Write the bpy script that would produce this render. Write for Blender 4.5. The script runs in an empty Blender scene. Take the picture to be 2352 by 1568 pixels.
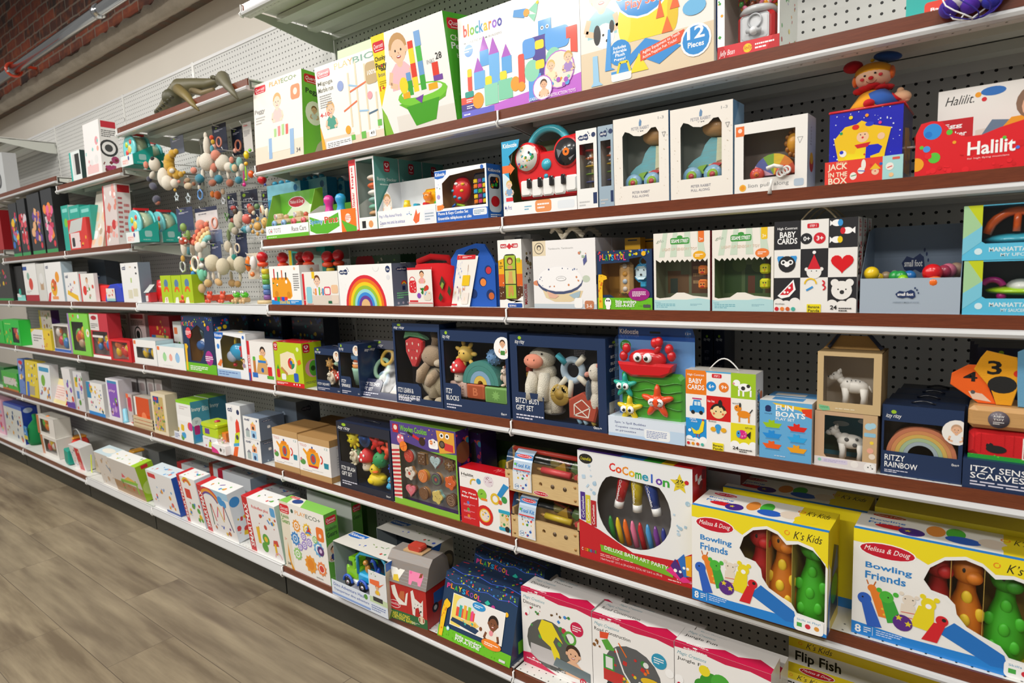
import bpy,math,random
from mathutils import Vector,Matrix
from mathutils.geometry import tessellate_polygon
S=1.22
R_=math.radians
# ---------------------------------------------------------------- camera, world, lights, exposure
YAW,PIT,ROL,FPX,X0=0.6602,-0.1262,-0.0422,1457.0,-0.9203*S
CAMP=Vector((0,-1.1707*S,0))
fw=Vector((-math.sin(YAW)*math.cos(PIT),math.cos(YAW)*math.cos(PIT),math.sin(PIT)))
rt=Vector((math.cos(YAW),math.sin(YAW),0));up=rt.cross(fw)
rt,up=math.cos(ROL)*rt+math.sin(ROL)*up,-math.sin(ROL)*rt+math.cos(ROL)*up
sc=bpy.context.scene
cam=bpy.data.cameras.new('camera');camo=bpy.data.objects.new('camera',cam);sc.collection.objects.link(camo)
M=Matrix((rt,up,-fw)).transposed().to_4x4();M.translation=CAMP;camo.matrix_world=M
cam.sensor_width=36;cam.lens=FPX/2352*36;cam.clip_start=.05
cam.dof.use_dof=True;cam.dof.focus_distance=1.75;cam.dof.aperture_fstop=5.0
sc.camera=camo
sc.view_settings.view_transform='Standard';sc.view_settings.look='None';sc.view_settings.gamma=1
sc.view_settings.exposure=0.0
w=bpy.data.worlds.new('world');sc.world=w;w.use_nodes=True
w.node_tree.nodes['Background'].inputs[0].default_value=(1,.97,.92,1);w.node_tree.nodes['Background'].inputs[1].default_value=.2
def area(x,y,z,sx,sy,e,tx=None,col=(1,.96,.9)):
 l=bpy.data.lights.new('ceiling_panel_light','AREA');l.shape='RECTANGLE';l.size=sx;l.size_y=sy;l.energy=e;l.color=col
 o=bpy.data.objects.new('ceiling_panel_light',l);sc.collection.objects.link(o);o.location=(x,y,z)
 d=Vector(tx or(x,y,z-1))-o.location;o.rotation_euler=d.to_track_quat('-Z','Y').to_euler()
for lx,e in((-6.2,34),(-4.4,38),(-2.7,42),(-1.1,36),(.6,30)):
 area(lx,-1.3,2.0,.9,.35,e*.72);area(lx,-3.3,2.0,.9,.35,e*1.3)
 # ---------------------------------------------------------------- measuring helpers
def proj(p):
 q=Vector(p)-CAMP;z=q.dot(fw)
 return 1176+FPX*q.dot(rt)/z,784-FPX*q.dot(up)/z
def ray(px,py):return(fw*FPX+rt*(px-1176)-up*(py-784)).normalized()
def X_at(px,y,z,d=(1,0),x0=0.):
 a=fw*(px-1176)-rt*FPX
 o=Vector((x0,y,z))-CAMP;v=Vector((d[0],d[1],0))
 return-a.dot(o)/a.dot(v)
def Z_at(py,x,y):
 b=fw*(784-py)-up*FPX;o=Vector((x,y,0))-CAMP
 return-b.dot(o)/b.z
def on_plane(px,py,axis,val):
 d=ray(px,py);t=(val-CAMP[axis])/d[axis];return CAMP+d*t
 # ---------------------------------------------------------------- colours and materials
def lin(c):return c/12.92 if c<=.04045 else((c+.055)/1.055)**2.4
_cc={}
def C(h):
 if isinstance(h,tuple):return h
 if h not in _cc:
  s=''.join(a*2 for a in h) if len(h)==3 else h
  _cc[h]=tuple(lin(int(s[i:i+2],16)/255) for i in(0,2,4))
 return _cc[h]
class N:
 def __init__(s,name):
  s.m=bpy.data.materials.new(name);s.m.use_nodes=True;s.t=s.m.node_tree;s.b=s.t.nodes['Principled BSDF'];s.out=s.t.nodes['Material Output']
 def n(s,k,**kw):
  x=s.t.nodes.new(k)
  for a,b in kw.items():
   if a.startswith('_'):setattr(x,a[1:],b)
   else:x.inputs[a.replace('0_',' ') if not a.isdigit() else int(a)].default_value=b
  return x
 def l(s,a,b):s.t.links.new(a,b)
 def set(s,**kw):
  for a,b in kw.items():s.b.inputs[a.replace('_',' ')].default_value=b
  return s
 def math(s,op,a,b=0,clamp=False):
  x=s.t.nodes.new('ShaderNodeMath');x.operation=op;x.use_clamp=clamp
  for i,v in enumerate((a,b)):
   if isinstance(v,(int,float)):x.inputs[i].default_value=v
   else:s.l(v,x.inputs[i])
  return x.outputs[0]
 def mix(s,f,a,b):
  x=s.t.nodes.new('ShaderNodeMix');x.data_type='RGBA'
  for i,v in((0,f),(6,a),(7,b)):
   if isinstance(v,(int,float)):x.inputs[i].default_value=v
   elif isinstance(v,tuple):x.inputs[i].default_value=(*v,1)
   else:s.l(v,x.inputs[i])
  return x.outputs[2]
 def noise(s,scale,detail=3,vec=None,rough=.5):
  x=s.n('ShaderNodeTexNoise');x.inputs['Scale'].default_value=scale;x.inputs['Detail'].default_value=detail;x.inputs['Roughness'].default_value=rough
  if vec is not None:s.l(vec,x.inputs['Vector'])
  return x.outputs[0]
 def coord(s,sc=(1,1,1)):
  t=s.n('ShaderNodeTexCoord');m=s.n('ShaderNodeMapping');s.l(t.outputs['Object'],m.inputs[0]);m.inputs['Scale'].default_value=sc;return m.outputs[0]
 def bump(s,h,st=.3,d=.01):
  x=s.n('ShaderNodeBump');x.inputs['Strength'].default_value=st;x.inputs['Distance'].default_value=d;s.l(h,x.inputs['Height']);s.l(x.outputs[0],s.b.inputs['Normal'])
 def col(s,c):s.l(c,s.b.inputs['Base Color'])
def attr_mat(name,rough,coat=0.,sheen=0.,bump=None,spec=.5,metal=0.,sss=0.):
 k=N(name);a=k.n('ShaderNodeAttribute',_attribute_name='Col');k.col(a.outputs['Color'])
 k.set(Roughness=rough,Metallic=metal);k.b.inputs['Coat Weight'].default_value=coat;k.b.inputs['Coat Roughness'].default_value=.08
 k.b.inputs['Sheen Weight'].default_value=sheen;k.b.inputs['Specular IOR Level'].default_value=spec
 if bump:k.bump(k.noise(bump[0],4,k.coord()),bump[1],bump[2])
 return k.m
CARD=attr_mat('printed_card',.38,.25,bump=(9,.12,.004))
PLAS=attr_mat('moulded_plastic',.28,.5)
PLUSH=attr_mat('plush_fabric',.95,0,.35,(420,.9,.004),.2)
CLOTH=attr_mat('woven_cloth',.85,0,.1,(900,.5,.0015),.3)
RUBB=attr_mat('soft_silicone',.5)
KRAFT=attr_mat('kraft_card',.75,bump=(200,.2,.0006),spec=.3)
METP=attr_mat('painted_steel',.35,.15)
CHROM=attr_mat('polished_metal',.12,metal=1.)
def toywood():
 k=N('smooth_wood');a=k.n('ShaderNodeAttribute',_attribute_name='Col');g=k.noise(30,4,k.coord((1,6,14)))
 k.col(k.mix(k.math('MULTIPLY',g,.5),a.outputs['Color'],(.32,.17,.07)));k.set(Roughness=.42);k.b.inputs['Coat Weight'].default_value=.25;return k.m
WOOD=toywood()
def film(name,tint,gl):
 k=N(name);k.t.nodes.remove(k.b);tr=k.n('ShaderNodeBsdfTransparent');tr.inputs[0].default_value=(*tint,1)
 g=k.n('ShaderNodeBsdfGlossy');g.inputs['Roughness'].default_value=.13;fr=k.n('ShaderNodeLayerWeight');fr.inputs[0].default_value=.5
 b=k.n('ShaderNodeBump');b.inputs['Strength'].default_value=.22;b.inputs['Distance'].default_value=.01;k.l(k.noise(11,2,k.coord()),b.inputs['Height'])
 k.l(b.outputs[0],g.inputs['Normal']);k.l(b.outputs[0],fr.inputs['Normal']);pw=k.math('ADD',k.math('MULTIPLY',k.math('POWER',fr.outputs['Facing'],4),.75),.035)
 m=k.n('ShaderNodeMixShader');k.l(k.math('MULTIPLY',pw,gl,True),m.inputs[0]);k.l(tr.outputs[0],m.inputs[1]);k.l(g.outputs[0],m.inputs[2]);k.l(m.outputs[0],k.out.inputs[0]);return k.m
FILM=film('clear_film',(.97,.97,.97),1.0)
# ---------------------------------------------------------------- mesh builder: coloured faces
_tc={}
def text_geo(s,style):
 k=(s,style)
 if k not in _tc:
  cu=bpy.data.curves.new('t','FONT');cu.body=s;cu.resolution_u=2;cu.offset=.022 if 'b' in style else(.0 if 'i' in style else.006)
  if 'i' in style:cu.shear=.35
  ob=bpy.data.objects.new('t',cu);me=bpy.data.meshes.new_from_object(ob)
  vs=[(v.co.x,v.co.y) for v in me.vertices];fs=[tuple(p.vertices) for p in me.polygons]
  bpy.data.objects.remove(ob);bpy.data.curves.remove(cu);bpy.data.meshes.remove(me)
  if not vs:vs=[(0,0),(1,0),(1,1)];fs=[]
  xa=min(v[0] for v in vs);xb=max(v[0] for v in vs);ya=min(v[1] for v in vs);yb=max(v[1] for v in vs)
  _tc[k]=[((x-xa)/(xb-xa+1e-9),(y-ya)/(yb-ya+1e-9)) for x,y in vs],fs
 return _tc[k]
class MB:
 def __init__(s):s.v=[];s.f=[];s.c=[];s.sm=[]
 def add(s,vs,fs,col,sm=False):
  o=len(s.v);s.v+=[tuple(v) for v in vs];c=C(col)
  for f in fs:s.f.append([o+i for i in f]);s.c.append(c);s.sm.append(sm)
 def box(s,x,y,z,a,b,c,col,rot=None):
  v=[Vector((i,j,k)) for i in(x,a) for j in(y,b) for k in(z,c)]
  if rot:cc=Vector(((x+a)/2,(y+b)/2,(z+c)/2));v=[rot@(p-cc)+cc for p in v]
  s.add(v,[(0,1,3,2),(4,6,7,5),(0,4,5,1),(2,3,7,6),(0,2,6,4),(1,5,7,3)],col)
 def rbox(s,x,y,z,a,b,c,col,r=.004,rot=None):
  s.prism([(x+r,z),(a-r,z),(a,z+r),(a,c-r),(a-r,c),(x+r,c),(x,c-r),(x,z+r)],y,b,col,bev=r,rot=rot)
 def ell(s,c,r,col,rot=None,n=14,m=9):
  if isinstance(r,(int,float)):r=(r,r,r)
  vs=[];fs=[];c=Vector(c)
  for i in range(1,m):
   t=math.pi*i/m
   for j in range(n):
    p=Vector((r[0]*math.sin(t)*math.cos(2*math.pi*j/n),r[1]*math.sin(t)*math.sin(2*math.pi*j/n),r[2]*math.cos(t)))
    vs.append(c+(rot@p if rot else p))
  tp=Vector((0,0,r[2]));a=len(vs);vs+=[c+(rot@tp if rot else tp),c-(rot@tp if rot else tp)]
  for i in range(m-2):
   for j in range(n):k=(j+1)%n;fs.append((i*n+j,(i+1)*n+j,(i+1)*n+k,i*n+k))
  for j in range(n):k=(j+1)%n;fs.append((a,j,k));fs.append((a+1,(m-2)*n+k,(m-2)*n+j))
  s.add(vs,fs,col,True)
 def tube(s,pts,r,col,n=8,closed=False,cap=True):
  P=[Vector(p) for p in pts];m=len(P);rr=r if isinstance(r,(list,tuple)) else[r]*m;vs=[];fs=[];pu=None
  for i in range(m):
   d=(P[(i+1)%m]-P[i-1]) if closed else(P[min(i+1,m-1)]-P[max(i-1,0)])
   d.normalize();u=d.orthogonal() if pu is None else pu-d*pu.dot(d);u.normalize();pu=u;q=d.cross(u)
   for j in range(n):a=2*math.pi*j/n;vs.append(P[i]+(u*math.cos(a)+q*math.sin(a))*rr[i])
  for i in range(m if closed else m-1):
   for j in range(n):k=(j+1)%n;i2=(i+1)%m;fs.append((i*n+j,i*n+k,i2*n+k,i2*n+j))
  if cap and not closed:fs+=[tuple(range(n-1,-1,-1)),tuple((m-1)*n+j for j in range(n))]
  s.add(vs,fs,col,True)
 def cyl(s,a,b,r,col,n=16,r2=None):
  s.tube([a,b],[r,r if r2 is None else r2],col,n)
 def ring(s,c,Rr,r,col,ax='y',a0=0,a1=360,n=20):
  c=Vector(c);cl=a1-a0>=360;pts=[]
  for i in range(n if cl else n+1):
   t=R_(a0+(a1-a0)*i/n);ca,sa=math.cos(t)*Rr,math.sin(t)*Rr
   pts.append(c+Vector((ca,0,sa) if ax=='y' else(ca,sa,0) if ax=='z' else(0,ca,sa)))
  s.tube(pts,r,col,8,closed=cl)
 def lathe(s,c,prof,col,n=16,ax='z'):
  c=Vector(c);vs=[];fs=[]
  for r,h in prof:
   for j in range(n):
    a=2*math.pi*j/n;p=(r*math.cos(a),r*math.sin(a),h) if ax=='z' else(r*math.cos(a),h,r*math.sin(a));vs.append(c+Vector(p))
  for i in range(len(prof)-1):
   for j in range(n):k=(j+1)%n;fs.append((i*n+j,i*n+k,(i+1)*n+k,(i+1)*n+j))
  fs+=[tuple(range(n-1,-1,-1)),tuple((len(prof)-1)*n+j for j in range(n))]
  s.add(vs,fs,col,True)
 def prism(s,poly,y0,y1,col,bev=0,rot=None,front=None):
  n=len(poly);cx=sum(p[0] for p in poly)/n;cz=sum(p[1] for p in poly)/n
  def ringv(y,sh):return[Vector((cx+(x-cx)*(1-sh/max(1e-6,abs(x-cx))) if abs(x-cx)>sh*2 else x,y,cz+(z-cz)*(1-sh/max(1e-6,abs(z-cz))) if abs(z-cz)>sh*2 else z)) for x,z in poly]
  L=[ringv(y0,bev),ringv(y0+bev,0),ringv(y1-bev,0),ringv(y1,bev)] if bev else[ringv(y0,0),ringv(y1,0)]
  if rot:cc=Vector((cx,(y0+y1)/2,cz));L=[[rot@(p-cc)+cc for p in l] for l in L]
  vs=[p for l in L for p in l];fs=[]
  for i in range(len(L)-1):
   for j in range(n):k=(j+1)%n;fs.append((i*n+j,i*n+k,(i+1)*n+k,(i+1)*n+j))
  s.add(vs,fs,col);s.add(L[0],[tuple(range(n))],front or col);s.add(L[-1],[tuple(range(n-1,-1,-1))],col)
 def build(s,name,mat,parent=None,loc=None):
  me=bpy.data.meshes.new(name);me.from_pydata(s.v,[],s.f)
  a=me.attributes.new('Col','FLOAT_COLOR','FACE');a.data.foreach_set('color',[q for c in s.c for q in(*c,1.)])
  me.polygons.foreach_set('use_smooth',s.sm);me.materials.append(mat);me.update()
  o=bpy.data.objects.new(name,me);sc.collection.objects.link(o)
  if parent:o.parent=parent
  if loc:o.location=loc
  return o
def tag(o,label=None,cat=None,group=None,kind=None):
 for k,v in(('label',label),('category',cat),('group',group),('kind',kind)):
  if v:o[k]=v
 return o
def smooth_box():pass
# ---------------------------------------------------------------- printed artwork on a face
class Face:
 def __init__(s,mb,o,u,v,w,h,n):s.mb,s.o,s.u,s.v,s.w,s.h,s.n,s.k=mb,Vector(o),Vector(u),Vector(v),w,h,Vector(n),0
 def P(s,x,y):x=min(max(x,0),1);y=min(max(y,0),1);return s.o+s.u*(x*s.w)+s.v*(y*s.h)+s.n*(.0002+.00002*s.k)
 def poly(s,pts,col):s.k+=1;s.mb.add([s.P(*p) for p in pts],[tuple(range(len(pts)))],col)
 def el(s,x,y,rx,ry,col,n=18):s.poly([(x+rx*math.cos(2*math.pi*i/n),y+ry*math.sin(2*math.pi*i/n)) for i in range(n)],col)
 def circ(s,x,y,r,col,n=18):s.el(x,y,r*s.h/s.w,r,col,n)
 def text(s,x,y,w,h,col,t,style='',rot=0):
  vs,fs=text_geo(t,style);s.k+=1
  if rot==90:q=[s.P(x+w*(1-b),y+h*a) for a,b in vs]
  elif rot:ca,sa=math.cos(R_(rot)),math.sin(R_(rot));q=[s.P(x+(a*w*s.w*ca-b*h*s.h*sa)/s.w,y+(a*w*s.w*sa+b*h*s.h*ca)/s.h) for a,b in vs]
  else:q=[s.P(x+a*w,y+b*h) for a,b in vs]
  s.mb.add(q,fs,col)
 def line(s,col,wd,pts):
  s.k+=1
  for(x0,y0),(x1,y1) in zip(pts,pts[1:]):
   dx,dy=(x1-x0)*s.w,(y1-y0)*s.h;L=math.hypot(dx,dy)+1e-9;nx,ny=-dy/L*wd*s.h/2/s.w,dx/L*wd/2
   s.mb.add([s.P(x0+nx,y0+ny),s.P(x1+nx,y1+ny),s.P(x1-nx,y1-ny),s.P(x0-nx,y0-ny)],[(0,1,2,3)],col)
 def arc(s,x,y,r1,r2,a0,a1,col,n=18):
  s.k+=1;k=s.h/s.w;vs=[]
  for i in range(n+1):
   t=R_(a0+(a1-a0)*i/n)
   for r in(r1,r2):vs.append(s.P(x+r*k*math.cos(t),y+r*math.sin(t)))
  s.mb.add(vs,[(2*i,2*i+1,2*i+3,2*i+2) for i in range(n)],col)
 def star(s,x,y,r,col,n=5,q=.45,a=90):
  k=s.h/s.w;s.poly([(x+(r if i%2==0 else r*q)*k*math.cos(R_(a+180*i/n)),y+(r if i%2==0 else r*q)*math.sin(R_(a+180*i/n))) for i in range(2*n)],col)
 def kid(s,x,y,r,skin='eab894',hair='8a5a30',shirt='c86',arms=1):
  k=s.h/s.w;X=lambda a:x+a*r*k
  s.poly([(X(-1.25),y-2.9*r),(X(1.25),y-2.9*r),(X(1.15),y-1.5*r),(X(.5),y-.95*r),(X(-.5),y-.95*r),(X(-1.15),y-1.5*r)],shirt)
  if arms:
   s.line(skin,.42*r,[(X(-1.1),y-1.5*r),(X(-1.4),y-2.4*r),(X(-.6),y-2.7*r)]);s.line(skin,.42*r,[(X(1.1),y-1.5*r),(X(1.4),y-2.4*r),(X(.6),y-2.7*r)])
  s.el(x,y-.9*r,.35*r*k,.4*r,skin)
  s.el(x,y+.16*r,1.02*r*k,1.06*r,hair);s.el(x-.9*r*k,y-.1*r,.16*r*k,.24*r,skin);s.el(x+.9*r*k,y-.1*r,.16*r*k,.24*r,skin)
  s.el(x,y-.14*r,.82*r*k,.88*r,skin)
  for q in(-.32,.32):s.el(X(q),y-.05*r,.09*r*k,.1*r,'3a2418',8)
  s.line('c8866a',.07*r,[(X(-.05),y-.2*r),(X(.07),y-.3*r)])
  s.el(X(0),y-.52*r,.26*r*k,.12*r,'a8403c',10);s.el(X(0),y-.49*r,.2*r*k,.05*r,'fff',8)
 def gear(s,x,y,r,c1,c2='fff',n=10):
  s.star(x,y,r,c1,n,.78);s.circ(x,y,r*.55,c2);s.circ(x,y,r*.38,c1);s.circ(x,y,r*.14,c2)
 def run(s,src):
  for cmd in src.replace('\n',';').split(';'):
   q=cmd.split()
   if not q:continue
   k=q[0];F=lambda a,b:[float(i) for i in q[a:b]]
   if k=='f':s.poly([(0,0),(1,0),(1,1),(0,1)],q[1])
   elif k=='r':x,y,w_,h_=F(1,5);s.poly([(x,y),(x+w_,y),(x+w_,y+h_),(x,y+h_)],q[5])
   elif k=='R':
    x,y,w_,h_=F(1,5);ry=min(h_/2,w_*s.w/s.h/2)*.5;rx=ry*s.h/s.w;pts=[]
    for cx,cy,a in((x+w_-rx,y+h_-ry,0),(x+rx,y+h_-ry,90),(x+rx,y+ry,180),(x+w_-rx,y+ry,270)):
     pts+=[(cx+rx*math.cos(R_(a+t)),cy+ry*math.sin(R_(a+t))) for t in(0,30,60,90)]
    s.poly(pts,q[5])
   elif k=='o':s.el(*F(1,5),q[5])
   elif k=='c':s.circ(*F(1,4),q[4])
   elif k=='p':a=F(2,None);s.poly(list(zip(a[::2],a[1::2])),q[1])
   elif k=='l':a=F(3,None);s.line(q[1],float(q[2]),list(zip(a[::2],a[1::2])))
   elif k[0]=='t':
    x,y,w_,h_=F(1,5);rot=0;st=k[1:]
    if 'v' in st:rot=90
    j=6
    if 'a' in st:rot=float(q[6]);j=7
    s.text(x,y,w_,h_,q[5],' '.join(q[j:]),st.replace('v','').replace('a',''),rot)
   elif k=='a':s.arc(*F(1,7),q[7])
   elif k=='s':s.star(*F(1,4),q[4],int(q[5]) if len(q)>5 else 5,float(q[6]) if len(q)>6 else.45)
   elif k=='g':s.gear(*F(1,4),*q[4:6])
   elif k=='k':s.kid(*F(1,4),*q[4:7])
   elif k=='h':
    x,y,r=F(1,4);kk=s.h/s.w;s.poly([(x+r*kk*.062*16*math.sin(t)**3,y+r*.062*(13*math.cos(t)-5*math.cos(2*t)-2*math.cos(3*t)-math.cos(4*t))) for t in[i*math.pi/12 for i in range(24)]],q[4])
   elif k=='n':
    rnd=random.Random(int(q[1]));x,y,w_,h_,sz=F(3,8)
    for i in range(int(q[2])):
     a,b=x+rnd.random()*w_,y+rnd.random()*h_;c=rnd.choice(q[8:]);z=sz*(.5+rnd.random()*.8);t=rnd.random()
     if t<.4:s.circ(a,b,z,c,9)
     elif t<.7:s.star(a,b,z,c,4,.75,rnd.random()*90)
     else:s.line(c,z*.8,[(a,b),(a+(rnd.random()-.5)*3*z,b+(rnd.random()-.5)*3*z)])
   elif k=='w':
    x,y,w_,h_=F(1,5);n=int(q[6]);rnd=random.Random(int(x*997+y*131));wl=h_/n
    for i in range(n):
     a=x;yy=y+h_-wl*(i+.7)
     lim=x+w_*(1 if i<n-1 else.6)
     while a<lim-w_*.06:
      ww=min(w_*(.06+.13*rnd.random()),lim-a);s.poly([(a,yy),(a+ww,yy),(a+ww,yy+wl*.45),(a,yy+wl*.45)],q[5]);a+=ww+w_*.025;s.k-=1
   else:print('bad art',cmd)
def carton_faces(mb,w,d,h):
 return dict(F=Face(mb,(0,0,0),(1,0,0),(0,0,1),w,h,(0,-1,0)),R=Face(mb,(w,0,0),(0,1,0),(0,0,1),d,h,(1,0,0)),T=Face(mb,(0,0,h),(1,0,0),(0,1,0),w,d,(0,0,1)),L=Face(mb,(0,d,0),(0,-1,0),(0,0,1),d,h,(-1,0,0)))
def wall_poly(mb,outer,hole,y,col,t=.0012):
 if len(outer)==4:
  n=len(hole);W,H=outer[2];l=min(range(n),key=lambda i:hole[i][0]);r=max(range(n),key=lambda i:hole[i][0])
  lo=[hole[(l+i)%n] for i in range((r-l)%n+1)];hi=[hole[(r+i)%n] for i in range((l-r)%n+1)]
  A=[(0,0),(W,0),(W,lo[-1][1])]+lo[::-1]+[(0,lo[0][1])];B=[(0,hi[-1][1])]+hi[::-1]+[(W,hi[0][1]),(W,H),(0,H)]
  for P in(A,B):
   mb.add([(a,y,b) for a,b in P],[tuple(range(len(P)))],col);mb.add([(a,y+t,b) for a,b in P],[tuple(range(len(P)-1,-1,-1))],col)
  mb.add([(a,y,b) for a,b in hole]+[(a,y+t,b) for a,b in hole],[(i,(i+1)%n,n+(i+1)%n,n+i) for i in range(n)],col);return
 for yy,flip in((y,False),(y+t,True)):
  pv=[[Vector((a,b,0)) for a,b in outer],[Vector((a,b,0)) for a,b in hole]];tri=tessellate_polygon(pv);fl=[*outer,*hole]
  fs=[]
  for a,b,c in tri:
   n=(fl[b][0]-fl[a][0])*(fl[c][1]-fl[a][1])-(fl[b][1]-fl[a][1])*(fl[c][0]-fl[a][0])
   fs.append((a,b,c) if(n>0)!=flip else(c,b,a))
  mb.add([(a,yy,b) for a,b in fl],fs,col)
 n=len(hole);mb.add([(a,y,b) for a,b in hole]+[(a,y+t,b) for a,b in hole],[(i,(i+1)%n,n+(i+1)%n,n+i) for i in range(n)],col)
SH={}
def solve(shelf,xl,xr,yt,y0,yaw,xt,z0):
 z=(SH[shelf] if isinstance(shelf,str) else shelf)-.0005+(z0 or 0)
 x=X_at(xl,y0,z);c,s=math.cos(R_(yaw)),math.sin(R_(yaw));w=X_at(xr,y0,z,(c,s),x)
 h=Z_at(yt,x,y0)-z;lean=0
 if xt:
  best=None
  for i in range(-60,181):
   a=R_(i*.2)
   # direction of the leaning edge: back along local y
   dy=Vector((-s*math.sin(a),c*math.sin(a),math.cos(a)))
   lo=X_at_dir(yt,Vector((x,y0,z)),dy);p=Vector((x,y0,z))+dy*lo;e=abs(proj(p)[0]-xt)
   if best is None or e<best[0]:best=(e,a,lo)
  lean,h=best[1],best[2]
 return x,y0,z,w,h,c,s,lean
def X_at_dir(py,o,v):
 b=fw*(784-py)-up*FPX;return-b.dot(o-CAMP)/b.dot(v)
LOG=[]
def carton(name,label,cat,shelf,xl,xr,yt,y0=.02,d=.1,F='',R='',T='',base='fff',sides=None,yaw=0,xt=0,z0=0,win=None,inner='ddd',group=None,mat=None,L='',h=None,film_on=True,lid=True,yb=None,part_of=None):
 """a printed card box; win = list of (u,v) of the window in its front; sides = colour of the other faces"""
 if yb:y0=on_plane(xl,yb,2,(SH[shelf] if isinstance(shelf,str) else shelf)-.0005+z0)[1]
 x,y,z,w_,hh,c,s,lean=solve(shelf,xl,xr,yt,y0,yaw,xt,z0)
 if h:hh=h
 h=hh;mb=MB();sd=sides or base;e=.0008
 if win:
  if sum(a[0]*b[1]-b[0]*a[1] for a,b in zip(win,win[1:]+win[:1]))<0:win=win[::-1]
  hole=[(u*w_,v*h) for u,v in win]
  wall_poly(mb,[(0,0),(w_,0),(w_,h),(0,h)],hole,0,base)
  for bx,cc in(((0,.0012,0,e,d,h),sd),((w_-e,.0012,0,w_,d,h),sd),((0,.0012,0,w_,d,e),sd),((0,d-e,0,w_,d,h),inner)):mb.box(*bx,cc)
  if lid:mb.box(0,.0012,h-e,w_,d,h,sd)
  mb.add([(e*1.5,d-e*2,e),(w_-e*1.5,d-e*2,e),(w_-e*1.5,d-e*2,h-e),(e*1.5,d-e*2,h-e)],[(0,1,2,3)],inner)
  mb.add([(e*2,.003,e*2),(e*2,d-e,e*2),(e*2,d-e,h-e*2),(e*2,.003,h-e*2)],[(0,1,2,3)],inner)
  mb.add([(w_-e*2,.003,e*2),(w_-e*2,d-e,e*2),(w_-e*2,d-e,h-e*2),(w_-e*2,.003,h-e*2)],[(0,1,2,3)],inner)
 else:
  mb.box(0,0,0,w_,d,h,sd)
  mb.add([(0,-.0001,0),(w_,-.0001,0),(w_,-.0001,h),(0,-.0001,h)],[(0,1,2,3)],base)
 fs=carton_faces(mb,w_,d,h)
 for k,a in(('F',F),('R',R),('T',T),('L',L)):
  if a:fs[k].run(a)
 if not T:fs['T'].run('l 999 .006 .02 .5 .98 .5')
 o=mb.build(name,mat or CARD);o.location=(x,y,z);o.rotation_euler=(-lean,0,R_(yaw));tag(o,label,cat,group)
 if win and film_on:
  f=MB();us=[p[0] for p in win];vs=[p[1] for p in win]
  a,b,c_,d_=min(us)*w_-.002,max(us)*w_+.002,min(vs)*h-.002,max(vs)*h+.002
  a,b,c_,d_=max(a,.001),min(b,w_-.001),max(c_,.001),min(d_,h-.001);f.add([(a,.0018,c_),(b,.0018,c_),(b,.0018,d_),(a,.0018,d_)],[(0,1,2,3)],'fff');f.build('window_film',FILM,o)
 o['_']=0;del o['_']
 LOG.append((name,round(w_,3),round(h,3),round(math.degrees(lean),1)))
 return o,w_,d,h
RW=lambda a,b,c,d_:[(a,b),(c,b),(c,d_),(a,d_)]
def part(fn,name,mat,parent,label=None):
 m=MB();fn(m);o=m.build(name,mat,parent)
 if label:o['label']=label
 return o
 # ---------------------------------------------------------------- structure
SH.update(s1=.3384*S,s2=.1022*S,s3=-.1087*S,s4=-.3775*S,s5=-.6756*S,s6=-1.005*S,a1=.6088*S,a2=.4544*S,a3=.1414*S,top=.9246*S)
GY=-.0342*S;BY=.3429*S;ZF=SH['s6']-.135
SH['s0']=on_plane(525,14,0,X0-S)[2] if False else Z_at(12,X0-S,0)
SH['e2']=Z_at(404,X0-2.75*S,0);SH['f1']=Z_at(310,X0-3.75*S,0);SH['f2']=Z_at(462,X0-3.75*S,0);SH['f3']=Z_at(573,X0-3.75*S,0)
def trim_mat():
 k=N('brown_wood_laminate');g=k.noise(26,6,k.coord((1.2,9,16)),.65);g2=k.noise(7,2,k.coord((1,3,3)))
 k.col(k.mix(k.math('MULTIPLY',g2,.5),k.mix(g,(.045,.008,.003),(.27,.062,.02)),(.16,.04,.016)));k.set(Roughness=.27);k.b.inputs['Coat Weight'].default_value=.35;return k.m
TRIM=trim_mat()
def white_mat(name,c,r,coat=0.):
 k=N(name);k.set(Roughness=r);n=k.noise(5,3,k.coord());k.col(k.mix(k.math('MULTIPLY',n,.12),c,tuple(a*.8 for a in c)));k.b.inputs['Coat Weight'].default_value=coat;return k.m
SHW=white_mat('shelf_white_enamel',(.74,.74,.71),.38,.2)
RAIL=white_mat('price_rail_aluminium',(.66,.67,.68),.25,.3)
BRK=white_mat('bracket_enamel',(.66,.68,.62),.45)
def holes(k,px,py,r,axes=(0,2),off=(0,0)):
 t=k.n('ShaderNodeTexCoord');sp=k.n('ShaderNodeSeparateXYZ');k.l(t.outputs['Object'],sp.inputs[0]);ds=[]
 for a,p,o in((axes[0],px,off[0]),(axes[1],py,off[1])):
  f=k.math('FRACT',k.math('ADD',k.math('DIVIDE',sp.outputs[a],p),o));q=k.math('MULTIPLY',k.math('SUBTRACT',f,.5),p);ds.append(k.math('MULTIPLY',q,q))
 return k.math('LESS_THAN',k.math('ADD',ds[0],ds[1]),r*r),sp
def peg_mat():
 k=N('pegboard_enamel');m,_=holes(k,.0254,.0254,.0036);n=k.noise(3,2,k.coord())
 k.col(k.mix(m,k.mix(n,(.62,.62,.6),(.7,.7,.68)),(.012,.012,.012)));k.set(Roughness=.5);return k.m
PEG=peg_mat()
def deck_mat():
 k=N('perforated_deck_enamel');m,sp=holes(k,.0254,.0254,.0021,(0,1));band=k.math('LESS_THAN',sp.outputs[1],.06)
 tr=k.n('ShaderNodeBsdfTransparent');mx=k.n('ShaderNodeMixShader');k.l(k.math('MULTIPLY',m,band),mx.inputs[0]);k.l(k.b.outputs[0],mx.inputs[1]);k.l(tr.outputs[0],mx.inputs[2]);k.l(mx.outputs[0],k.out.inputs[0])
 k.b.inputs['Base Color'].default_value=(.74,.74,.71,1);k.set(Roughness=.4);return k.m
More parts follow.
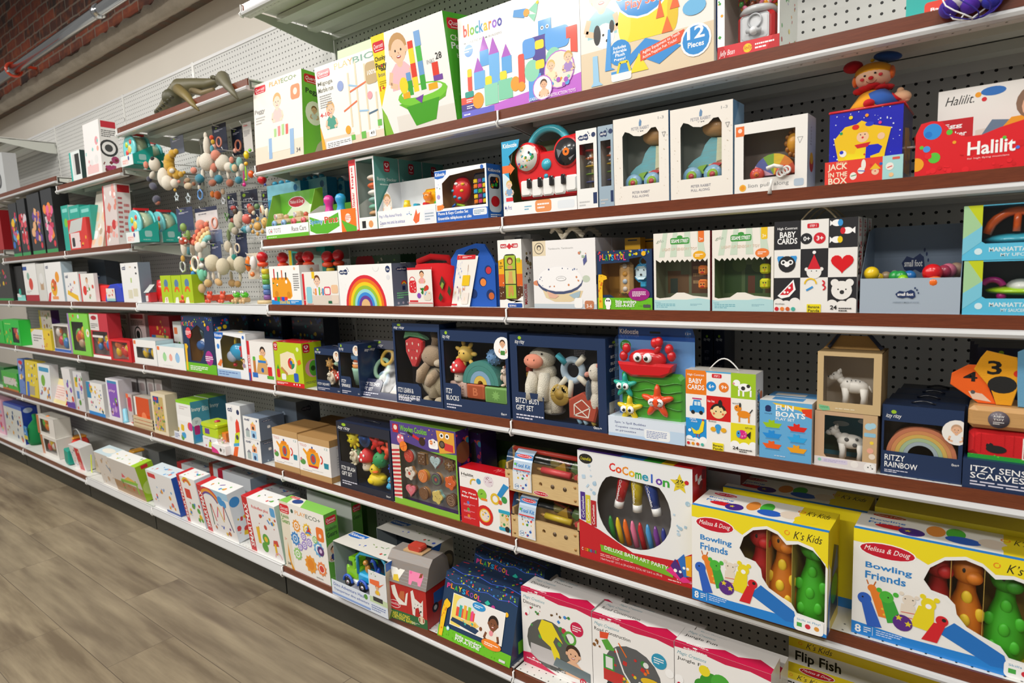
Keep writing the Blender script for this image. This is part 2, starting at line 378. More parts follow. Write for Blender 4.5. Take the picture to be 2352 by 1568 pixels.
DECK=deck_mat()
def floor_mat():
 k=N('vinyl_oak_planks');co=k.coord();t=k.n('ShaderNodeMapping');k.l(co,t.inputs[0]);t.inputs['Rotation'].default_value=(0,0,0)
 br=k.n('ShaderNodeTexBrick');k.l(t.outputs[0],br.inputs[0]);br.offset=.37;br.offset_frequency=2
 br.inputs['Scale'].default_value=1;br.inputs['Brick Width'].default_value=1.22;br.inputs['Row Height'].default_value=.23;br.inputs['Mortar Size'].default_value=.0012;br.inputs['Mortar Smooth'].default_value=0
 br.inputs['Color1'].default_value=(0,0,0,1);br.inputs['Color2'].default_value=(1,1,1,1);br.inputs['Mortar'].default_value=(.5,.5,.5,1);br.inputs['Bias'].default_value=0
 sep=k.n('ShaderNodeSeparateColor');k.l(br.outputs[0],sep.inputs[0]);rv=sep.outputs[0]
 ad=k.n('ShaderNodeVectorMath',_operation='MULTIPLY_ADD');k.l(br.outputs[0],ad.inputs[0]);ad.inputs[1].default_value=(7,3,5);k.l(co,ad.inputs[2])
 mp=k.n('ShaderNodeMapping');k.l(ad.outputs[0],mp.inputs[0]);mp.inputs['Scale'].default_value=(.9,8,1)
 g=k.noise(1.6,6,mp.outputs[0],.6);mp2=k.n('ShaderNodeMapping');k.l(ad.outputs[0],mp2.inputs[0]);mp2.inputs['Scale'].default_value=(4,60,1);g2=k.noise(3,4,mp2.outputs[0],.6)
 mp3=k.n('ShaderNodeMapping');k.l(ad.outputs[0],mp3.inputs[0]);mp3.inputs['Scale'].default_value=(.9,7,1);kn=k.noise(1.9,2,mp3.outputs[0])
 base=k.mix(k.math('MULTIPLY',k.math('SUBTRACT',g,.34),2.7,True),(.115,.084,.048),(.34,.278,.178))
 base=k.mix(k.math('MULTIPLY',g2,.3),base,(.14,.1,.062))
 base=k.mix(k.math('MULTIPLY',k.math('SUBTRACT',kn,.58),5,True),base,(.07,.044,.024))
 base=k.mix(k.math('MULTIPLY',rv,.25),base,(.24,.205,.15));k.col(k.mix(k.math('MULTIPLY',br.outputs[1],.7),base,(.05,.035,.025)))
 k.set(Roughness=.45);k.bump(g2,.08,.002);return k.m
def brick_mat():
 k=N('old_red_brick');t=k.n('ShaderNodeTexCoord');sp=k.n('ShaderNodeSeparateXYZ');k.l(t.outputs['Object'],sp.inputs[0]);cb=k.n('ShaderNodeCombineXYZ');k.l(sp.outputs[0],cb.inputs[0]);k.l(sp.outputs[2],cb.inputs[1])
 wob=k.noise(9,3,cb.outputs[0]);ad=k.n('ShaderNodeVectorMath',_operation='MULTIPLY_ADD');ad.inputs[1].default_value=(.02,.02,0);k.l(wob,ad.inputs[0]);k.l(cb.outputs[0],ad.inputs[2])
 br=k.n('ShaderNodeTexBrick');k.l(ad.outputs[0],br.inputs[0]);br.inputs['Scale'].default_value=1;br.inputs['Brick Width'].default_value=.21;br.inputs['Row Height'].default_value=.072;br.inputs['Mortar Size'].default_value=.006
 br.inputs['Color1'].default_value=(.2,.035,.012,1);br.inputs['Color2'].default_value=(.022,.013,.01,1);br.inputs['Mortar'].default_value=(.17,.14,.11,1)
 n=k.noise(14,4,cb.outputs[0]);k.col(k.mix(k.math('MULTIPLY',k.math('SUBTRACT',n,.45),2,True),br.outputs[0],(.3,.075,.02)));k.set(Roughness=.85);k.bump(k.math('ADD',k.math('MULTIPLY',br.outputs[1],-1),n),.6,.01);return k.m
def conc_mat():
 k=N('rough_concrete');n=k.noise(6,6,k.coord(),.65);k.col(k.mix(n,(.3,.255,.2),(.66,.58,.48)));k.set(Roughness=.9);k.bump(n,.8,.03);return k.m
def plas_mat():
 k=N('painted_plaster');n=k.noise(2,3,k.coord());k.col(k.mix(n,(.78,.73,.65),(.85,.80,.72)));k.set(Roughness=.8);return k.m
def kick_mat():
 k=N('dark_kick_plate');n=k.noise(4,3,k.coord());k.col(k.mix(n,(.02,.021,.017),(.032,.033,.028)));k.set(Roughness=.45);return k.m
def struct(fn,name,mat,loc=None):
 m=MB();fn(m);o=m.build(name,mat,None,loc);o['kind']='structure';return o
XL,XR=X0-6.2*S,X0+2.2*S
struct(lambda m:m.box(XL,-5,ZF-.05,XR,.62,ZF,'fff'),'floor',floor_mat())
WY=.56;ZB=on_plane(0,272,1,WY)[2]
struct(lambda m:m.box(XL,WY,ZF,XR,WY+.1,ZB+.3,'fff'),'wall_back',plas_mat())
BRY=.36;ZC0=Z_at(272,on_plane(0,272,1,WY)[0],WY)
def ledge(m):
 rnd=random.Random(4);n=150;vs=[];fs=[]
 zt=on_plane(0,222,1,BRY-.03)[2];zb=ZB;zl=on_plane(0,254,1,BRY)[2]
 for i in range(n+1):
  x=XL+(XR-XL)*i/n;j=lambda a:(rnd.random()-.5)*a
  vs+=[(x,WY,zb+.02),(x,BRY+.03+j(.006),zl+.01+j(.01)),(x,BRY-.0+j(.01),zl+.03+j(.02)),(x,BRY-.01+j(.012),zt+j(.03)),(x,BRY+.03,zt+.03+j(.02))]
 for i in range(n):
  for k in range(4):fs.append((i*5+k,i*5+k+1,i*5+k+6,i*5+k+5))
 m.add(vs,fs,'fff',True)
struct(ledge,'trim_1',conc_mat())
struct(lambda m:m.box(XL,BRY,on_plane(0,222,1,BRY)[2]-.02,XR,BRY+.3,ZB+2.2,'fff'),'wall_upper',brick_mat())
# sprinkler pipe along the brick
pa=on_plane(0,182,1,BRY-.14);pz=pa[2]
m=MB();m.cyl((XL,BRY-.14,pz),(XR,BRY-.14,pz),.034,'d8dce0',18)
pc=on_plane(225,10,1,BRY-.14);m.cyl((pc[0]-.02,BRY-.14,pz),(pc[0]+.02,BRY-.14,pz),.040,'e0e4e6',18)
pipe=m.build('sprinkler_pipe',CHROM);tag(pipe,'shiny steel sprinkler pipe running in front of the brick wall','pipe')
pc=on_plane(30,150,1,BRY-.14)
def clampf(m):
 m.ring((pc[0],BRY-.14,pz),.045,.010,'d2401f','x',0,360,20);m.box(pc[0]-.012,BRY-.105,pz+.03,pc[0]+.012,BRY+.0,pz+.045,'d2401f');m.cyl((pc[0]-.02,BRY-.18,pz-.02),(pc[0]+.03,BRY-.18,pz-.02),.006,'bbb')
m=MB();clampf(m);tag(m.build('pipe_clamp',PLAS),'red pipe clamp holding the steel pipe to the brick wall','clamp')
# ---------------------------------------------------------------- gondola: posts, back panels, shelves
BAYS={'A':(0,1),'B':(-1,0),'C':(-2,-1),'D':(-2.75,-2),'E':(-3.75,-2.75),'F':(-4.75,-3.75)}
BN={'A':'nearest bay at the right','B':'second bay from the right','C':'bay with the hanging plush toys','D':'narrow bay left of the plush toys','E':'second bay from the left','F':'bay at the far left end'}
ZT=SH['top']
for i,b in enumerate((1,0,-1,-2,-2.75,-3.75,-4.75)):
 x=X0+b*S
 def post(m):
  zt=ZT+.02;m.box(x-.012,BY-.004,ZF,x+.012,BY+.05,zt,'e2e2de')
  for k in range(40):m.box(x-.003,BY-.0046,ZF+.2+k*.055,x+.003,BY-.0041,ZF+.222+k*.055,'111')
 m=MB();post(m);o=m.build('upright_post',METP)
 tag(o,['slotted white upright post at the right end of the shelving','slotted white upright post behind the shelf joints on the right','slotted white upright post just right of the hanging plush toys','slotted white upright post left of the lizard shelf','slotted white upright post beside the boxes with clear fronts','slotted white upright post at the left edge, beside the high bracket','slotted white upright post at the far left end'][i],'post','shelving uprights')
for k,(a,b) in BAYS.items():
 xa,xb=X0+a*S+.012,X0+b*S-.012
 def panel(m):m.box(xa,BY,ZF+.1,xb,BY+.012,ZT,'fff')
 m=MB();m.box(0,0,0,xb-xa,.012,ZT-ZF-.1,'fff');o=m.build('pegboard_panel',PEG,None,(xa,BY,ZF+.1));tag(o,'white perforated pegboard back of the '+BN[k],'panel','pegboard backs')
 t=MB();t.box(0,-.004,ZT-ZF-.1,xb-xa,.016,ZT-ZF-.085,'ddd');t.build('top_cap',METP,o)
def shelf(bay,z,label,trim=True,base=False,tex=None,clip=True,y1=None,rail='fff'):
 a,b=BAYS[bay];xa,xb=a*S,b*S;w_=xb-xa-.008;dp=BY+.0;y0=GY if base else 0;D=dp-y0-.001
 r=bpy.data.objects.new('base_shelf' if base else 'shelf',None);sc.collection.objects.link(r);r.location=(X0+xa+.004,y0,z);tag(r,label,'shelf','gondola shelves')
 m=MB();m.box(0,.002,-.005,w_,D,-.0008,'fff');m.box(0,.0015,-.042,w_,.004,-.0008,'fff');m.box(0,.004,-.042,w_,.03,-.040,'fff');m.box(0,D-.012,-.035,w_,D-.010,-.008,'fff')
 m.build('deck',DECK,r)
 if not base:
  m=MB()
  for yy in(.13,.27):m.box(.02,yy,-.030,w_-.02,yy+.045,-.0101,'fff')
  m.build('stiffener',BRK,r)
  for sx in(.0,w_-.003):
   m=MB();m.add([(sx+i,y,zz) for i in(0,.003) for y,zz in((.015,-.012),(.015,-.03),(.09,-.04),(D-.06,-.085),(D-.005,-.085),(D-.005,-.012))],[(0,1,2,3,4,5),(11,10,9,8,7,6)]+[(i,(i+1)%6,6+(i+1)%6,6+i) for i in range(6)],'fff')
   m.ell((sx+(-.001 if sx==0 else.004),.06,-.022),(.003,.006,.006),'777',n=8,m=5);m.build('bracket',BRK,r)
 if trim:
  m=MB();m.box(0,-.0035,-.0255,w_,.0012,.0,'fff');m.build('trim_strip',TRIM,r)
  m=MB();pr=[(-.0035,-.026),(-.010,-.028),(-.0125,-.034),(-.010,-.040),(-.002,-.043),(.0015,-.043),(.0015,-.026)];n=len(pr)
  m.add([(xx,y,zz) for xx in(0,w_) for y,zz in pr],[tuple(range(n)),tuple(range(2*n-1,n-1,-1))]+[(i,n+i,n+(i+1)%n,(i+1)%n) for i in range(n)],'fff',False);m.build('price_rail',RAIL,r)
 else:
  m=MB();pr=[(.0015,.0),(-.004,.0),(-.006,-.002),(-.004,-.006),(-.012,-.034),(-.0125,-.040),(-.002,-.043),(.0015,-.043)];n=len(pr)
  m.add([(xx,y,zz) for xx in(0,w_) for y,zz in pr],[tuple(range(n)),tuple(range(2*n-1,n-1,-1))]+[(i,n+i,n+(i+1)%n,(i+1)%n) for i in range(n)],'fff',False);m.build('price_channel',RAIL,r)
 if clip:
  m=MB();m.tube([(q,yy,zz) for yy,zz,q in((-.001,-.003,0),(-.009,-.003,0),(-.0085,-.026,0),(-.017,-.036,0),(-.012,-.045,0),(.0,-.046,0))],.0028,'f4f4f2',6);m.build('joint_clip',METP,r)
 if base:
  m=MB();hk=z-.046-ZF-.001;m.box(.001,.006,-.046-hk,w_-.001,.012,-.044,'fff')
  m.build('kick_plate',kick_mat() if 'KM' not in globals() else KM,r)
 return r
KM=kick_mat()
nm={'s1':'shelf that carries the tallest boxes','s2':'shelf second below the top boxes','s3':'eye-level shelf','s4':'shelf just under eye level','s5':'shelf second from the floor','s6':'bottom shelf above the floor'}
for s_ in('s1','s2','s3','s4','s5','s6'):
 for bay in 'ABCDEF':
  if s_ in('s1','s2') and bay in 'CDEF':continue
  tr=not((bay=='C' and s_=='s3') or(bay in 'CD' and s_=='s6'))
  shelf(bay,SH[s_],('brown-edged ' if tr else 'white-fronted ')+nm[s_]+', '+BN[bay],tr,s_=='s6')
shelf('B',SH['s0'],'topmost white shelf seen from below, above the tall boxes',True)
shelf('A',SH['s0'],'topmost shelf out of reach at the upper right',True)
shelf('C',SH['a1'],'high brown-edged shelf with the lizard figure on it',True)
shelf('D',SH['a2'],'upper shelf with the teal drum boxes, left of the plush toys',True);shelf('D',SH['a3'],'middle shelf with the leaning clear packs, left of the plush toys',True)
shelf('E',SH['e2'],'upper brown-edged shelf in the second bay from the left',True);shelf('E',SH['a3'],'middle brown-edged shelf under the black boxes, second bay from the left',True)
shelf('F',SH['f1'],'highest shelf seen from below at the left edge',True);shelf('F',SH['f2'],'middle shelf at the left edge above the red box',True);shelf('F',SH['f3'],'lower shelf at the left edge under the red box',True)
# ---------------------------------------------------------------- shared logos (as printed) and toy shapes
def QU(x,y,w,h):return f'R {x} {y} {w} {h} d8102a;ti {x+w*.08} {y+h*.28} {w*.84} {h*.5} fff Quercetti;l fff {h*.06} {x+w*.15} {y+h*.16} {x+w*.85} {y+h*.16};'
def MD(x,y,w,h):return f'o {x+w/2} {y+h/2} {w/2} {h/2} fff;o {x+w/2} {y+h/2} {w*.475} {h*.44} c8102e;ti {x+w*.1} {y+h*.3} {w*.8} {h*.4} fff Melissa & Doug;'
def KZ(x,y,w,h):return f'p 1668c8 {x} {y+h} {x} {y+h*.15} {x+w*.25} {y} {x+w*.7} {y+h*.1} {x+w*.95} {y+h*.5} {x+w} {y+h};tb {x+w*.06} {y+h*.35} {w*.8} {h*.45} fff Kidoozie;'
def IR(x,y,w,h):return f'o {x+w/2} {y+h*.78} {w*.17} {h*.2} 9dc62b;ti {x} {y} {w} {h*.55} fff itzy ritzy;'
def SF(x,y,w,h,c='1d3260',tc='fff'):return f'p {c} {x} {y+h*.45} {x+w*.1} {y+h*.15} {x+w*.3} {y+h*.05} {x+w*.5} {y+h*.15} {x+w*.72} {y} {x+w*.85} {y+h*.2} {x+w*.8} {y+h*.7} {x+w*.66} {y+h*.85} {x+w*.42} {y+h*.65} {x+w*.18} {y+h*.75};o {x+w*.9} {y+h*.82} {w*.035} {h*.09} {c};o {x+w*.96} {y+h*.55} {w*.03} {h*.08} {c};o {x+w*.82} {y+h} {w*.035} {h*.09} {c};tb {x+w*.1} {y+h*.28} {w*.66} {h*.3} {tc} small foot;'
def HP(x,y,w,h):return f'R {x} {y} {w} {h} c8102e;h {x+w*.5} {y+h*.62} {h*.26} fff;h {x+w*.5} {y+h*.64} {h*.15} c8102e;tb {x+w*.2} {y+h*.1} {w*.6} {h*.18} fff hape;'
def KK(x,y,w,h):return f'a {x+w*.09} {y+h*.6} {h*.16} {h*.24} 60 400 f08a1d;ti {x+w*.26} {y+h*.15} {w*.74} {h*.75} 1a1a1a K’s Kids;'
def PSK(x,y,w,h,r=0):
 cols=['e83e8c','f7941d','3ab54a','ffd200','29a9e0','e8402a','8e4fb0','ffb21e'];o=''
 for i,ch in enumerate('PLAYSKOOL'):o+=f'tb {x+w*i/9} {y+(h*.12 if i % 2 else 0)-r*i} {w*.095} {h*.85} {cols[i % 8]} {ch};'
 return o
def EDU(x,y,w,h):return f'o {x+w*.5} {y+h*.9} {w*.1} {h*.16} fff;tb {x} {y} {w} {h*.6} fff edushape;'
def sun(m,c,r,col,n=9,eyes=True):
 x,y,z=c;m.ell(c,(r*.62,r*.5,r*.62),col)
 for i in range(n):a=2*math.pi*i/n;m.ell((x+r*.78*math.cos(a),y,z+r*.78*math.sin(a)),(r*.3,r*.16,r*.16),col,Matrix.Rotation(-a,3,'Y'),8,6)
 if eyes:
  for q in(-1,1):m.ell((x+q*r*.2,y-r*.46,z+r*.1),r*.06,'3a2a18',n=6,m=4)
def mushroom(m,c,h,cap='d8262c',stem='f0e6d4'):
 x,y,z=c;m.lathe(c,[(h*.2,0),(h*.23,h*.1),(h*.2,h*.45)],stem,14);m.lathe((x,y,z+h*.4),[(h*.2,0),(h*.36,.01*h),(h*.37,h*.14),(h*.28,h*.38),(h*.1,h*.54),(.001,h*.57)],cap,16)
 for a,b in((-.16,.22),(.12,.3),(.02,.12),(-.05,.4)):m.ell((x+a*h,y-h*(.36-abs(b-.1)*.35),z+h*(.4+b)),(h*.065,h*.02,h*.065),'fff',n=8,m=5)
 for q in(-1,1):m.ell((x+q*h*.07,y-h*.21,z+h*.25),h*.02,'332',n=6,m=4)
def duck(m,c,r,body='ffd61e',bill='f26a1b'):
 x,y,z=c;m.ell((x,y,z+r*.75),(r*1.25,r,r*.8),body);m.ell((x+r*.95,y,z+r*1.0),(r*.4,r*.5,r*.35),body,Matrix.Rotation(-.6,3,'Y'));m.ell((x-r*.1,y-r*.2,z+r*1.95),r*.68,body)
 m.ell((x+r*.35,y-r*.6,z+r*1.85),(r*.42,r*.32,r*.14),bill);m.ell((x-r*.02,y-r*.8,z+r*2.15),r*.11,'222',n=8,m=5);m.ell((x-.2*r,y-r*.85,z+.75*r),(r*.6,r*.25,r*.4),body)
def hog(m,c,h,body='eadfc8',spk='c9603a'):
 x,y,z=c;m.ell((x,y,z+h*.42),(h*.3,h*.26,h*.42),body);m.ell((x+h*.02,y+h*.1,z+h*.5),(h*.36,h*.26,h*.46),spk)
 rnd=random.Random(3)
 for i in range(26):a=rnd.uniform(-.4,3.5);b=rnd.uniform(-.2,1.);m.ell((x+h*.36*math.cos(a)*math.cos(b),y+h*.12,z+h*.5+h*.46*math.sin(a)),h*.045,spk,n=6,m=4)
 m.ell((x-h*.05,y-h*.22,z+h*.66),(h*.17,h*.14,h*.15),body);m.ell((x-h*.06,y-h*.36,z+h*.63),h*.04,'332',n=6,m=4)
 for q in(-1,1):m.ell((x-h*.05+q*h*.08,y-h*.33,z+h*.71),h*.022,'222',n=6,m=4);m.ell((x+q*h*.16,y-h*.1,z+h*.84),h*.06,body,n=6,m=4);m.ell((x+q*h*.14,y-h*.2,z+h*.06),(h*.1,h*.12,h*.06),body);m.ell((x+q*h*.2,y-h*.2,z+h*.4),(h*.07,h*.08,h*.14),body)
def knob_ball(m,c,r,col,n=40):
 m.ell(c,r,col,n=18,m=12)
 for i in range(n):t=math.acos(1-2*(i+.5)/n);a=i*2.39996;m.ell((c[0]+r*math.sin(t)*math.cos(a),c[1]+r*math.sin(t)*math.sin(a),c[2]+r*math.cos(t)),r*.12,col,n=6,m=4)
def wheel(m,c,r,t,col,hub='f4d9a0'):
 x,y,z=c;m.lathe((x,y-t/2,z),[(r*.9,0),(r,t*.2),(r,t*.8),(r*.9,t)],col,20,'y');m.lathe((x,y-t/2-.001,z),[(r*.38,0),(r*.38,t*.3)],hub,14,'y');m.lathe((x,y-t/2-.0018,z),[(r*.15,0),(r*.15,t*.3)],'a55',10,'y')
def rainbow(m,c,R,y0,y1,cols,t=None,n=18):
 t=t or R/len(cols)*.72;x,_,z=c
 for i,col in enumerate(cols):
  r1=R-i*t;r0=r1-t*.96;P=[(x+r1*math.cos(math.pi*j/n),z+r1*math.sin(math.pi*j/n)) for j in range(n+1)];Q=[(x+r0*math.cos(math.pi*j/n),z+r0*math.sin(math.pi*j/n)) for j in range(n+1)]
  vs=[(a,y,b) for y in(y0,y1) for a,b in P+Q];N1=n+1;fs=[]
  for j in range(n):fs+=[(j,j+1,N1+j+1,N1+j),(2*N1+j+1,2*N1+j,3*N1+j,3*N1+j+1),(j+1,j,2*N1+j,2*N1+j+1),(N1+j,N1+j+1,3*N1+j+1,3*N1+j)]
  fs+=[(0,N1,3*N1,2*N1),(n,2*N1+n,3*N1+n,N1+n)];m.add(vs,fs,col)
def starfish(m,c,r,t,col,n=5,a0=90,q=.5):
 x,y,z=c;vs=[(x,y-t,z),(x,y+t*.5,z)]
 for i in range(2*n):a=R_(a0+180*i/n);k=r if i%2==0 else r*q;vs.append((x+k*math.cos(a),y,z+k*math.sin(a)))
 fs=[]
 for i in range(2*n):j=(i+1)%(2*n);fs+=[(0,2+i,2+j),(1,2+j,2+i)]
 m.add(vs,fs,col)
 for i in range(n):a=R_(a0+360*i/n);m.ell((x+r*.55*math.cos(a),y,z+r*.55*math.sin(a)),(r*.5,t*.75,r*.2),col,Matrix.Rotation(-a,3,'Y'),10,7)
 m.ell((x,y-t*.2,z),(r*.42,t*1.05,r*.42),col)
def eyes(m,c,r,s,col='fff'):
 for q in(-1,1):m.ell((c[0]+q*s,c[1],c[2]),(r,r*.5,r),col,n=12,m=8);m.ell((c[0]+q*s*.85,c[1]-r*.42,c[2]-r*.1),(r*.5,r*.2,r*.5),'1a1a1a',n=10,m=6);m.ell((c[0]+q*s*.85-r*.15,c[1]-r*.6,c[2]+r*.15),(r*.14,r*.08,r*.14),'fff',n=6,m=4)
def quad(m,c,L,col,head='f0ece4',sp=None):
 x,y,z=c;m.ell((x,y,z+L*.56),(L*.42,L*.2,L*.24),col);m.ell((x-L*.18,y,z+L*.58),(L*.24,L*.21,L*.25),col)
 for dx in(-.24,.28):
  for dy in(-.1,.1):m.tube([(x+dx*L,y+dy*L,z+L*.5),(x+dx*L+.01*L,y+dy*L,z+L*.2),(x+dx*L,y+dy*L,z)],[L*.12,L*.085,L*.095],col,10)
 m.tube([(x-L*.3,y,z+L*.66),(x-L*.44,y-L*.02,z+L*.8)],[L*.14,L*.11],col,10)
 m.ell((x-L*.5,y-L*.02,z+L*.86),(L*.17,L*.14,L*.15),head);m.ell((x-L*.64,y-L*.03,z+L*.8),(L*.12,L*.1,L*.09),head);m.ell((x-L*.74,y-L*.06,z+L*.83),L*.03,'333',n=6,m=4)
 for q in(-1,1):m.ell((x-L*.44,y+q*L*.12,z+L*1.0),(L*.05,L*.03,L*.09),head);m.ell((x-L*.58,y+q*L*.1-L*.02,z+L*.92),L*.022,'222',n=6,m=4)
 m.tube([(x+L*.4,y,z+L*.6),(x+L*.5,y,z+L*.4)],[L*.03,L*.02],col,6)
 for a,b,r in sp or[]:m.ell((x+a*L,y-L*.19,z+b*L),(r*L,L*.03,r*L),'555',n=12,m=6)
 # ================================================================ top shelf
carton('toy_box','pale toy box with a toddler photo and green side, leftmost of the tall boxes','box','s1',588,698,198,.008,.10,xt=581,F='f f4ede2;r 0 0 1 .22 e8dac6;'+'k .5 .72 .085 f2d3bb d9a860 dcc4c0;'+QU(.03,.88,.24,.09)+'tb .02 .62 .22 .07 888 Peggy;t .35 .915 .25 .055 e9a53c PLAY;t .6 .915 .3 .055 7a9a6a ECO+;R .78 .68 .18 .17 f28a54;c .87 .77 .04 fbe3d4;R .28 .12 .52 .2 f3efdf;r .3 .05 .07 .25 8fb4dc;r .74 .05 .08 .3 8fb4dc;r .42 .3 .05 .1 a9d48a;r .5 .3 .05 .12 e88;r .58 .3 .05 .13 a9d48a;r .66 .3 .05 .12 e0564c;t .86 .06 .08 .05 555 34;w .04 .5 .2 .1 bbb 3',R='f 7ac043;'+QU(.1,.86,.8,.1)+'tb .15 .72 .7 .08 222 Peggy;o .5 .52 .38 .14 f4efe4;k .5 .56 .04 eab894 8a5a30 ddd;p c9bfa8 0 0 1 0 1 .3 .6 .16 .4 0;',sides='7ac043')
carton('toy_box','white box of a wooden marble run with a laughing child, beside the pale pegging box','box','s1',742,884,157,.008,.08,xt=722,F='f f7f4ee;r 0 0 1 .14 ead9c2;r .55 .1 .45 .9 f0f1ec;k .2 .47 .08 f0c8a8 e0b070 4aa08a;'+QU(.03,.86,.22,.09)+'t .33 .9 .3 .07 f0a23c PLAY;t .63 .9 .33 .07 7fae9a BIO;t .03 .76 .25 .06 6a6a5a Migoga;t .03 .69 .25 .055 6a6a5a Marble run;w .04 .5 .2 .16 999 6;tb .02 .4 .16 .05 d33 4-10;r .52 .2 .025 .62 e8d8b8;r .64 .1 .025 .82 e8d8b8;r .78 .12 .025 .74 e8d8b8;r .92 .12 .025 .4 e8d8b8;l e8703c .02 .42 .4 .64 .48;l 9cc4e4 .02 .66 .36 .8 .34;l 4a6a84 .02 .8 .3 .94 .32;l e8703c .02 .54 .6 .8 .66;l 9cc4e4 .02 .53 .68 .66 .64;r .66 .04 .07 .08 6cbf4c;r .5 .05 .06 .06 6cbf4c;r .92 .14 .06 .07 6cbf4c;c .4 .7 .06 8fa4d8;R .8 .62 .18 .24 c4a878;t .83 .72 .13 .05 fff 100%;c .46 .18 .05 f5a81c;c .84 .5 .045 e8a0a8;r .08 .01 .42 .09 fff;w .1 .02 .38 .06 777 3;r .78 .04 .1 .08 fff;t .8 .06 .06 .04 333 49;p f5b020 0 0 0 .3 .05 .1 .06 0',sides='8cc63f')
o,w_,d_,h_=carton('toy_box','tall green-edged box with a hanging hole, half hidden behind the marble run box','box','s1',792,872,118,.10,.05,F='f d9efc4;R .45 .86 .45 .05 444;r .5 .8 .5 .05 d8102a;tb .6 .81 .25 .03 fff NEW;R .05 .78 .3 .06 e8a0a8',sides='8cc63f')
carton('toy_box','big yellow and white box with a baby and a green peg board tower, green side','box','s1',888,1050,86,.006,.13,xt=851,F='f fbfaf6;p ffe21a 0 1 .2 1 .12 .5 0 .3;p 8cc63f 0 .3 .06 .2 .12 0 0 0;'+'r .2 0 .8 .17 efeae2;k .36 .8 .13 f2cba8 c89a60 f3c4cc;'+QU(.01,.84,.17,.1)+'tb .01 .74 .16 .06 222 Chunky;tb .01 .65 .16 .09 222 Peggy;c .1 .7 .012 d33;t .03 .6 .1 .04 777 box;tb .02 .46 .08 .05 d8102a 1+;w .03 .5 .1 .06 b9a000 3;p 6abf2a .26 .28 .94 .34 .9 .25 .72 .2 .4 .2;o .6 .33 .34 .1 7fd43a;o .6 .36 .28 .055 f4f4f0;p 4aa822 .36 .24 .82 .26 .74 .06 .46 .04;r .5 .36 .07 .14 f6df2a;r .5 .5 .07 .13 e8402a;r .5 .63 .07 .14 f6df2a;r .5 .77 .07 .07 e8402a;r .6 .36 .07 .14 3fae3a;r .6 .5 .07 .13 6ea4dc;r .6 .63 .07 .14 4cc04a;r .6 .77 .08 .14 7fb0e6;r .42 .34 .07 .14 3fae3a;r .42 .48 .06 .08 6ea4dc;r .34 .32 .1 .06 f2b51c;r .7 .34 .12 .06 f2b51c;r .78 .46 .08 .12 e8402a;r .78 .41 .12 .05 7a4aa8;p 7a4aa8 .5 .3 .62 .32 .58 .24;o .37 .45 .06 .08 f2df2a;t .84 .6 .08 .06 222 28;t .72 .58 .1 .04 bbb IN&S',R='f 4fb52c;'+QU(.1,.85,.8,.1)+'tb .15 .73 .7 .07 e8f4d8 Chunky;tb .15 .65 .7 .08 fff Peggy;t .3 .59 .4 .04 e8f4d8 box;c .6 .42 .1 dce8d0;k .6 .45 .045 eab894 8a5a30 e8b0b8;n 3 20 0 0 1 .3 .02 3c9a20 66c440',sides='4fb52c')
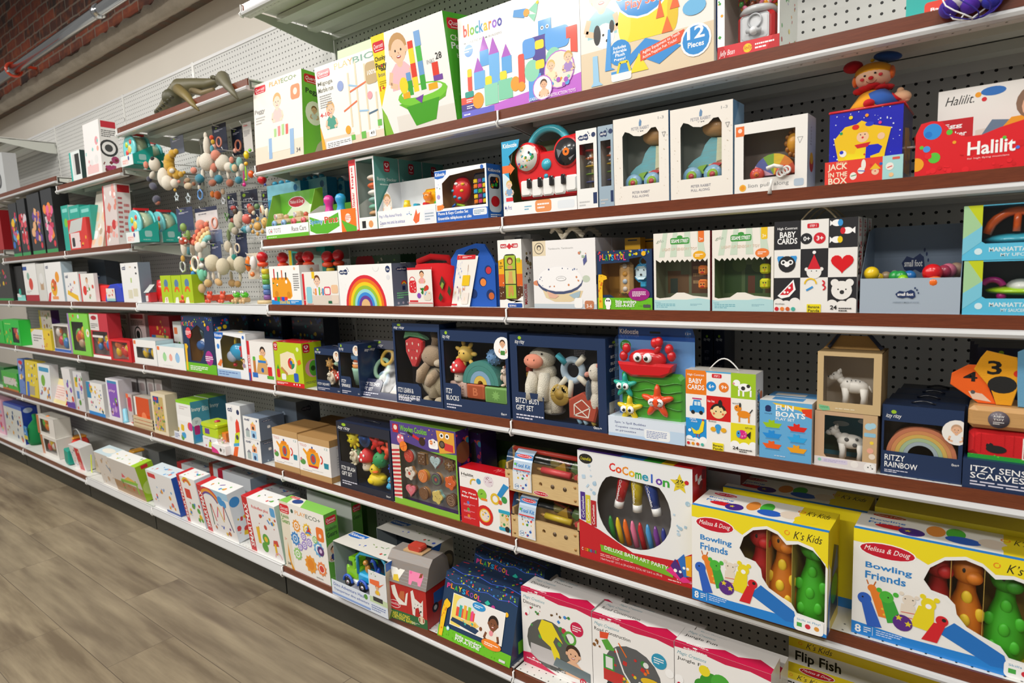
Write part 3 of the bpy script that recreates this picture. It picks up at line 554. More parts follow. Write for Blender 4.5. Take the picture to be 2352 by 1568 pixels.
carton('toy_box','wide white and purple box of foam building blocks shaped as castle and robot','box','s1',1062,1336,45,.005,.09,F='f fdfcfa;p c86ad8 0 0 1 0 1 .16 .6 .12 .16 .06;p c86ad8 .3 .02 1 .02 1 .18;r 0 0 .3 .07 6a6ad8;r 0 .13 .14 .08 e8503c;r 0 .07 .16 .07 4a3a90;w .05 .15 .08 .04 fff 2;w .05 .085 .09 .04 fff 2;w .02 .02 .1 .03 fff 1;''tb .05 .80 .035 .12 e8503c b;tb .09 .80 .012 .12 f5a83c l;tb .11 .80 .042 .08 8cc63f o;tb .155 .80 .035 .08 4ab8a0 c;tb .195 .80 .037 .12 4a9ae0 k;tb .235 .80 .037 .08 f5c83c a;tb .28 .80 .025 .08 f08a3c r;tb .31 .80 .042 .08 9a6ad8 o;tb .355 .80 .042 .08 4a4ab0 o;t .05 .73 .34 .02 bbb MAGNETIC FOAM BUILDERS;c .09 .66 .06 4a90e0;w .05 .64 .08 .05 fff 2;c .12 .55 .045 fff;c .12 .55 .035 e8f0fb;''n 9 14 .05 .3 .9 .4 .01 f0f0f0;p b05ac8 .19 .62 .27 .62 .23 .76;r .19 .47 .08 .15 5aa8e8;p b05ac8 .27 .56 .36 .56 .31 .72;r .27 .26 .09 .3 6cb4ee;p b05ac8 .13 .43 .22 .43 .17 .57;r .13 .26 .1 .17 6cb4ee;p b05ac8 .38 .5 .46 .5 .42 .62;r .38 .34 .085 .16 5aa8e8;R .04 .2 .08 .06 2aa090;R .07 .26 .04 .16 e8503c;R .07 .4 .04 .08 f0d61e;R .23 .27 .06 .09 f0e01e;R .36 .29 .06 .08 f0e01e;r .22 .08 .12 .2 8fd8b8;r .345 .1 .12 .19 7fd0ac;o .16 .15 .05 .08 f5a020;o .49 .22 .04 .07 f5a020;''p 5aa0e0 .5 .9 .6 .88 .58 .8 .49 .84;c .6 .84 .035 f5a83c;p 8fd8b8 .62 .86 .7 .92 .68 .8;p 8fd8b8 .61 .82 .66 .74 .68 .8;c .69 .9 .015 f0d61e;''r .69 .6 .1 .13 5aa8e8;c .72 .66 .018 fff;c .76 .66 .018 fff;c .72 .66 .009 222;c .76 .66 .009 222;r .64 .24 .1 .36 4a3a98;R .56 .42 .1 .18 5aa0ea;R .74 .44 .18 .19 5aa8f0;p e8503c .9 .6 .98 .6 .98 .36 .93 .38 .93 .5 .9 .5;R .52 .2 .05 .28 e8503c;c .54 .18 .045 f5a020;r .6 .02 .1 .24 5aa0ea;o .63 .3 .06 .1 8fd8b8;o .8 .36 .06 .1 8fd8b8;R .66 .48 .07 .08 f2df1e;R .66 .3 .07 .08 f2df1e;''c .84 .25 .17 c070d8;c .84 .25 .16 f4e8d8;k .78 .3 .045 f2cba8 e0c070 f0e8c0;k .91 .34 .045 f2cba8 d8b060 a8c;n 5 14 .76 .1 .16 .1 .02 f5a020 5aa8e8 b05ac8 8fd8b8;c .71 .12 .115 c070d8;c .71 .12 .105 fff;k .72 .15 .04 eab894 5a3a20 f2cba8;R .87 .93 .09 .12 9adfc8;t .6 .02 .36 .03 fff LEARNING & CONSTRUCTION TOYS',sides='eee')
o,w_,d_,h_=carton('toy_box','big puppy school play set box with a girl and a yellow tunnel','box','s1',1337,1640,-75,.005,.12,F='f f3efe8;r 0 0 1 .3 e6d3b4;k .18 .72 .11 f2cba8 e2c070 9fd4dc;o .2 .4 .08 .1 fff;o .14 .42 .03 .08 222;o .26 .46 .02 .05 333;c .19 .41 .01 222;c .24 .42 .01 222;c .22 .36 .012 222;''R .34 .3 .4 .3 f7e01c;o .36 .45 .05 .15 ffe94a;o .72 .45 .04 .15 e8c40c;c .5 .72 .26 fff;c .5 .72 .245 1e8fdc;tb .3 .76 .42 .16 fff Puppy;tb .3 .76 .415 .155 e8501c Puppy;tb .3 .63 .42 .14 fff School;tb .3 .635 .415 .13 e8501c School;tb .37 .53 .26 .09 fff Play Set;tb .37 .535 .255 .08 e8501c Play Set;''R .7 .72 .16 .18 2aa8e0;R .8 .55 .2 .45 e8404c;k .93 .85 .06 8a5a3c 2a1a10 e8404c;c .32 .24 .1 1e8fdc;tb .27 .27 .1 .025 fff Includes;tb .265 .24 .11 .025 fff Adorable;tb .285 .21 .075 .025 fff Plush;tb .275 .175 .09 .025 fff Puppy!;p 2a8fdc .3 .12 .52 .3 .78 .18 .62 .08 .46 .18 .34 .06;p f5651c .6 .42 .66 .42 .63 .56;p f5651c .7 .46 .77 .46 .74 .58;p f0701c .64 .3 .72 .3 .68 .42;''p f8e01c .4 .06 .54 .06 .47 .2;p e8501c .48 .13 .8 .21 .8 .29 .48 .21;ta .5 .175 .28 .03 fff 14 Agility Equipment to Teach;ta .5 .14 .26 .03 fff 14 Active Puppies Fun Tricks!;c .88 .19 .12 fff;c .88 .19 .105 1e8fdc;tb .82 .2 .12 .09 fff 12;tb .825 .14 .11 .04 fff Pieces;''p 9fd0f0 .08 .02 .18 .02 .15 .05 .14 .26 .1 .26 .1 .05;p 4aa0e8 .2 .12 .28 .12 .25 .14 .25 .44 .23 .44;R .25 .02 .16 .08 f0f4f8;r .25 .08 .16 .02 3a9ae0;l e8d820 .02 .3 .08 .32 .16 .38 .16 .4 .08;o .87 .43 .08 .06 6ab8e8',R='f f4f4f0;R .1 .05 .85 .5 1450a8;tbv .4 .1 .3 .4 e8301c PUPPY;tbv .72 .1 .2 .4 fff SCHOOL;r .1 .6 .8 .4 e8e01c;tv .3 .65 .4 .3 1450a8 Play Set',sides='f4f4f0')
# gumball machine in its open display box
o,w_,d_,h_=carton('candy_machine_box','open white box printed with coloured beans, holding a red candy machine','box','s1',1648,1790,-60,.008,.14,win=[(.12,.16),(.97,.16),(.97,.97),(.12,.97)],film_on=False,F='r 0 0 1 .16 c8141e;p e0303a .1 .16 .9 .16 .8 .02 .2 .02;ti .03 .03 .26 .08 fff Jelly Bean;c .5 .08 .05 ffd21e;ti .42 .05 .16 .06 c8141e Jelly;w .62 .04 .3 .08 fff 2;n 6 10 .01 .2 .09 .75 .018 e33 3a3 fa2',inner='e8e4dc',R='f f6f4ee;n 11 26 .05 .03 .9 .94 .028 e8401c 3fae4a f5a01c 8a5ab0 c8202a f2d81c',sides='f6f4ee')
def gum(m):
 cx=w_*.54;y=d_*.45;a=w_*.30;m.rbox(cx-a,y-a*.7,h_*.17,cx+a,y+a*.7,h_*.52,'c81a22',.006)
 m.rbox(cx-a*.8,y-a*.7-.003,h_*.2,cx+a*.75,y-a*.69,h_*.5,'d9dcdf',.004);m.lathe((cx,y,h_*.52),[(a*.9,0),(a*1.05,.006),(a*.9,.014)],'cfd3d6',22)
 m.ring((cx,y-a*.7-.006,h_*.42),a*.36,.002,'b8bcc0','y');m.tube([(cx-a*.4,y-a*.75-.008,h_*.31),(cx,y-a*.75-.012,h_*.3),(cx+a*.4,y-a*.75-.008,h_*.29)],.005,'c8ccd0',8);m.ell((cx,y-a*.75-.01,h_*.3),.009,'e8ebee')
def beans(m):
 cx=w_*.54;y=d_*.45;a=w_*.30;rnd=random.Random(2)
 for i in range(170):
  t=math.acos(1-2*rnd.random());f=rnd.random()*6.283;r=a*.98
  m.ell((cx+r*math.sin(t)*math.cos(f),y+r*math.sin(t)*math.sin(f)*.8,h_*.73+r*math.cos(t)),(.0075,.005,.005),rnd.choice(['d42a1c','3fae4a','f5a01c','6a3a90','f2e8d8','f2d81c','e87a9a','7a3a1c']),Matrix.Rotation(rnd.random()*3,3,'Y'),7,5)
mm=part(gum,'candy_machine',PLAS,o);part(beans,'candy_beans',PLAS,o)['kind']='stuff'
part(lambda m:m.ell((w_*.54,d_*.45,h_*.73),(w_*.32,w_*.28,w_*.32),'fff',n=22,m=14),'clear_globe',FILM,o)
o,w_,d_,h_=carton('bath_toy_box','teal bath toy box with a red corner label at the upper right','box','s1',2080,2390,-70,.02,.14,F='f 28b5ad;R .15 .0 .5 .26 e8402a;tb .2 .06 .12 .08 fff Bath;t .34 .06 .12 .08 fff Time;tb .48 .06 .16 .08 fff Basket;p 159a94 .3 .3 .6 1 .75 1 .5 .3;c .8 .6 .1 f2f0e4',sides='28b5ad')
m=MB();p=on_plane(2235,16,1,-.035);rnd=random.Random(5)
def lumps(m):
 for i,c in enumerate(('4a2a9a','f0eef4','5a30b0','e8e4ea','3a3ab8','f4f2f0')):m.ell((p.x-.035+i*.015,p.y+.02,p.z+.012+.012*(i%2)),.016,c)
lumps(m)
for i in range(9):
 a=i/9*6.28;m.tube([(p.x+.05*math.cos(a+t*.9)*math.sin(t)*.9,p.y+.005+.02*math.sin(a+t)*math.sin(t),p.z+.016+.035*math.cos(t)) for t in[j*.35 for j in range(10)]],.0012,rnd.choice(['3a2a9a','fff']),5)
o=m.build('mesh_bag',CLOTH);tag(o,'purple and white netted bag hanging over the top shelf edge at the upper right','bag')
# ================================================================ second shelf
def display_tray(name,label,shelf,xl,xr,ytray,yback,y0,d,F='',Bk='',base='fff',sides='8cc63f',back='8cc63f',group=None,slope=.45,mat=CARD,yaw=0,xt=0,z0=0,R=''):
 """open shelf box: low front, high back card, sloping sides"""
 x,y,z,w_,h1,c,s,lean=solve(shelf,xl,xr,ytray,y0,yaw,xt,z0);h2=Z_at(yback,x,y0+d*.9)-z
 m=MB();t=.0012;m.box(0,0,0,w_,t,h1,base);m.box(0,d-t,0,w_,d,h2,back);m.box(0,t,0,w_,d-t,t,base)
 for xx in(0,w_-t):m.add([(xx+i,yy,zz) for i in(0,t) for yy,zz in((t,0),(d-t,0),(d-t,h2),(d*(1-slope),h2*.95),(t,h1))],[(0,1,2,3,4),(9,8,7,6,5)]+[(i,(i+1)%5,5+(i+1)%5,5+i) for i in range(5)],sides)
 Face(m,(0,0,0),(1,0,0),(0,0,1),w_,h1,(0,-1,0)).run(F);Face(m,(0,d-t,h1*0),(1,0,0),(0,0,1),w_,h2,(0,-1,0)).run(Bk)
 if R:Face(m,(w_,0,0),(0,1,0),(0,0,1),d,h1,(1,0,0)).run(R)
 o=m.build(name,mat);o.location=(x,y,z);o.rotation_euler=(0,0,R_(yaw));tag(o,label,'box',group);return o,w_,d,h1,h2
o,w_,d_,h1,h2=display_tray('race_car_pack','green and white open pack of two wooden race cars with pink and blue wheels','s2',613,710,521,446,.006,.075,F='r 0 0 1 .3 6cc02c;t .06 .45 .3 .35 999 GO TOTS;c .13 .6 .07 e33;t .62 .45 .33 .35 777 Race Cars;w .04 .08 .4 .12 e8f4d8 1',Bk='f 6cc02c;p e8f4d8 .1 .5 .5 .9 .9 .5;'+MD(.2,.66,.4,.24)+'n 3 5 .65 .5 .3 .3 .03 e33 fff')
for i,xx in enumerate((.27,.73)):
 def car(m):
  a=w_*xx;z0=h1+.003;L=w_*.2;m.rbox(a-L,.018,z0+.006,a+L,.046,z0+.022,'f2ddb0',.005);m.rbox(a-L*.9,.02,z0+.02,a-L*.05,.044,z0+.045,'f2ddb0',.006);m.lathe((a-L*.5,.0195,z0+.034),[(.008,0),(.008,.001)],'fff',12,'y');m.ell((a+L*.4,.032,z0+.03),.010,['f2c6a0','e8503c'][i])
  f=Face(m,(a-L*.75,.0185,z0+.024),(1,0,0),(0,0,1),.014,.02,(0,-1,0));f.run('o .5 .5 .5 .5 fff;tb .3 .15 .4 .7 '+['e02a2a 1','2a70c8 2'][i])
 c_=part(car,'wooden_car',WOOD,o)
 for q in(-1,1):part(lambda m:wheel(m,(w_*xx+q*w_*.115,.012,h1+.008),.0135,.009,['8fbce8','f0606c'][i],'d84a5a' if i else '6aa0d8'),'wheel',PLAS,c_)
part(lambda m:m.add([(.002,.002,h1),(w_-.002,.002,h1),(w_-.002,.02,h2*.93),(.002,.02,h2*.93)],[(0,1,2,3)],'fff'),'clear_cover',FILM,o)
# blue clear-topped packs behind
for i,(xl_,xr_,yt_,yy) in enumerate(((624,700,428,.16),(690,760,418,.2),(740,800,425,.26))):
 o,w_,d_,h_=carton('water_toy_pack',['blue clear-topped pack behind the race cars','blue clear-topped pack behind the spinning pins','blue clear-topped pack deepest on the second shelf'][i],'pack','s2',xl_,xr_,yt_,yy,.05,F='f 2a9fd0;r 0 .75 1 .25 8fd8ee;n 4 12 0 .5 1 .45 .05 0a78b0 6ac8e8',sides='1f8fc4',group='blue packs at the back',mat=PLAS)
 part(lambda m:[m.ell((w_*(.2+.2*k),.01,h_+.006),(.012,.012,.01),'3ab0dc') for k in range(4)],'bubble_lid',PLAS,o)
o,w_,d_,h1,h2=display_tray('spinning_pins_pack','green spinning pins pack with glossy pink and blue pins standing out','s2',712,820,491,470,.006,.10,sides='f4f4f0',back='5cae2c',F='f fff;p 5cb82a .02 .2 .02 .85 .3 .6 .65 .9 .66 .3 .4 .02 .15 .05;r .7 0 .3 1 f47b20;p 5cb82a .7 .55 1 .2 1 .0 .8 0;c .84 .6 .2 fbe8dc;w .78 .5 .13 .22 e8704c 3;tb .02 .42 .3 .3 fff Spinny;tb .03 .44 .28 .27 2a8fd8 Spinny;tb .34 .46 .3 .32 fff Pins;tb .35 .48 .28 .29 e0402a Pins')
for i,(fx,c) in enumerate(((.3,'e83a9c'),(.55,'3aa8e0'),(.8,'58b82c'))):
 part(lambda m:m.lathe((w_*fx,.035+(.03 if i==2 else 0),h1*.6),[(.014,0),(.020,.008),(.019,.03),(.013,.048),(.014,.058),(.019,.07),(.019,.08),(.013,.09),(.001,.094)],c,18),'spinning_pin',PLAS,o)
for i in range(3):
 xx=811;lab=['red-spined clear-fronted stacking rabbit box with a teal side, first of the row','teal stacking toy box right behind the red-spined one','teal stacking toy box third and deepest in its row'][i]
 w0=X_at(868,.008,SH['s2'])-X_at(811,.008,SH['s2']);xw=X_at(811,.008,SH['s2'])
 pxl=proj((xw,.008+.112*i,SH['s2']))[0];pxr=proj((xw+w0,.008+.112*i,SH['s2']))[0];ht=Z_at(373,xw,.008)-SH['s2']+.006
 o,w_,d_,h_=carton('stacking_toy_box',lab,'box','s2',pxl,pxr,373,.008+.112*i,.108,h=ht,group='teal stacking toy boxes',win=[(.3,.18),(.95,.18),(.95,.97),(.3,.97)],inner='cfe0da',F='r 0 0 .28 1 d8202c;r .04 .02 .2 .9 f4f4f0;tbv .05 .15 .15 .4 d8202c Bunny Stacker;tbv .06 .6 .12 .3 d8202c hape;r .28 0 .72 .16 f8f8f4;r .4 .03 .15 .1 222;c .75 .08 .05 e8a060',R='f 5fa39a;'+HP(.4,.8,.24,.15)+'t .1 .66 .8 .06 e8f4f0 Bunny Stacker;w .2 .6 .6 .04 d0e8e0 1;'+('p e8efe8 .1 .0 1 .0 1 .25 .8 .42 .6 .48 .35 .35;k .5 .28 .08 f0cbb0 c8a080 fff' if i==0 else ''),sides='5fa39a')
 if i==0:part(lambda m:[m.ell((w_*.62,.05,h_*z),(w_*.24,w_*.24,h_*.05),c) for z,c in((.24,'d8a878'),(.33,'7fc0a8'),(.43,'8fb8b0'),(.53,'f4f0e8'),(.63,'e8703c'),(.74,'e8dccc'))],'stacking_rings',RUBB,o)
o,w_,d_,h1,h2=display_tray('animal_friends_pack','white pop-up animal toy pack with a baby photo and coloured push buttons','s2',870,1003,486,418,.006,.11,sides='f0f4f8',back='f4f8fb',F='f fafafa;w .03 .1 .1 .2 bbb 2;t .03 .55 .4 .22 3a4aa8 Pop ’n Play Animal Friends;t .03 .22 .45 .2 3a4aa8 Coucou mes amis les animaux;p f0703c .62 .3 .68 .9 .7 .6 .74 .7 .72 .2 .66 .1;R .8 .1 .18 .7 eef2fa;w .82 .2 .14 .45 9ab 3;n 3 5 .5 .5 .1 .3 .04 5a5 58c',Bk=KZ(.62,.72,.3,.26))
part(lambda m:(m.add([(.005+a*.045,.02,h1*.9+b*.07) for a,b in((0,0),(1,0),(1,.5),(.85,.8),(.55,1),(.3,.9),(.1,.6))],[tuple(range(7))],'e4ded2'),Face(m,(.005,.0195,h1*.85),(1,0,0),(0,0,1),.045,.075,(0,-1,0)).run('k .5 .6 .22 f0c8ac c0905c f4f0ea')),'photo_card',CARD,o)
def popup(m):
 m.rbox(.04,.018,h1*.7,w_-.004,.07,h1+.006,'f4f4f2',.006)
 for fx,c in((.42,'f2c81c'),(.58,'2aa8c8'),(.74,'d8262c'),(.93,'3fae3a')):m.rbox(w_*fx-.009,.02,h1+.005,w_*fx+.009,.04,h1+.014,c,.003)
 m.tube([(w_*.37,.04,h1),(w_*.38,.04,h1+.03)],[.014,.009],'f2d21c',12)
 for fx,c in((.66,'f08a1c'),(.86,'9ab81c')):
  m.ell((w_*fx,.06,h1+.035),(.016,.014,.015),c)
  for q in(-1,1):m.ell((w_*fx+q*.013,.058,h1+.046),.005,c);m.ell((w_*fx+q*.005,.047,h1+.038),.0018,'222',n=6,m=4)
 m.rbox(w_*.55,.075,h1+.01,w_*.98,.085,h1+.062,'f0b81c',.008)
part(popup,'popup_toy',PLAS,o)
o,w_,d_,h_=carton('phone_and_keys_box','blue and white window box holding a red toy key and a toy phone','box','s2',1004,1122,394,.006,.07,win=[(.14,.27),(.14,.75),(.3,.88),(.8,.92),(.97,.92),(.97,.27)],inner='d8a868',F='r 0 0 1 .22 2a6ac8;'+KZ(0,.84,.24,.15)+'tb .03 .13 .6 .075 fff Phone & Keys Combo Set;tb .03 .035 .66 .075 fff Ensemble téléphone et clés;R .72 .08 .26 .13 eef4fb;w .74 .1 .2 .08 58a 3;c .92 .95 .04 2a6ac8;p f08a3c .02 .24 .02 .34 .12 .34 .12 .37 .17 .3 .12 .24 .12 .27 .1 .24;c .06 .5 .045 b8a8d8;n 3 4 .02 .6 .08 .15 .01 5a5 36b',R='f 2a6ac8;R .1 .12 .8 .7 dfe9f6;R .2 .55 .6 .22 223;n 4 14 .22 .57 .5 .18 .03 f80 3b4 e33 fd2;o .5 .32 .28 .1 d8202c;tb .1 .86 .8 .06 fff Kidoozie;w .15 .02 .7 .07 fff 2',sides='2a6ac8')
def key(m):m.ell((w_*.4,.03,h_*.6),(w_*.17,.018,h_*.27),'e01c24',Matrix.Rotation(.25,3,'Y'),20,12);[m.ell((w_*x,.012+abs(x-.4)*.05,h_*z),(w_*.035,.004,h_*.03),c) for x,z,c in((.36,.72,'fff'),(.48,.7,'f5c01c'),(.46,.58,'f5c01c'),(.32,.48,'3aa0c8'),(.42,.44,'3aa0c8'),(.28,.6,'3aa0c8'))];m.tube([(w_*.26,.03,h_*.35),(w_*.2,.03,h_*.3)],.004,'2a6ac8');m.tube([(w_*.3,.03,h_*.34),(w_*.46,.025,h_*.29)],.004,'9ad01c')
def phone(m):
 m.rbox(w_*.66,.02,h_*.28,w_*.93,.032,h_*.88,'2a2228',.006)
 cs=['f0801c','4cb83a','2aa8dc','7a3a98','f2d01c','e03a6c']
 for i in range(15):a,b=i%3,i//3;m.rbox(w_*(.675+.083*a),.018,h_*(.31+.095*b),w_*(.745+.083*a),.021,h_*(.385+.095*b),cs[(i*5+b)%6],.002)
part(key,'toy_key',PLAS,o);part(phone,'toy_phone',PLAS,o)
# keyboard in open box
o,w_,d_,h1,h2=display_tray('piano_box','olive and white display box of the red turntable toy piano','s2',1158,1326,468,333,.006,.1,sides='58683a',back='6a7c46',base='f6f6f4',F='f fafafa;w .3 .3 .1 .4 5ac 2;R .45 .1 .22 .9 f09a5c;w .48 .3 .16 .5 fff 2;t .02 .4 .1 .4 3a4aa8 My First;R .75 .2 .22 .6 e8eef4',Bk='r 0 0 .3 1 6a7c46')
def sidecard(m):
 H=h2*.985;f=Face(m,(0,.001,0),(1,0,0),(0,0,1),w_,H,(0,-1,0))
 f.run('p 2aa8d8 0 .8 0 1 .26 1 .24 .9 .1 .8 .12 .72 .08 .66 .16 0 0 0;p d8ecf6 0 .0 0 .6 .1 .5 .17 0;tb .02 .91 .2 .06 fff Kidoozie;p f0702c 0 .58 0 .68 .11 .68 .11 .71 .18 .63 .11 .55 .11 .58;k .09 .42 .05 f0cbb0 e0c070 8ac;r .04 .2 .1 .05 e8303c')
part(sidecard,'corner_card',CARD,o)
def piano(m):
 z0=h1+.004;H=h2-h1;a,b=w_*.2,w_*.98;y=.016
 P=[(a,z0+H*.02),(b,z0+.0),(b,z0+H*.92),(w_*.8,z0+H*.9),(w_*.72,z0+H*.72),(w_*.5,z0+H*.72),(w_*.42,z0+H*.86),(w_*.3,z0+H*.9),(a-.01,z0+H*.75),(a-.012,z0+H*.4)]
 m.prism(P,y,y+.045,'dc1c22',.006)
 for fx,fz,face in((.32,.66,'f4f2ea'),(.85,.66,'26262a')):
  m.lathe((w_*fx,y-.004,z0+H*fz),[(w_*.165,0),(w_*.172,.004),(w_*.172,.03)],'dc1c22',28,'y');m.lathe((w_*fx,y-.0055,z0+H*fz),[(w_*.145,0),(w_*.145,.004)],face,28,'y')
 f=Face(m,(0,y-.0058,z0),(1,0,0),(0,0,1),w_,H,(0,-1,0));f.run('c .85 .66 .06 f07a1c;c .85 .66 .02 222;p 77777c .73 .72 .8 .68 .75 .58;p 77777c .9 .52 .96 .6 .88 .56;n 8 26 .22 .5 .2 .34 .022 e8b020 3a9a4a 6a4ab0 e04a3a 2aa8b0 333')
 m.lathe((w_*.58,y-.004,z0+H*.52),[(w_*.06,0),(w_*.064,.006)],'3ab4cc',18,'y');m.lathe((w_*.57,y-.003,z0+H*.34),[(w_*.025,0),(w_*.028,.006)],'2aa0c0',14,'y');m.rbox(w_*.53,y-.003,z0+H*.27,w_*.62,y,z0+H*.3,'f08a3c',.002)
def keys(m):
 z0=h1+.004;H=h2-h1;y=.010
 for i in range(5):a=w_*(.22+.152*i);m.rbox(a,y,z0+H*(.035 if 0<i<4 else.06),a+w_*.148,y+.01,z0+H*.31,'f6f5f2',.004)
 for fx in(.35,.5,.655,.81):m.rbox(w_*fx-.006,y-.006,z0+H*.18,w_*fx+.006,y+.004,z0+H*.33,'1c1a1c',.002)
pn=part(piano,'toy_piano',PLAS,o);part(keys,'piano_keys',PLAS,pn);part(lambda m:m.ring((w_*.58,.03,h1+(h2-h1)*.72),w_*.27,.011,'42b8cc','y',0,180),'handle',PLAS,pn)
# rainmakers
for i,(a,b,yt_,bs,lg,lab) in enumerate(((1327,1374,301,'f4f4f2','1d3260','narrow white window box of a bead rainmaker beside the toy piano'),(1377,1411,291,'9fb4c4','1d3260','narrow slate blue rainmaker box between two white window boxes'))):
 o,w_,d_,h_=carton('rainmaker_box',lab,'box','s2',a,b,yt_,.006,.06,group='rainmaker boxes',win=RW(.16,.26,.84,.82),inner='c8c4c0',base=bs,sides='8fa4b8',F=SF(.1,.86,.6,.1,lg)+'c .85 .92 .03 1d3260;w .1 .03 .5 .08 ccc 2;r .78 .06 .18 .14 1d3260')
 def rain(m):
  m.cyl((w_*.5,.03,h_*.26),(w_*.5,.03,h_*.82),w_*.06,'e8cf9c',10)
  for j,c in enumerate(('4a6ac8','7ac03a','f2c81c','f0701c','d8263c')):m.lathe((w_*.5,.03,h_*(.34+.1*j)),[(w_*.1,0),(w_*.3,.001),(w_*.3,.003),(w_*.1,.004)],c,10)
 part(rain,'bead_rod',WOOD,o);part(lambda m:m.tube([(w_*.5,.03,h_*.25),(w_*.5,.03,h_*.83)],w_*.33,'fff',16),'clear_tube',FILM,o)
def pull_toy(o,w_,h_,k):
 def body(m):
  cx=w_*.6;m.prism([(w_*.22,h_*.26),(w_*.84,h_*.24),(w_*.88,h_*.5),(w_*.8,h_*.64),(w_*.6,h_*.66),(w_*.5,h_*.6),(w_*.42,h_*.48),(w_*.3,h_*.42),(w_*.2,h_*.36)],.025,.055,'5cbccc',.004)
  m.prism([(w_*.5,h_*.22),(w_*.88,h_*.24),(w_*.9,h_*.4),(w_*.55,h_*.38)],.023,.057,'e8bc84',.004);m.prism([(w_*.68,h_*.38),(w_*.9,h_*.4),(w_*.82,h_*.64),(w_*.7,h_*.65)],.022,.058,'e4ecc8',.003)
  m.prism([(w_*.33,h_*.31),(w_*.42,h_*.36),(w_*.55,h_*.37),(w_*.48,h_*.31),(w_*.52,h_*.27),(w_*.4,h_*.28)],.020,.024,'7cc43a');m.prism([(w_*.58,h_*.35),(w_*.66,h_*.38),(w_*.8,h_*.37),(w_*.72,h_*.33),(w_*.62,h_*.32)],.019,.023,'d83048')
 b=part(body,'pull_toy',WOOD,o);part(lambda m:m.ell((w_*.68,.04,h_*.77),(w_*.25,.028,h_*.105),'dfae74',n=20,m=12),'wooden_head',WOOD,b)
 for q in(.32,.66):part(lambda m:(m.lathe((w_*q,.010,h_*.25),[(w_*.14,0),(w_*.15,.003),(w_*.15,.012)],'74b8e0',22,'y'),m.lathe((w_*q,.009,h_*.25),[(w_*.085,0),(w_*.085,.002)],'8cc83a',18,'y'),m.lathe((w_*q,.008,h_*.25),[(w_*.045,0),(w_*.045,.002)],'c8304c',14,'y')),'wheel',WOOD,b)
PW=[(.17,.22),(.83,.22),(.83,.78),(.78,.84),(.7,.84),(.62,.79),(.5,.765),(.38,.78),(.3,.82),(.22,.84),(.17,.79)]
for i,(a,b,yt_) in enumerate(((1412,1537,276),(1541,1683,254))):
 o,w_,d_,h_=carton('pull_toy_box',['cream window box of a blue wooden pull toy, shorter one beside the rainmakers','cream window box of a blue wooden pull toy, taller one with a wide blue side'][i],'box','s2',a,b,yt_,.006,.075,group='pull toy window boxes',win=PW,inner='a9aca2',base='f3ede4',sides='8db4d4',F='t .34 .84 .32 .035 9a9aa8 PETER RABBIT;t .44 .815 .12 .015 bbb TM;p 6a90b8 .48 .88 .52 .88 .53 .93 .5 .96 .48 .92;t .82 .92 .1 .03 aaa 1-3;t .34 .12 .32 .028 8a8a98 PETER RABBIT;t .34 .075 .3 .028 8a8a98 PULL ALONG;n 5 16 .02 .02 .12 .9 .004 c8b8a0;n 6 16 .86 .02 .12 .8 .004 c8b8a0;l aaa .006 .89 .77 .92 .72 .95 .77 .89 .77',R='f 8db4d4;p 6a98c0 0 1 .6 1 0 .7')
 pull_toy(o,w_,h_,i)
o,w_,d_,h_=carton('lion_toy_box','white window box of a rainbow-striped lion pull toy, cord hanging out','box','s2',1687,1853,287,.006,.07,win=RW(.13,.2,.84,.84),inner='94867a',base='f4f1ec',sides='ccd2d6',F='r .02 .82 .12 .14 f0742c;c .08 .9 .03 fbe3d4;t .2 .06 .3 .07 999 lion pull;t .56 .06 .2 .07 999 along;c .12 .08 .05 f5b83c;c .12 .08 .032 f09a1c;R .83 .04 .13 .1 b8c8d8;l aaa .006 .87 .7 .9 .62 .94 .7 .87 .7',R='f ccd2d6;tv .3 .6 .2 .25 aaa lion;o .5 .35 .25 .12 c8342c;o .5 .42 .2 .08 f0b01c')
def lion(m):
 cx=w_*.52;cz=h_*.24;n=12;cs=['e8b8d8','e8b8d8','2a60b8','2a60b8','6cb82c','6cb82c','f2d01c','f2d01c','f08a1c','f08a1c','e0401c','e0401c']
 for i in range(n):
  t0,t1=math.pi*(1-i/n),math.pi*(1-(i+1)/n);m.prism([(cx,cz),(cx+w_*.3*math.cos(t0),cz+h_*.3*math.sin(t0)),(cx+w_*.3*math.cos(t1),cz+h_*.3*math.sin(t1))],.02,.05,cs[i])
b=part(lion,'lion_body',WOOD,o)
part(lambda m:([m.ell((w_*.8+w_*.115*math.cos(a*.5236),.032,h_*.66+h_*.17*math.sin(a*.5236)),(w_*.045,.012,h_*.045),'a86a1c') for a in range(12)],m.ell((w_*.8,.03,h_*.66),(w_*.12,.02,h_*.16),'f0a81c')),'lion_head',WOOD,b)
for q in(.3,.66):part(lambda m:(wheel(m,(w_*q,.014,h_*.26),w_*.1,.012,'d8202c','f07a1c')),'wheel',WOOD,b)
part(lambda m:(m.tube([(w_*.98*t,-.004-.012*math.sin(t*3),h_*(.34-.3*abs(t-.6))) for t in(.72,.66,.6,.55,.5)],.004,'f0eeea',6),[m.ring((w_*.7+q*.006,-.006,h_*.25+q*.003),.007,.0022,'f0eeea','y') for q in(-1,0,1)],m.tube([(w_*.55,-.008,h_*.16),(w_*.53,-.010,h_*.06),(w_*.52,-.009,-.006)],[.0035,.003,.005],'f0eeea',6)),'pull_cord',CLOTH,o)
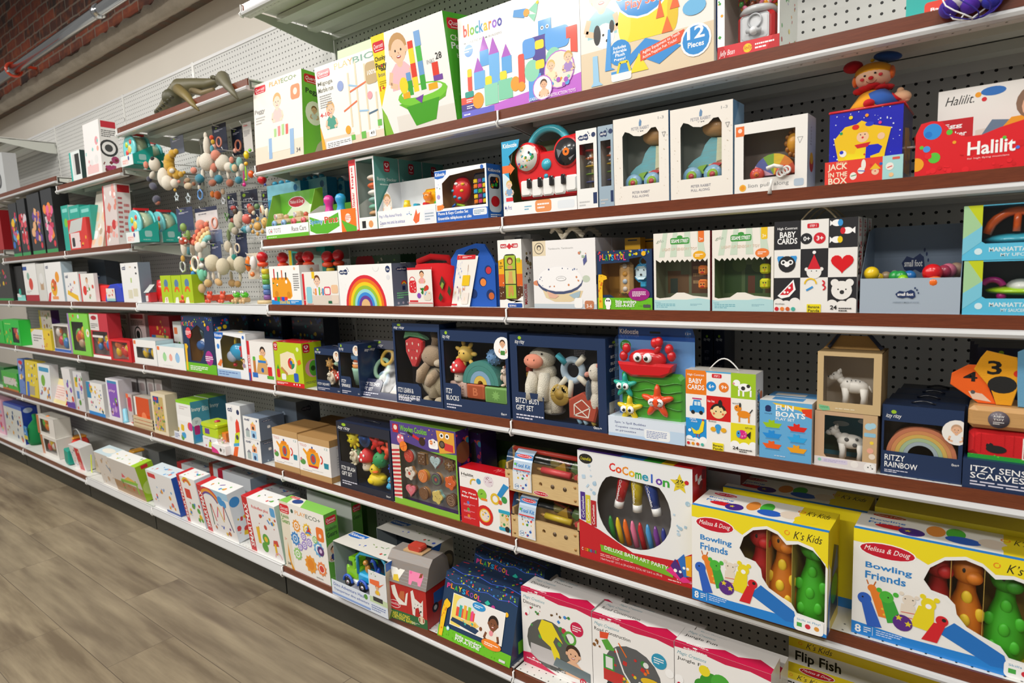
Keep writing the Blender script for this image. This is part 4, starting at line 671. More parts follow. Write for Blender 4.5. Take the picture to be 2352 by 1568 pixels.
# jack in the box
o,w_,d_,h_=carton('card_sleeve','low red card sleeve lettered as a musical jack in the box, around the tin box','box','s2',1894,2073,374,.004,.006,F='f e83a2c;r .75 0 .25 1 aadcdc;ti .15 .84 .15 .12 f5e6b8 MUSICAL;tb .04 .56 .26 .34 fbeed0 JACK;tb .05 .33 .25 .2 fbeed0 IN THE;tb .05 .02 .25 .28 fbeed0 BOX;o .51 .74 .03 .22 f4efe6;o .48 .5 .045 .14 f4efe6;l 3a5ac0 .04 .44 .5 .53 .46;o .38 .3 .045 .16 f4efe6;l 3a9a5a .04 .35 .3 .42 .34;c .66 .4 .14 f2c8a8;c .66 .42 .03 d8262c;c .63 .47 .012 222;c .69 .47 .012 222;p f2c01c .59 .5 .73 .5 .66 .75;c .6 .7 .05 e02a2a;c .73 .7 .06 2a60b8;o .84 .55 .05 .16 f4efe6;l d8262c .04 .81 .5 .87 .56;R .87 .82 .09 .1 e05a4c;c .86 .2 .09 f5c890',sides='aadcdc')
o,w_,d_,h_=carton('jack_in_the_box','blue polka dot tin box with a crank and a cloth clown popping out of it','toy','s2',1903,2070,261,.013,.15,mat=PLAS,sides='1c1ea0',F='f 1e22b8;n 21 60 0 .1 1 .9 .011 e8ecff;p f5c81c .07 .62 .22 .78 .38 .8 .45 .84 .62 .76 .85 .7 .78 .4 .74 .1 .2 .1 .14 .3;p 8cc84c .16 .1 .4 .1 .36 .26 .2 .2;''p f5d81c .36 .05 .5 .05 .5 .5 .4 .5 .36 .4 .24 .42 .22 .36 .34 .28;p 1e2ac8 .5 .05 .74 .05 .7 .18 .6 .22 .58 .35 .7 .38 .74 .46 .68 .5 .52 .5;c .47 .62 .075 f4c8a0;c .47 .61 .014 d8202c;c .44 .65 .008 222;c .5 .65 .008 222;p f5c01c .38 .68 .56 .68 .48 .8;o .37 .76 .05 .035 e0261c;o .56 .78 .06 .03 2a3ac8;p d8202c .36 .52 .58 .54 .54 .48 .4 .47;c .72 .6 .045 f4c8a0;c .7 .78 .02 e83a8c;c .3 .9 .025 f5d81c;c .52 .9 .022 f59a1c;c .17 .7 .02 2aa05a;c .2 .42 .045 f8f0e8;c .18 .44 .025 2a3ac8;c .7 .14 .03 e83a8c;c .5 .3 .012 d8202c;c .5 .38 .012 d8202c',R='f 2a1c78;p c8921c .2 .1 .8 .1 .85 .6 .6 .75 .2 .7;n 4 20 .2 .1 .6 .6 .04 6a3ab0 d8a01c 3a2a98',T='f c8202c')
def rim(m):
 for a,b in(((0,0),(w_,0)),((w_,0),(w_,d_)),((w_,d_),(0,d_)),((0,d_),(0,0))):m.cyl((*a,h_),(*b,h_),.0025,'d8202c',6)
part(rim,'red_rim',PLAS,o)
def clown(m):
 cx,cy,z=w_*.52,d_*.42,h_
 m.tube([(cx,cy,z),(cx,cy,z+.03),(cx,cy,z+.055),(cx,cy,z+.07)],[.062,.046,.032,.02],'e8a01c',16)
 m.tube([(cx+.02,cy-.012,z+.002),(cx+.016,cy-.014,z+.03),(cx+.008,cy-.010,z+.055)],[.045,.036,.026],'2a58a8',14)
 m.ell((cx+.0,cy-.058,z+.018),(.013,.012,.013),'c81c24')
c_=part(clown,'cloth_clown',CLOTH,o)
part(lambda m:(m.tube([(w_*.6,d_*.4,h_+.05),(w_*.78,d_*.38,h_+.035),(w_*.9,d_*.36,h_+.025)],[.016,.018,.013],'2a58a8',12),m.tube([(w_*.88,d_*.36,h_+.026),(w_*.97,d_*.34,h_+.036)],[.012,.02],'c81c24',12)),'blue_sleeve',CLOTH,c_)
part(lambda m:(m.ell((w_*1.03,d_*.33,h_+.034),(.021,.012,.018),'e8b890',Matrix.Rotation(.5,3,'Y')),m.ell((w_*1.1,d_*.33,h_+.022),(.008,.007,.007),'e8b890'),m.ell((w_*1.0,d_*.33,h_+.052),(.008,.007,.01),'e8b890')),'mitten_hand',CLOTH,c_)
def ruff(m):[m.ell((w_*.52+.03*math.cos(a),d_*.42+.024*math.sin(a),h_+.074+.005*math.sin(a*3)),(.017,.014,.009),'c8181f') for a in[i*.6 for i in range(11)]];m.add([(w_*.72,d_*.3,h_+.07),(w_*.8,d_*.3,h_+.125),(w_*.62,d_*.35,h_+.075)],[(0,1,2)],'c8181f')
part(ruff,'red_ruff',CLOTH,c_)
HZ=h_+.108
def head(m):m.ell((w_*.52,d_*.4,HZ),(.041,.036,.036),'f0c0a0',n=22,m=14)
hd=part(head,'clown_head',CLOTH,c_)
part(lambda m:(m.ell((w_*.52,d_*.42,HZ+.016),(.0425,.036,.032),'e8a01c',n=20,m=12),m.ell((w_*.52-.046,d_*.4,HZ+.045),(.023,.02,.019),'a81420'),m.ell((w_*.52+.03,d_*.4,HZ+.058),(.032,.022,.015),'1c4484',Matrix.Rotation(.25,3,'Y')),m.ell((w_*.52-.003,d_*.4,HZ+.055),.005,'f2c01c')),'cap',CLOTH,hd)
part(lambda m:(m.ell((w_*.52-.04,d_*.38,HZ-.004),(.007,.012,.018),'f0701c'),m.ell((w_*.52+.041,d_*.38,HZ+.008),(.007,.012,.02),'f0701c')),'orange_hair',PLUSH,hd)
def cface(m):
 y=d_*.4;[m.ell((w_*.52+a,y-b,HZ+c),(r,.003,r),k,n=12,m=6) for a,b,c,r,k in((0,.037,-.009,.006,'d01c24'),(-.020,.032,-.009,.005,'d84048'),(.020,.032,-.001,.005,'d84048'),(-.014,.0345,.001,.0028,'222'),(.009,.036,.005,.0028,'222'))]
 m.ring((w_*.52+.001,y-.033,HZ-.012),.012,.0008,'7a3020','y',200,340,8)
part(cface,'clown_face',CLOTH,hd)
c_.scale=(.8,.8,.62);c_.location=(w_*.52*.2,d_*.42*.2,h_*.38)
part(lambda m:(m.cyl((w_+.001,d_*.4,h_*.45),(w_+.016,d_*.4,h_*.45),.0025,'ccc'),m.tube([(w_+.016,d_*.4,h_*.45),(w_+.017,d_*.4,h_*.52)],.0025,'ccc'),m.cyl((w_+.014,d_*.4,h_*.53),(w_+.034,d_*.4,h_*.54),.009,'c81c24')),'crank',PLAS,o)
# halilit display
x,y,z,w_,h_,c,s,ln=solve('s2',2100,2420,287,.005,0,0,0)
def tray(m):
 P=[(0,0),(w_,0),(w_,h_*.95),(w_*.62,h_*.75),(w_*.5,h_*.66),(w_*.38,h_*.66),(w_*.28,h_*.78),(w_*.2,h_),(w_*.12,h_*1.03),(w_*.04,h_),(0,h_*.8)]
 m.prism(P,0,.003,'e3121f');m.box(0,.003,0,.002,.14,h_*.55,'c81018');m.box(w_-.002,.003,0,w_,.14,h_*.8,'c81018')
 f=Face(m,(0,0,0),(1,0,0),(0,0,1),w_,h_,(0,-1,0));f.run('c .13 .83 .15 2a8fe0;c .1 .78 .06 1b78d0;c .26 .78 .05 5cc83a;c .05 .55 .035 5cc83a;c .09 .51 .06 4a9ae8;c .15 .33 .1 5cc83a;c .01 .23 .13 f5a81c;c .3 .58 .03 f5a81c;n 9 22 .1 .03 .85 .45 .05 ee1a26 d80e18;tb .4 .3 .34 .25 fff Halilit;c .755 .36 .03 4a7ae8;c .66 .56 .03 5cc83a;t .4 .22 .3 .04 fbd0d0 for high flying musicians')
m=MB();tray(m);o=m.build('display_tray',CARD);o.location=(x,y,z);tag(o,'red wavy-topped display tray with big coloured dots on the second shelf','display')
o,w2,d_,h2=carton('egg_shaker_box','white and red box with a lying baby photo, standing in the red wavy tray','box','s2',2148,2440,212,.06,.07,F='f eeebe6;r 0 0 .3 .66 c8141f;r 0 0 1 .2 c8141f;ti .06 .82 .24 .1 1a1a1a Halilit.;tb .05 .55 .16 .06 fff Egg;tb .05 .46 .2 .06 fff Shaker;c .14 .25 .06 222;t .09 .23 .1 .04 fff 3m+;o .45 .92 .1 .05 2a70c0;c .33 .9 .03 f0a01c;c .38 .84 .025 d8202c;p e0d8cc .32 .2 1 .2 1 .6 .32 .5;p 6a8098 .35 .4 .45 .6 .75 .55 .9 .3 .5 .32;p f0a020 .5 .45 .6 .6 .9 .62 .95 .35 .7 .3;c .8 .74 .2 8a6a54;c .82 .7 .17 e8b494;c .76 .75 .018 332;c .88 .76 .018 332;o .83 .64 .04 .03 a04038;c .66 .34 .06 f0ece4;l c8202c .02 .64 .38 .66 .3;c .55 .3 .05 e8b494;c .9 .3 .06 e8b494',sides='d8d4cc')
# ================================================================ eye-level shelf
def tower(px,py,yy,label,k):
 z=SH['s3']-.0005;x=X_at(px,yy,z);H=Z_at(py-12,x,yy)-z
 m=MB();m.lathe((0,0,0),[(.034,0),(.036,.006),(.034,.014)],'e8cf9c',18)
 for i,c in enumerate(('7a4ab0','2a70c8','3aa8d8','3cb04a','9ad01c','f2d81c')):zz=.015+i*(H*.6/6);m.lathe((.014,0,zz),[(.012,0),(.016,.003),(.016,H*.085),(.012,H*.098)],c,12)
 m.cyl((0,0,0),(0,0,H-.03),.005,'e8cf9c');o=m.build('ring_stacking_tower',WOOD,None,(x,yy,z));tag(o,label,'toy','towers with red ball tops')
 part(lambda m:m.ell((0,0,H-.022),.0225,'d01420',n=20,m=14),'red_ball',PLAS,o);part(lambda m:m.lathe((0,0,H-.062),[(.016,0),(.022,.006),(.022,.014),(.014,.02)],'f0502a',16),'orange_collar',PLAS,o)
 part(lambda m:m.tube([(-.006,0,.016),(-.006,0,H*.62)],[.024,.014],'dfe6f2',12),'printed_wrap',FILM,o)
tower(612,590,.045,'red-ball stacking tower nearest the shelf end, rainbow rings showing',0);tower(658,591,.06,'red-ball stacking tower behind the yellow crayon bus box',0)
tower(699,590,.13,'red-ball stacking tower, left one of the close middle pair',0);tower(716,588,.07,'red-ball stacking tower, right and nearer one of the close middle pair',0)
tower(760,588,.10,'red-ball stacking tower, left one of the rearmost right pair',0);tower(785,585,.12,'rightmost red-ball stacking tower',0)
carton('bead_maze_pack','teal and yellow clear pack standing at the back among the stacking towers','pack','s3',672,755,570,.24,.05,win=RW(.1,.1,.9,.9),base='2ab8a8',inner='c8d8d0',F='r 0 0 .08 1 e8c01c')
carton('toy_box','white box of an orange crayon bus with blue lower band','box','s3',625,694,612,.005,.09,F='f f8f8f6;r 0 0 1 .12 1e90e0;p f0a01c .05 .18 .08 .7 .6 .7 .7 .55 .72 .22 .65 .15;n 4 5 .12 .5 .5 .1 .04 fff 1c7a3a;r .14 .65 .04 .28 c83030;r .26 .65 .04 .2 2a6a5a;r .4 .65 .04 .24 d86a3a;r .53 .65 .04 .18 333;c .2 .28 .08 d88a10;c .6 .26 .08 d88a10;w .78 .35 .18 .45 777 8;c .84 .92 .04 f0c090;r .1 .1 .45 .1 e33;r .2 .08 .1 .12 3a4;r .35 .08 .1 .12 25c;tb .28 .02 .34 .1 fd1 School Bus;w .66 .03 .25 .07 fff 2',R='f e9e9e6;c .6 .88 .05 d8a878',sides='e9e9e6')
carton('toy_box','small white box of a bench toy with a child raising a yellow cup','box','s3',699,781,625,.004,.07,F='f f0eee8;r 0 .15 .06 .8 d8202c;r 0 0 .06 .14 d8202c;r .07 0 .93 .3 e0d4c8;k .42 .72 .15 f0cbb0 6a3a20 eef;r .28 .8 .08 .2 f2c81c;R .6 .3 .18 .25 e03a5c;R .62 .33 .14 .18 f4eee8;R .1 .05 .15 .5 8fd0e0;r .35 .3 .04 .2 f08a1c;r .45 .3 .04 .24 7cc43a;r .55 .3 .04 .2 2a8fd0;r .7 .05 .1 .08 264;R .8 .35 .18 .25 f0c8a0;R .8 .05 .18 .25 e8d8c8;w .1 .01 .3 .03 c33 1')
carton('toy_box','white box printed with a big seven-colour wooden rainbow, slate blue side','box','s3',782,905,610,.004,.085,sides='71839a',F='f f7f7f6;'+''.join(f'a .5 .0 {r-.085} {r} 0 180 {c};' for r,c in((.75,'e02a3a'),(.665,'f07a1c'),(.58,'f2d41c'),(.495,'9cc83a'),(.41,'9adce0'),(.33,'3a8fe0'),(.25,'6a3a98')))+'c .5 0 .165 e8bc84;'+SF(.02,.76,.2,.17)+'o .93 .87 .04 .08 1d3260;tb .905 .84 .05 .05 fff 12m;a .72 .93 .1 .11 180 360 ddd;c .93 .68 .06 e4e6ea;n 3 16 .02 .4 .12 .3 .006 ddd',R='f 71839a;'+SF(.2,.8,.7,.14)+'a .6 .5 .06 .09 0 180 d33;a .6 .5 .03 .06 0 180 fd2;r .5 .36 .16 .1 1d3260;w .2 .16 .6 .16 8fa 3;c .25 .06 .03 ccd;c .5 .06 .03 ccd;c .75 .06 .03 ccd')
carton('toy_box','slate sided box right behind the rainbow box','box','s3',925,938,603,.1,.085,sides='71839a',F='f f2f2f0')
carton('toy_box','low dark green box lying at the back above the rainbow box','box','s3',812,926,590,.2,.08,F='f 2a5a30;o .3 .8 .2 .3 a8202c;n 2 10 .5 .6 .4 .3 .04 7cc43a e8e0c0',sides='2a5a30',z0=.0)
def felt_bag(name,label,xl,xr,yt,col,dark,cut,sleeve,hand):
 z=SH['s3']-.0005;x=X_at(xl,.01,z);w_=X_at(xr,.01,z)-x;h=Z_at(yt,x,.01)-z;m=MB();n=30;rings=[];L=8
 for i in range(L+1):
  t=i/L;fl=1-.10*(1-t);rings.append([(w_/2+(w_/2)*fl*(abs(math.cos(a))**.5)*(1 if math.cos(a)>0 else-1),.06+.055*fl*(abs(math.sin(a))**.5)*(1 if math.sin(a)>0 else-1)+.003*math.sin(a*5+i),h*t*(1-.06*math.cos(2*a)*t)) for a in[2*math.pi*j/n for j in range(n)]])
 m.add([p for r in rings for p in r],[(i*n+j,i*n+(j+1)%n,(i+1)*n+(j+1)%n,(i+1)*n+j) for i in range(L) for j in range(n)]+[tuple(range(n-1,-1,-1))],col,True)
 o=m.build(name,CLOTH,None,(x,.01,z));tag(o,label,'bag','felt bags with cut-out holes');return o,w_,h
o,w_,h_=felt_bag('felt_bag','red felt bag with diamond holes and a printed card sleeve',944,1042,612,'d8121c','a00',None,None,None)
part(lambda m:m.tube([(w_*.02,.05,h_*.85),(-.002,.05,h_*1.12),(w_*.3,.05,h_*1.22),(w_*.66,.055,h_*1.17),(w_*.8,.055,h_*.9)],.011,'d8121c',8),'handle',CLOTH,o)
f=MB();Face(f,(w_*.5,.0035,0),(1,0,0),(0,0,1),w_*.5,h_,(0,-1,0)).run('p 35401c .38 .55 .5 .75 .64 .58 .5 .38;p 8ca83a .42 .5 .5 .6 .58 .55 .5 .42;p 35401c .72 .36 .8 .52 .9 .4 .82 .25;p 35401c .3 .2 .4 .35 .52 .22 .4 .12');f.build('diamond_holes',CLOTH,o)
f=MB();f.box(-.004,-.004,.0,w_*.56,-.0032,h_*.97,'f4efea');Face(f,(-.004,-.004,0),(1,0,0),(0,0,1),w_*.58,h_*.97,(0,-1,0)).run('f f2eee8;r 0 .94 1 .06 d8202c;k .6 .82 .08 f0b890 4a2a18 eaa;R .06 .35 .3 .32 d8202c;a .2 .66 .09 .11 0 180 d8202c;n 3 14 .1 .38 .22 .25 .015 fff;c .45 .28 .07 8a4ab8;n 6 10 .5 .35 .3 .15 .05 3a9a3a 2a7a2a d83a2a;R .64 .16 .3 .24 e8dccc;n 2 4 .68 .2 .2 .15 .03 e87a3a 5aa8d8;r .05 .12 .35 .04 d8202c;r 0 0 1 .08 d8d4cc;r 0 .08 1 .02 d8202c');f.build('card_sleeve',CARD,o)
m=MB();x_=X_at(1041,.03,SH['s3']);w_=X_at(1141,.03,SH['s3'])-x_;h_=Z_at(572,x_,.03)-SH['s3']
Pb=[(0,0),(w_,0),(w_*1.0,h_*.72),(w_*.93,h_*.85),(w_*.78,h_*1.05),(w_*.6,h_*1.07),(w_*.15,h_*.98),(0,h_*.82)]
hol=[(w_*.3,h_*.82),(w_*.62,h_*.85),(w_*.68,h_*.93),(w_*.6,h_*.99),(w_*.45,h_*.98),(w_*.33,h_*.92)]
wall_poly(m,Pb,hol,0,'1c58b8',.006);m.prism([(0,0),(w_,0),(w_,h_*.72),(0,h_*.76)],.006,.09,'1c58b8',.006)
o=m.build('felt_bag',CLOTH,None,(x_,.03,SH['s3']));tag(o,'blue felt bag with round holes and a printed card sleeve','bag','felt bags with cut-out holes')
f=MB();Face(f,(0,-.0005,0),(1,0,0),(0,0,1),w_,h_,(0,-1,0)).run('c .85 .62 .075 0e2f6a;c .86 .61 .06 c83040;c .72 .42 .08 0e2f6a;c .73 .41 .065 f08a3c;c .5 .22 .08 0e2f6a;c .88 .2 .09 0e2f6a;c .9 .18 .06 c8642c');f.build('round_holes',CLOTH,o)
f=MB();f.add([(-.002,-.006,0),(w_*.42,-.006,0),(w_*.66,-.003,h_*.86),(w_*.2,-.003,h_*.9)],[(0,1,2,3)],'f4f0ea');fc=Face(f,(-.002,-.0065,0),(w_*.42,0,0),(w_*.2/h_,.003/h_,.9),1,h_,(0,-1,0));fc.w=1;fc.run('r 0 .9 1.05 .08 d8202c;h .15 .945 .03 fff;w .3 .92 .5 .04 fff 2;k .68 .72 .07 f0cbb0 a06a40 eee;n 3 14 .05 .55 .3 .3 .03 2a6ac8 4a8ae0;R .45 .4 .4 .2 f2c81c;n 6 18 .05 .1 .6 .28 .05 d8202c 3a9a3a f0a01c 7a3a98;R .55 .05 .35 .22 f2e8e0;c .7 .15 .04 f0b01c;r .02 .02 .3 .03 d8202c');f.build('card_sleeve',CARD,o)
carton('magnetic_cube_box','narrow white magnetic cube box with three animal cards and a brown lower half','box','s3',1149,1203,552,.004,.055,sides='d8d6d2',group=None,F='f fbfaf7;r 0 .47 1 .27 f2b81c;r 0 .3 1 .2 e0641c;r 0 .12 1 .2 5a3018;p fbfaf7 0 .7 .45 .76 1 .7 1 .76 0 .76;p fbfaf7 0 .1 .3 .13 .6 .08 1 .18 1 .1;R .12 .88 .26 .06 c8202c;R .6 .88 .26 .06 c8202c;tb .15 .89 .2 .035 fff MAG;tb .66 .89 .18 .035 fff UBE;p d8303a .38 .9 .5 .86 .62 .9 .5 .95;R .24 .13 .52 .66 2a2a1c;r .28 .57 .44 .2 a8c83a;r .28 .355 .44 .2 c8d060;r .28 .14 .44 .2 a8c83a;c .5 .69 .055 7a3a18;c .5 .68 .035 e0b070;o .5 .6 .12 .03 d8a060;p d8a860 .38 .36 .62 .36 .58 .5 .6 .54 .42 .54 .44 .5;p d09a50 .38 .17 .46 .17 .5 .25 .54 .17 .62 .2 .6 .33 .4 .33;R .78 .66 .16 .07 b8d83a;t .8 .675 .12 .035 222 1-5;tb .08 .65 .06 .03 332 3;w .04 .58 .16 .05 553 2;n 4 12 .02 .15 .2 .25 .007 f4e8d0;n 5 12 .8 .15 .18 .25 .007 f4e8d0;R .35 .01 .6 .06 1c50a8;tb .4 .02 .3 .03 fff GEOMAG',R='f e2e0dc;n 9 16 .2 .4 .6 .45 .03 7a3a18 222 8a7a50;tbv .1 .05 .25 .3 c8202c MAGICUBE')
carton('magnetic_cube_box','grey hanging-tab back of a box directly behind the magnetic cube box','box','s3',1165,1225,542,.07,.05,F='f b8b8b6;R .4 .94 .3 .03 444',sides='b0b0ae')
for i in range(3):
 w0=0;xw=X_at(1228,.004,SH['s3']);ww=X_at(1371,.004,SH['s3'])-xw;yy=.004+i*.088;pl=proj((xw,yy,SH['s3']))[0];pr=proj((xw+ww,yy,SH['s3']))[0]
 o,w_,d_,h_=carton('tambourine_box',['white box printed with a wooden tambourine, thick rope handle on top','white rope-handled box behind the tambourine picture box','white rope-handled box deepest behind the tambourine picture'][i],'box','s3',pl,pr,554,yy,.084,h=Z_at(554,xw,.004)-SH['s3'],sides='cfcdd0',group='tambourine boxes',F='f f5f3f3;r 0 .78 .22 .22 e8d8b8;c .11 .89 .085 5a5048;c .11 .89 .075 e8d8b8;c .11 .9 .04 5a5048;c .11 .89 .025 e8d8b8;t .26 .86 .4 .03 aaa Tambourin, Tambourin;r 0 0 1 .07 c8d4dc;o .07 .38 .08 .04 e0906a;o .85 .43 .06 .05 c8d4c0;p e8d4ac .14 .3 .8 .26 .76 .16 .6 .1 .35 .1 .2 .16;o .43 .4 .37 .19 4a5478;o .43 .44 .37 .19 f4f2f4;o .43 .44 .35 .175 fbfafb;n 3 7 .12 .56 .6 .03 .014 8a98b8 5a6488;n 4 6 .15 .32 .5 .03 .014 d88a5a 8a98b8;n 5 4 .1 .4 .06 .1 .012 5a6488 a8a0b0;n 7 4 .7 .4 .06 .1 .012 d88a5a;o .46 .44 .08 .035 888;o .46 .44 .075 .03 fbfafb;l 888 .005 .41 .44 .46 .45 .51 .44;p e8b8a0 .22 .26 .42 .19 .36 .15 .26 .16;p a8c0cc .58 .2 .76 .26 .74 .17 .66 .15;R .66 .01 .13 .15 fafafa;R .82 .0 .14 .12 c8805a;t .85 .02 .08 .05 fff 3-6;p 5a6098 .82 .62 .87 .68 .86 .78 .81 .7;n 8 6 .74 .7 .14 .12 .02 a8c0a8 d88a6a',R='f d6d4d6;r 0 .35 1 .13 333;w .15 .38 .7 .06 fff 2')
 if i<2:
  def rope(m):
   P=[(w_*(.22+.5*t),d_*.4-.012*math.sin(t*3.1),h_+.004+.032*abs(math.sin(t*5.4+.7))*(1-.3*t)) for t in[j/24 for j in range(25)]]
   for q in range(3):m.tube([(p[0]+.0035*math.cos(j*1.1+q*2.09),p[1]+.0035*math.sin(j*1.1+q*2.09),p[2]+.0035*math.sin(j*1.1+q*2.09)) for j,p in enumerate(P)],.0042,'d8ceb8',6)
  part(rope,'rope_handle',CLOTH,o)
o,w_,d_,h_=carton('key_toy_box','blue and green window box with a giraffe print and a turquoise toy key','box','s3',1374,1499,577,.004,.06,win=[(.08,.25),(.24,.25),(.32,.2),(.62,.2),(.7,.36),(.9,.38),(.9,.8),(.82,.88),(.6,.85),(.6,.8),(.08,.78)],inner='c8923c',base='17345a',sides='17345a',F='n 4 30 .02 .9 .95 .09 .02 3a6ad8 f2d01c e8303c 9ad01c;'+PSK(.05,.83,.5,.12)+'r 0 0 1 .2 6cc024;n 7 40 .02 .02 .95 .16 .012 5aac18;tb .34 .11 .38 .055 fff little wonders;tb .34 .045 .36 .06 fff SEE-A-KEY;R .84 .04 .13 .05 555;c .86 .93 .04 f2b81c;o .77 .26 .19 .11 a01c80;w .65 .22 .24 .09 fff 4;p f5c21c .02 .02 .1 .02 .1 .4 .12 .5 .19 .52 .18 .57 .1 .6 .03 .6 .02 .5;n 6 9 .02 .05 .07 .45 .02 e07a1c;c .08 .57 .006 222;o .2 .12 .06 .08 fff;c .18 .15 .016 222;c .22 .15 .016 222;o .2 .04 .04 .05 fff')
part(lambda m:(m.rbox(w_*.32,.02,h_*.22,w_*.58,.04,h_*.8,'dcb070',.008),[m.lathe((w_*.45,.018,h_*z),[(w_*.04,0),(w_*.045,.003)],c,14,'y') for z,c in((.73,'f0ece4'),(.6,'e8a83c'),(.47,'b8d0e0'),(.34,'e8e0d8'))],Face(m,(w_*.33,.0199,h_*.23),(1,0,0),(0,0,1),w_*.24,h_*.12,(0,-1,0)).run('n 3 22 .05 .1 .9 .8 .06 e83a6c 3a9ad8 f0a01c 5ab83a')),'wooden_fob',WOOD,o)
part(lambda m:(m.rbox(w_*.62,.02,h_*.45,w_*.9,.034,h_*.76,'3aaedc',.01),m.rbox(w_*.65,.018,h_*.5,w_*.86,.021,h_*.72,'d8eef6',.008),m.rbox(w_*.72,.02,h_*.36,w_*.84,.03,h_*.46,'3aaedc',.003),m.ring((w_*.78,.026,h_*.8),w_*.07,.003,'2a90c0'),[m.ell((w_*(.7+q*.1),.017,h_*.66),.0018,'222',n=6,m=4) for q in(0,1)],m.ell((w_*.75,.017,h_*.58),.003,'333',n=8,m=4)),'toy_key',PLAS,o)
for i,xx in enumerate((1438,1477)):carton('hanging_tab_box',['yellow hanging tab sticking up behind the blue key toy box','second yellow hanging tab right behind the blue key toy box'][i],'box','s3',xx,xx+35,[547,549][i],.09+.035*i,.03,F='f f0b81c;R .2 .955 .6 .02 333',sides='f0b81c')
for i,(a,b,yt_,edge) in enumerate(((1503,1631,537,'a03058'),(1636,1776,529,'c8c41c'))):
 X_=lambda s_:s_
 aw=[(.04,.17),(.1,.155),(.3,.17),(.42,.23),(.55,.23),(.7,.19),(.96,.17),(.96,.66)]+[(.96-.088*j-.044*(k==1),.655-(.035 if k==1 else 0)) for j in range(10) for k in(0,1)][1:]+[(.04,.66)]
 o,w_,d_,h_=carton('sensory_toy_box',['pale green striped window box with face cubes, burgundy edge and orange age tag','pale green striped window box with lime cubes, yellow edge and yellow age tag'][i],'box','s3',a,b,yt_,.004,.065,win=aw,inner=['8a9a78','6a8458'][i],base='f4efe6',sides=edge,group='light-up sensory toy boxes',F='p cfe0cc .1 .69 .2 .69 .26 1 .18 1;p cfe0cc .3 .69 .42 .69 .44 1 .36 1;p cfe0cc .56 .69 .68 .69 .66 1 .56 1;p cfe0cc .8 .69 .93 .69 .86 1 .78 1;R .31 .85 .34 .08 3c9a3c;tb .325 .868 .31 .045 fff SESAME STREET;o .48 .94 .05 .02 3c9a3c;'+f'ti .05 .87 .14 .05 a8b8a8 glo;R .8 .86 .1 .16 {["f0782c", "f2c81c"][i]};t .82 .88 .06 .04 fff 3+;t .16 .77 .62 .035 e0c8b0 LIGHT-UP SENSORY TOY;o .82 .7 .11 .055 {["f2b01c", "f2843c"][i]};w .75 .68 .14 .04 fff 2;'+'p b8e0e4 .0 0 1 0 1 .14 .8 .16 .6 .14 .3 .14 .1 .13 0 .14;w .04 .03 .35 .06 6ab 3;t .02 .09 .1 .02 6ab WARNING;w .66 .06 .2 .03 7ab 2')
 part(lambda m:Face(m,(.001,.0635,0),(1,0,0),(0,0,1),w_-.002,h_,(0,-1,0)).run(['r .05 .2 .4 .3 8a6a48;r .5 .2 .3 .42 7a5840;r .84 .2 .12 .3 5a6a4c;w .53 .3 .2 .28 c8a878 3;r .1 .2 .14 .2 4a5a50;r .3 .45 .16 .18 7a8a68','r .04 .2 .3 .44 4a6a3c;r .4 .2 .3 .36 3c5a38;r .74 .2 .22 .42 6a5238;c .3 .56 .09 5a7c3c;c .62 .54 .08 5c7a44;r .45 .2 .12 .22 7a4a38'][i]),'street_backdrop',CARD,o)
 for q,zz in enumerate((.27,.45)):part(lambda m:(m.rbox(w_*.74,.018,h_*zz,w_*.9,.04,h_*(zz+.12),['f08a3c','d8d81c'][i],.004),Face(m,(w_*.74,.0178,h_*zz),(1,0,0),(0,0,1),w_*.16,h_*.12,(0,-1,0)).run(['r .2 .75 .6 .15 d8601c;c .35 .5 .08 222;c .65 .5 .08 222;o .5 .25 .2 .08 c82020','c .38 .6 .07 333;c .62 .6 .07 333;p f09a1c .4 .45 .6 .45 .5 .2'][i])),'face_cube',RUBB,o)
carton('plain_panel','x','x','s3',1,2,3) if False else None
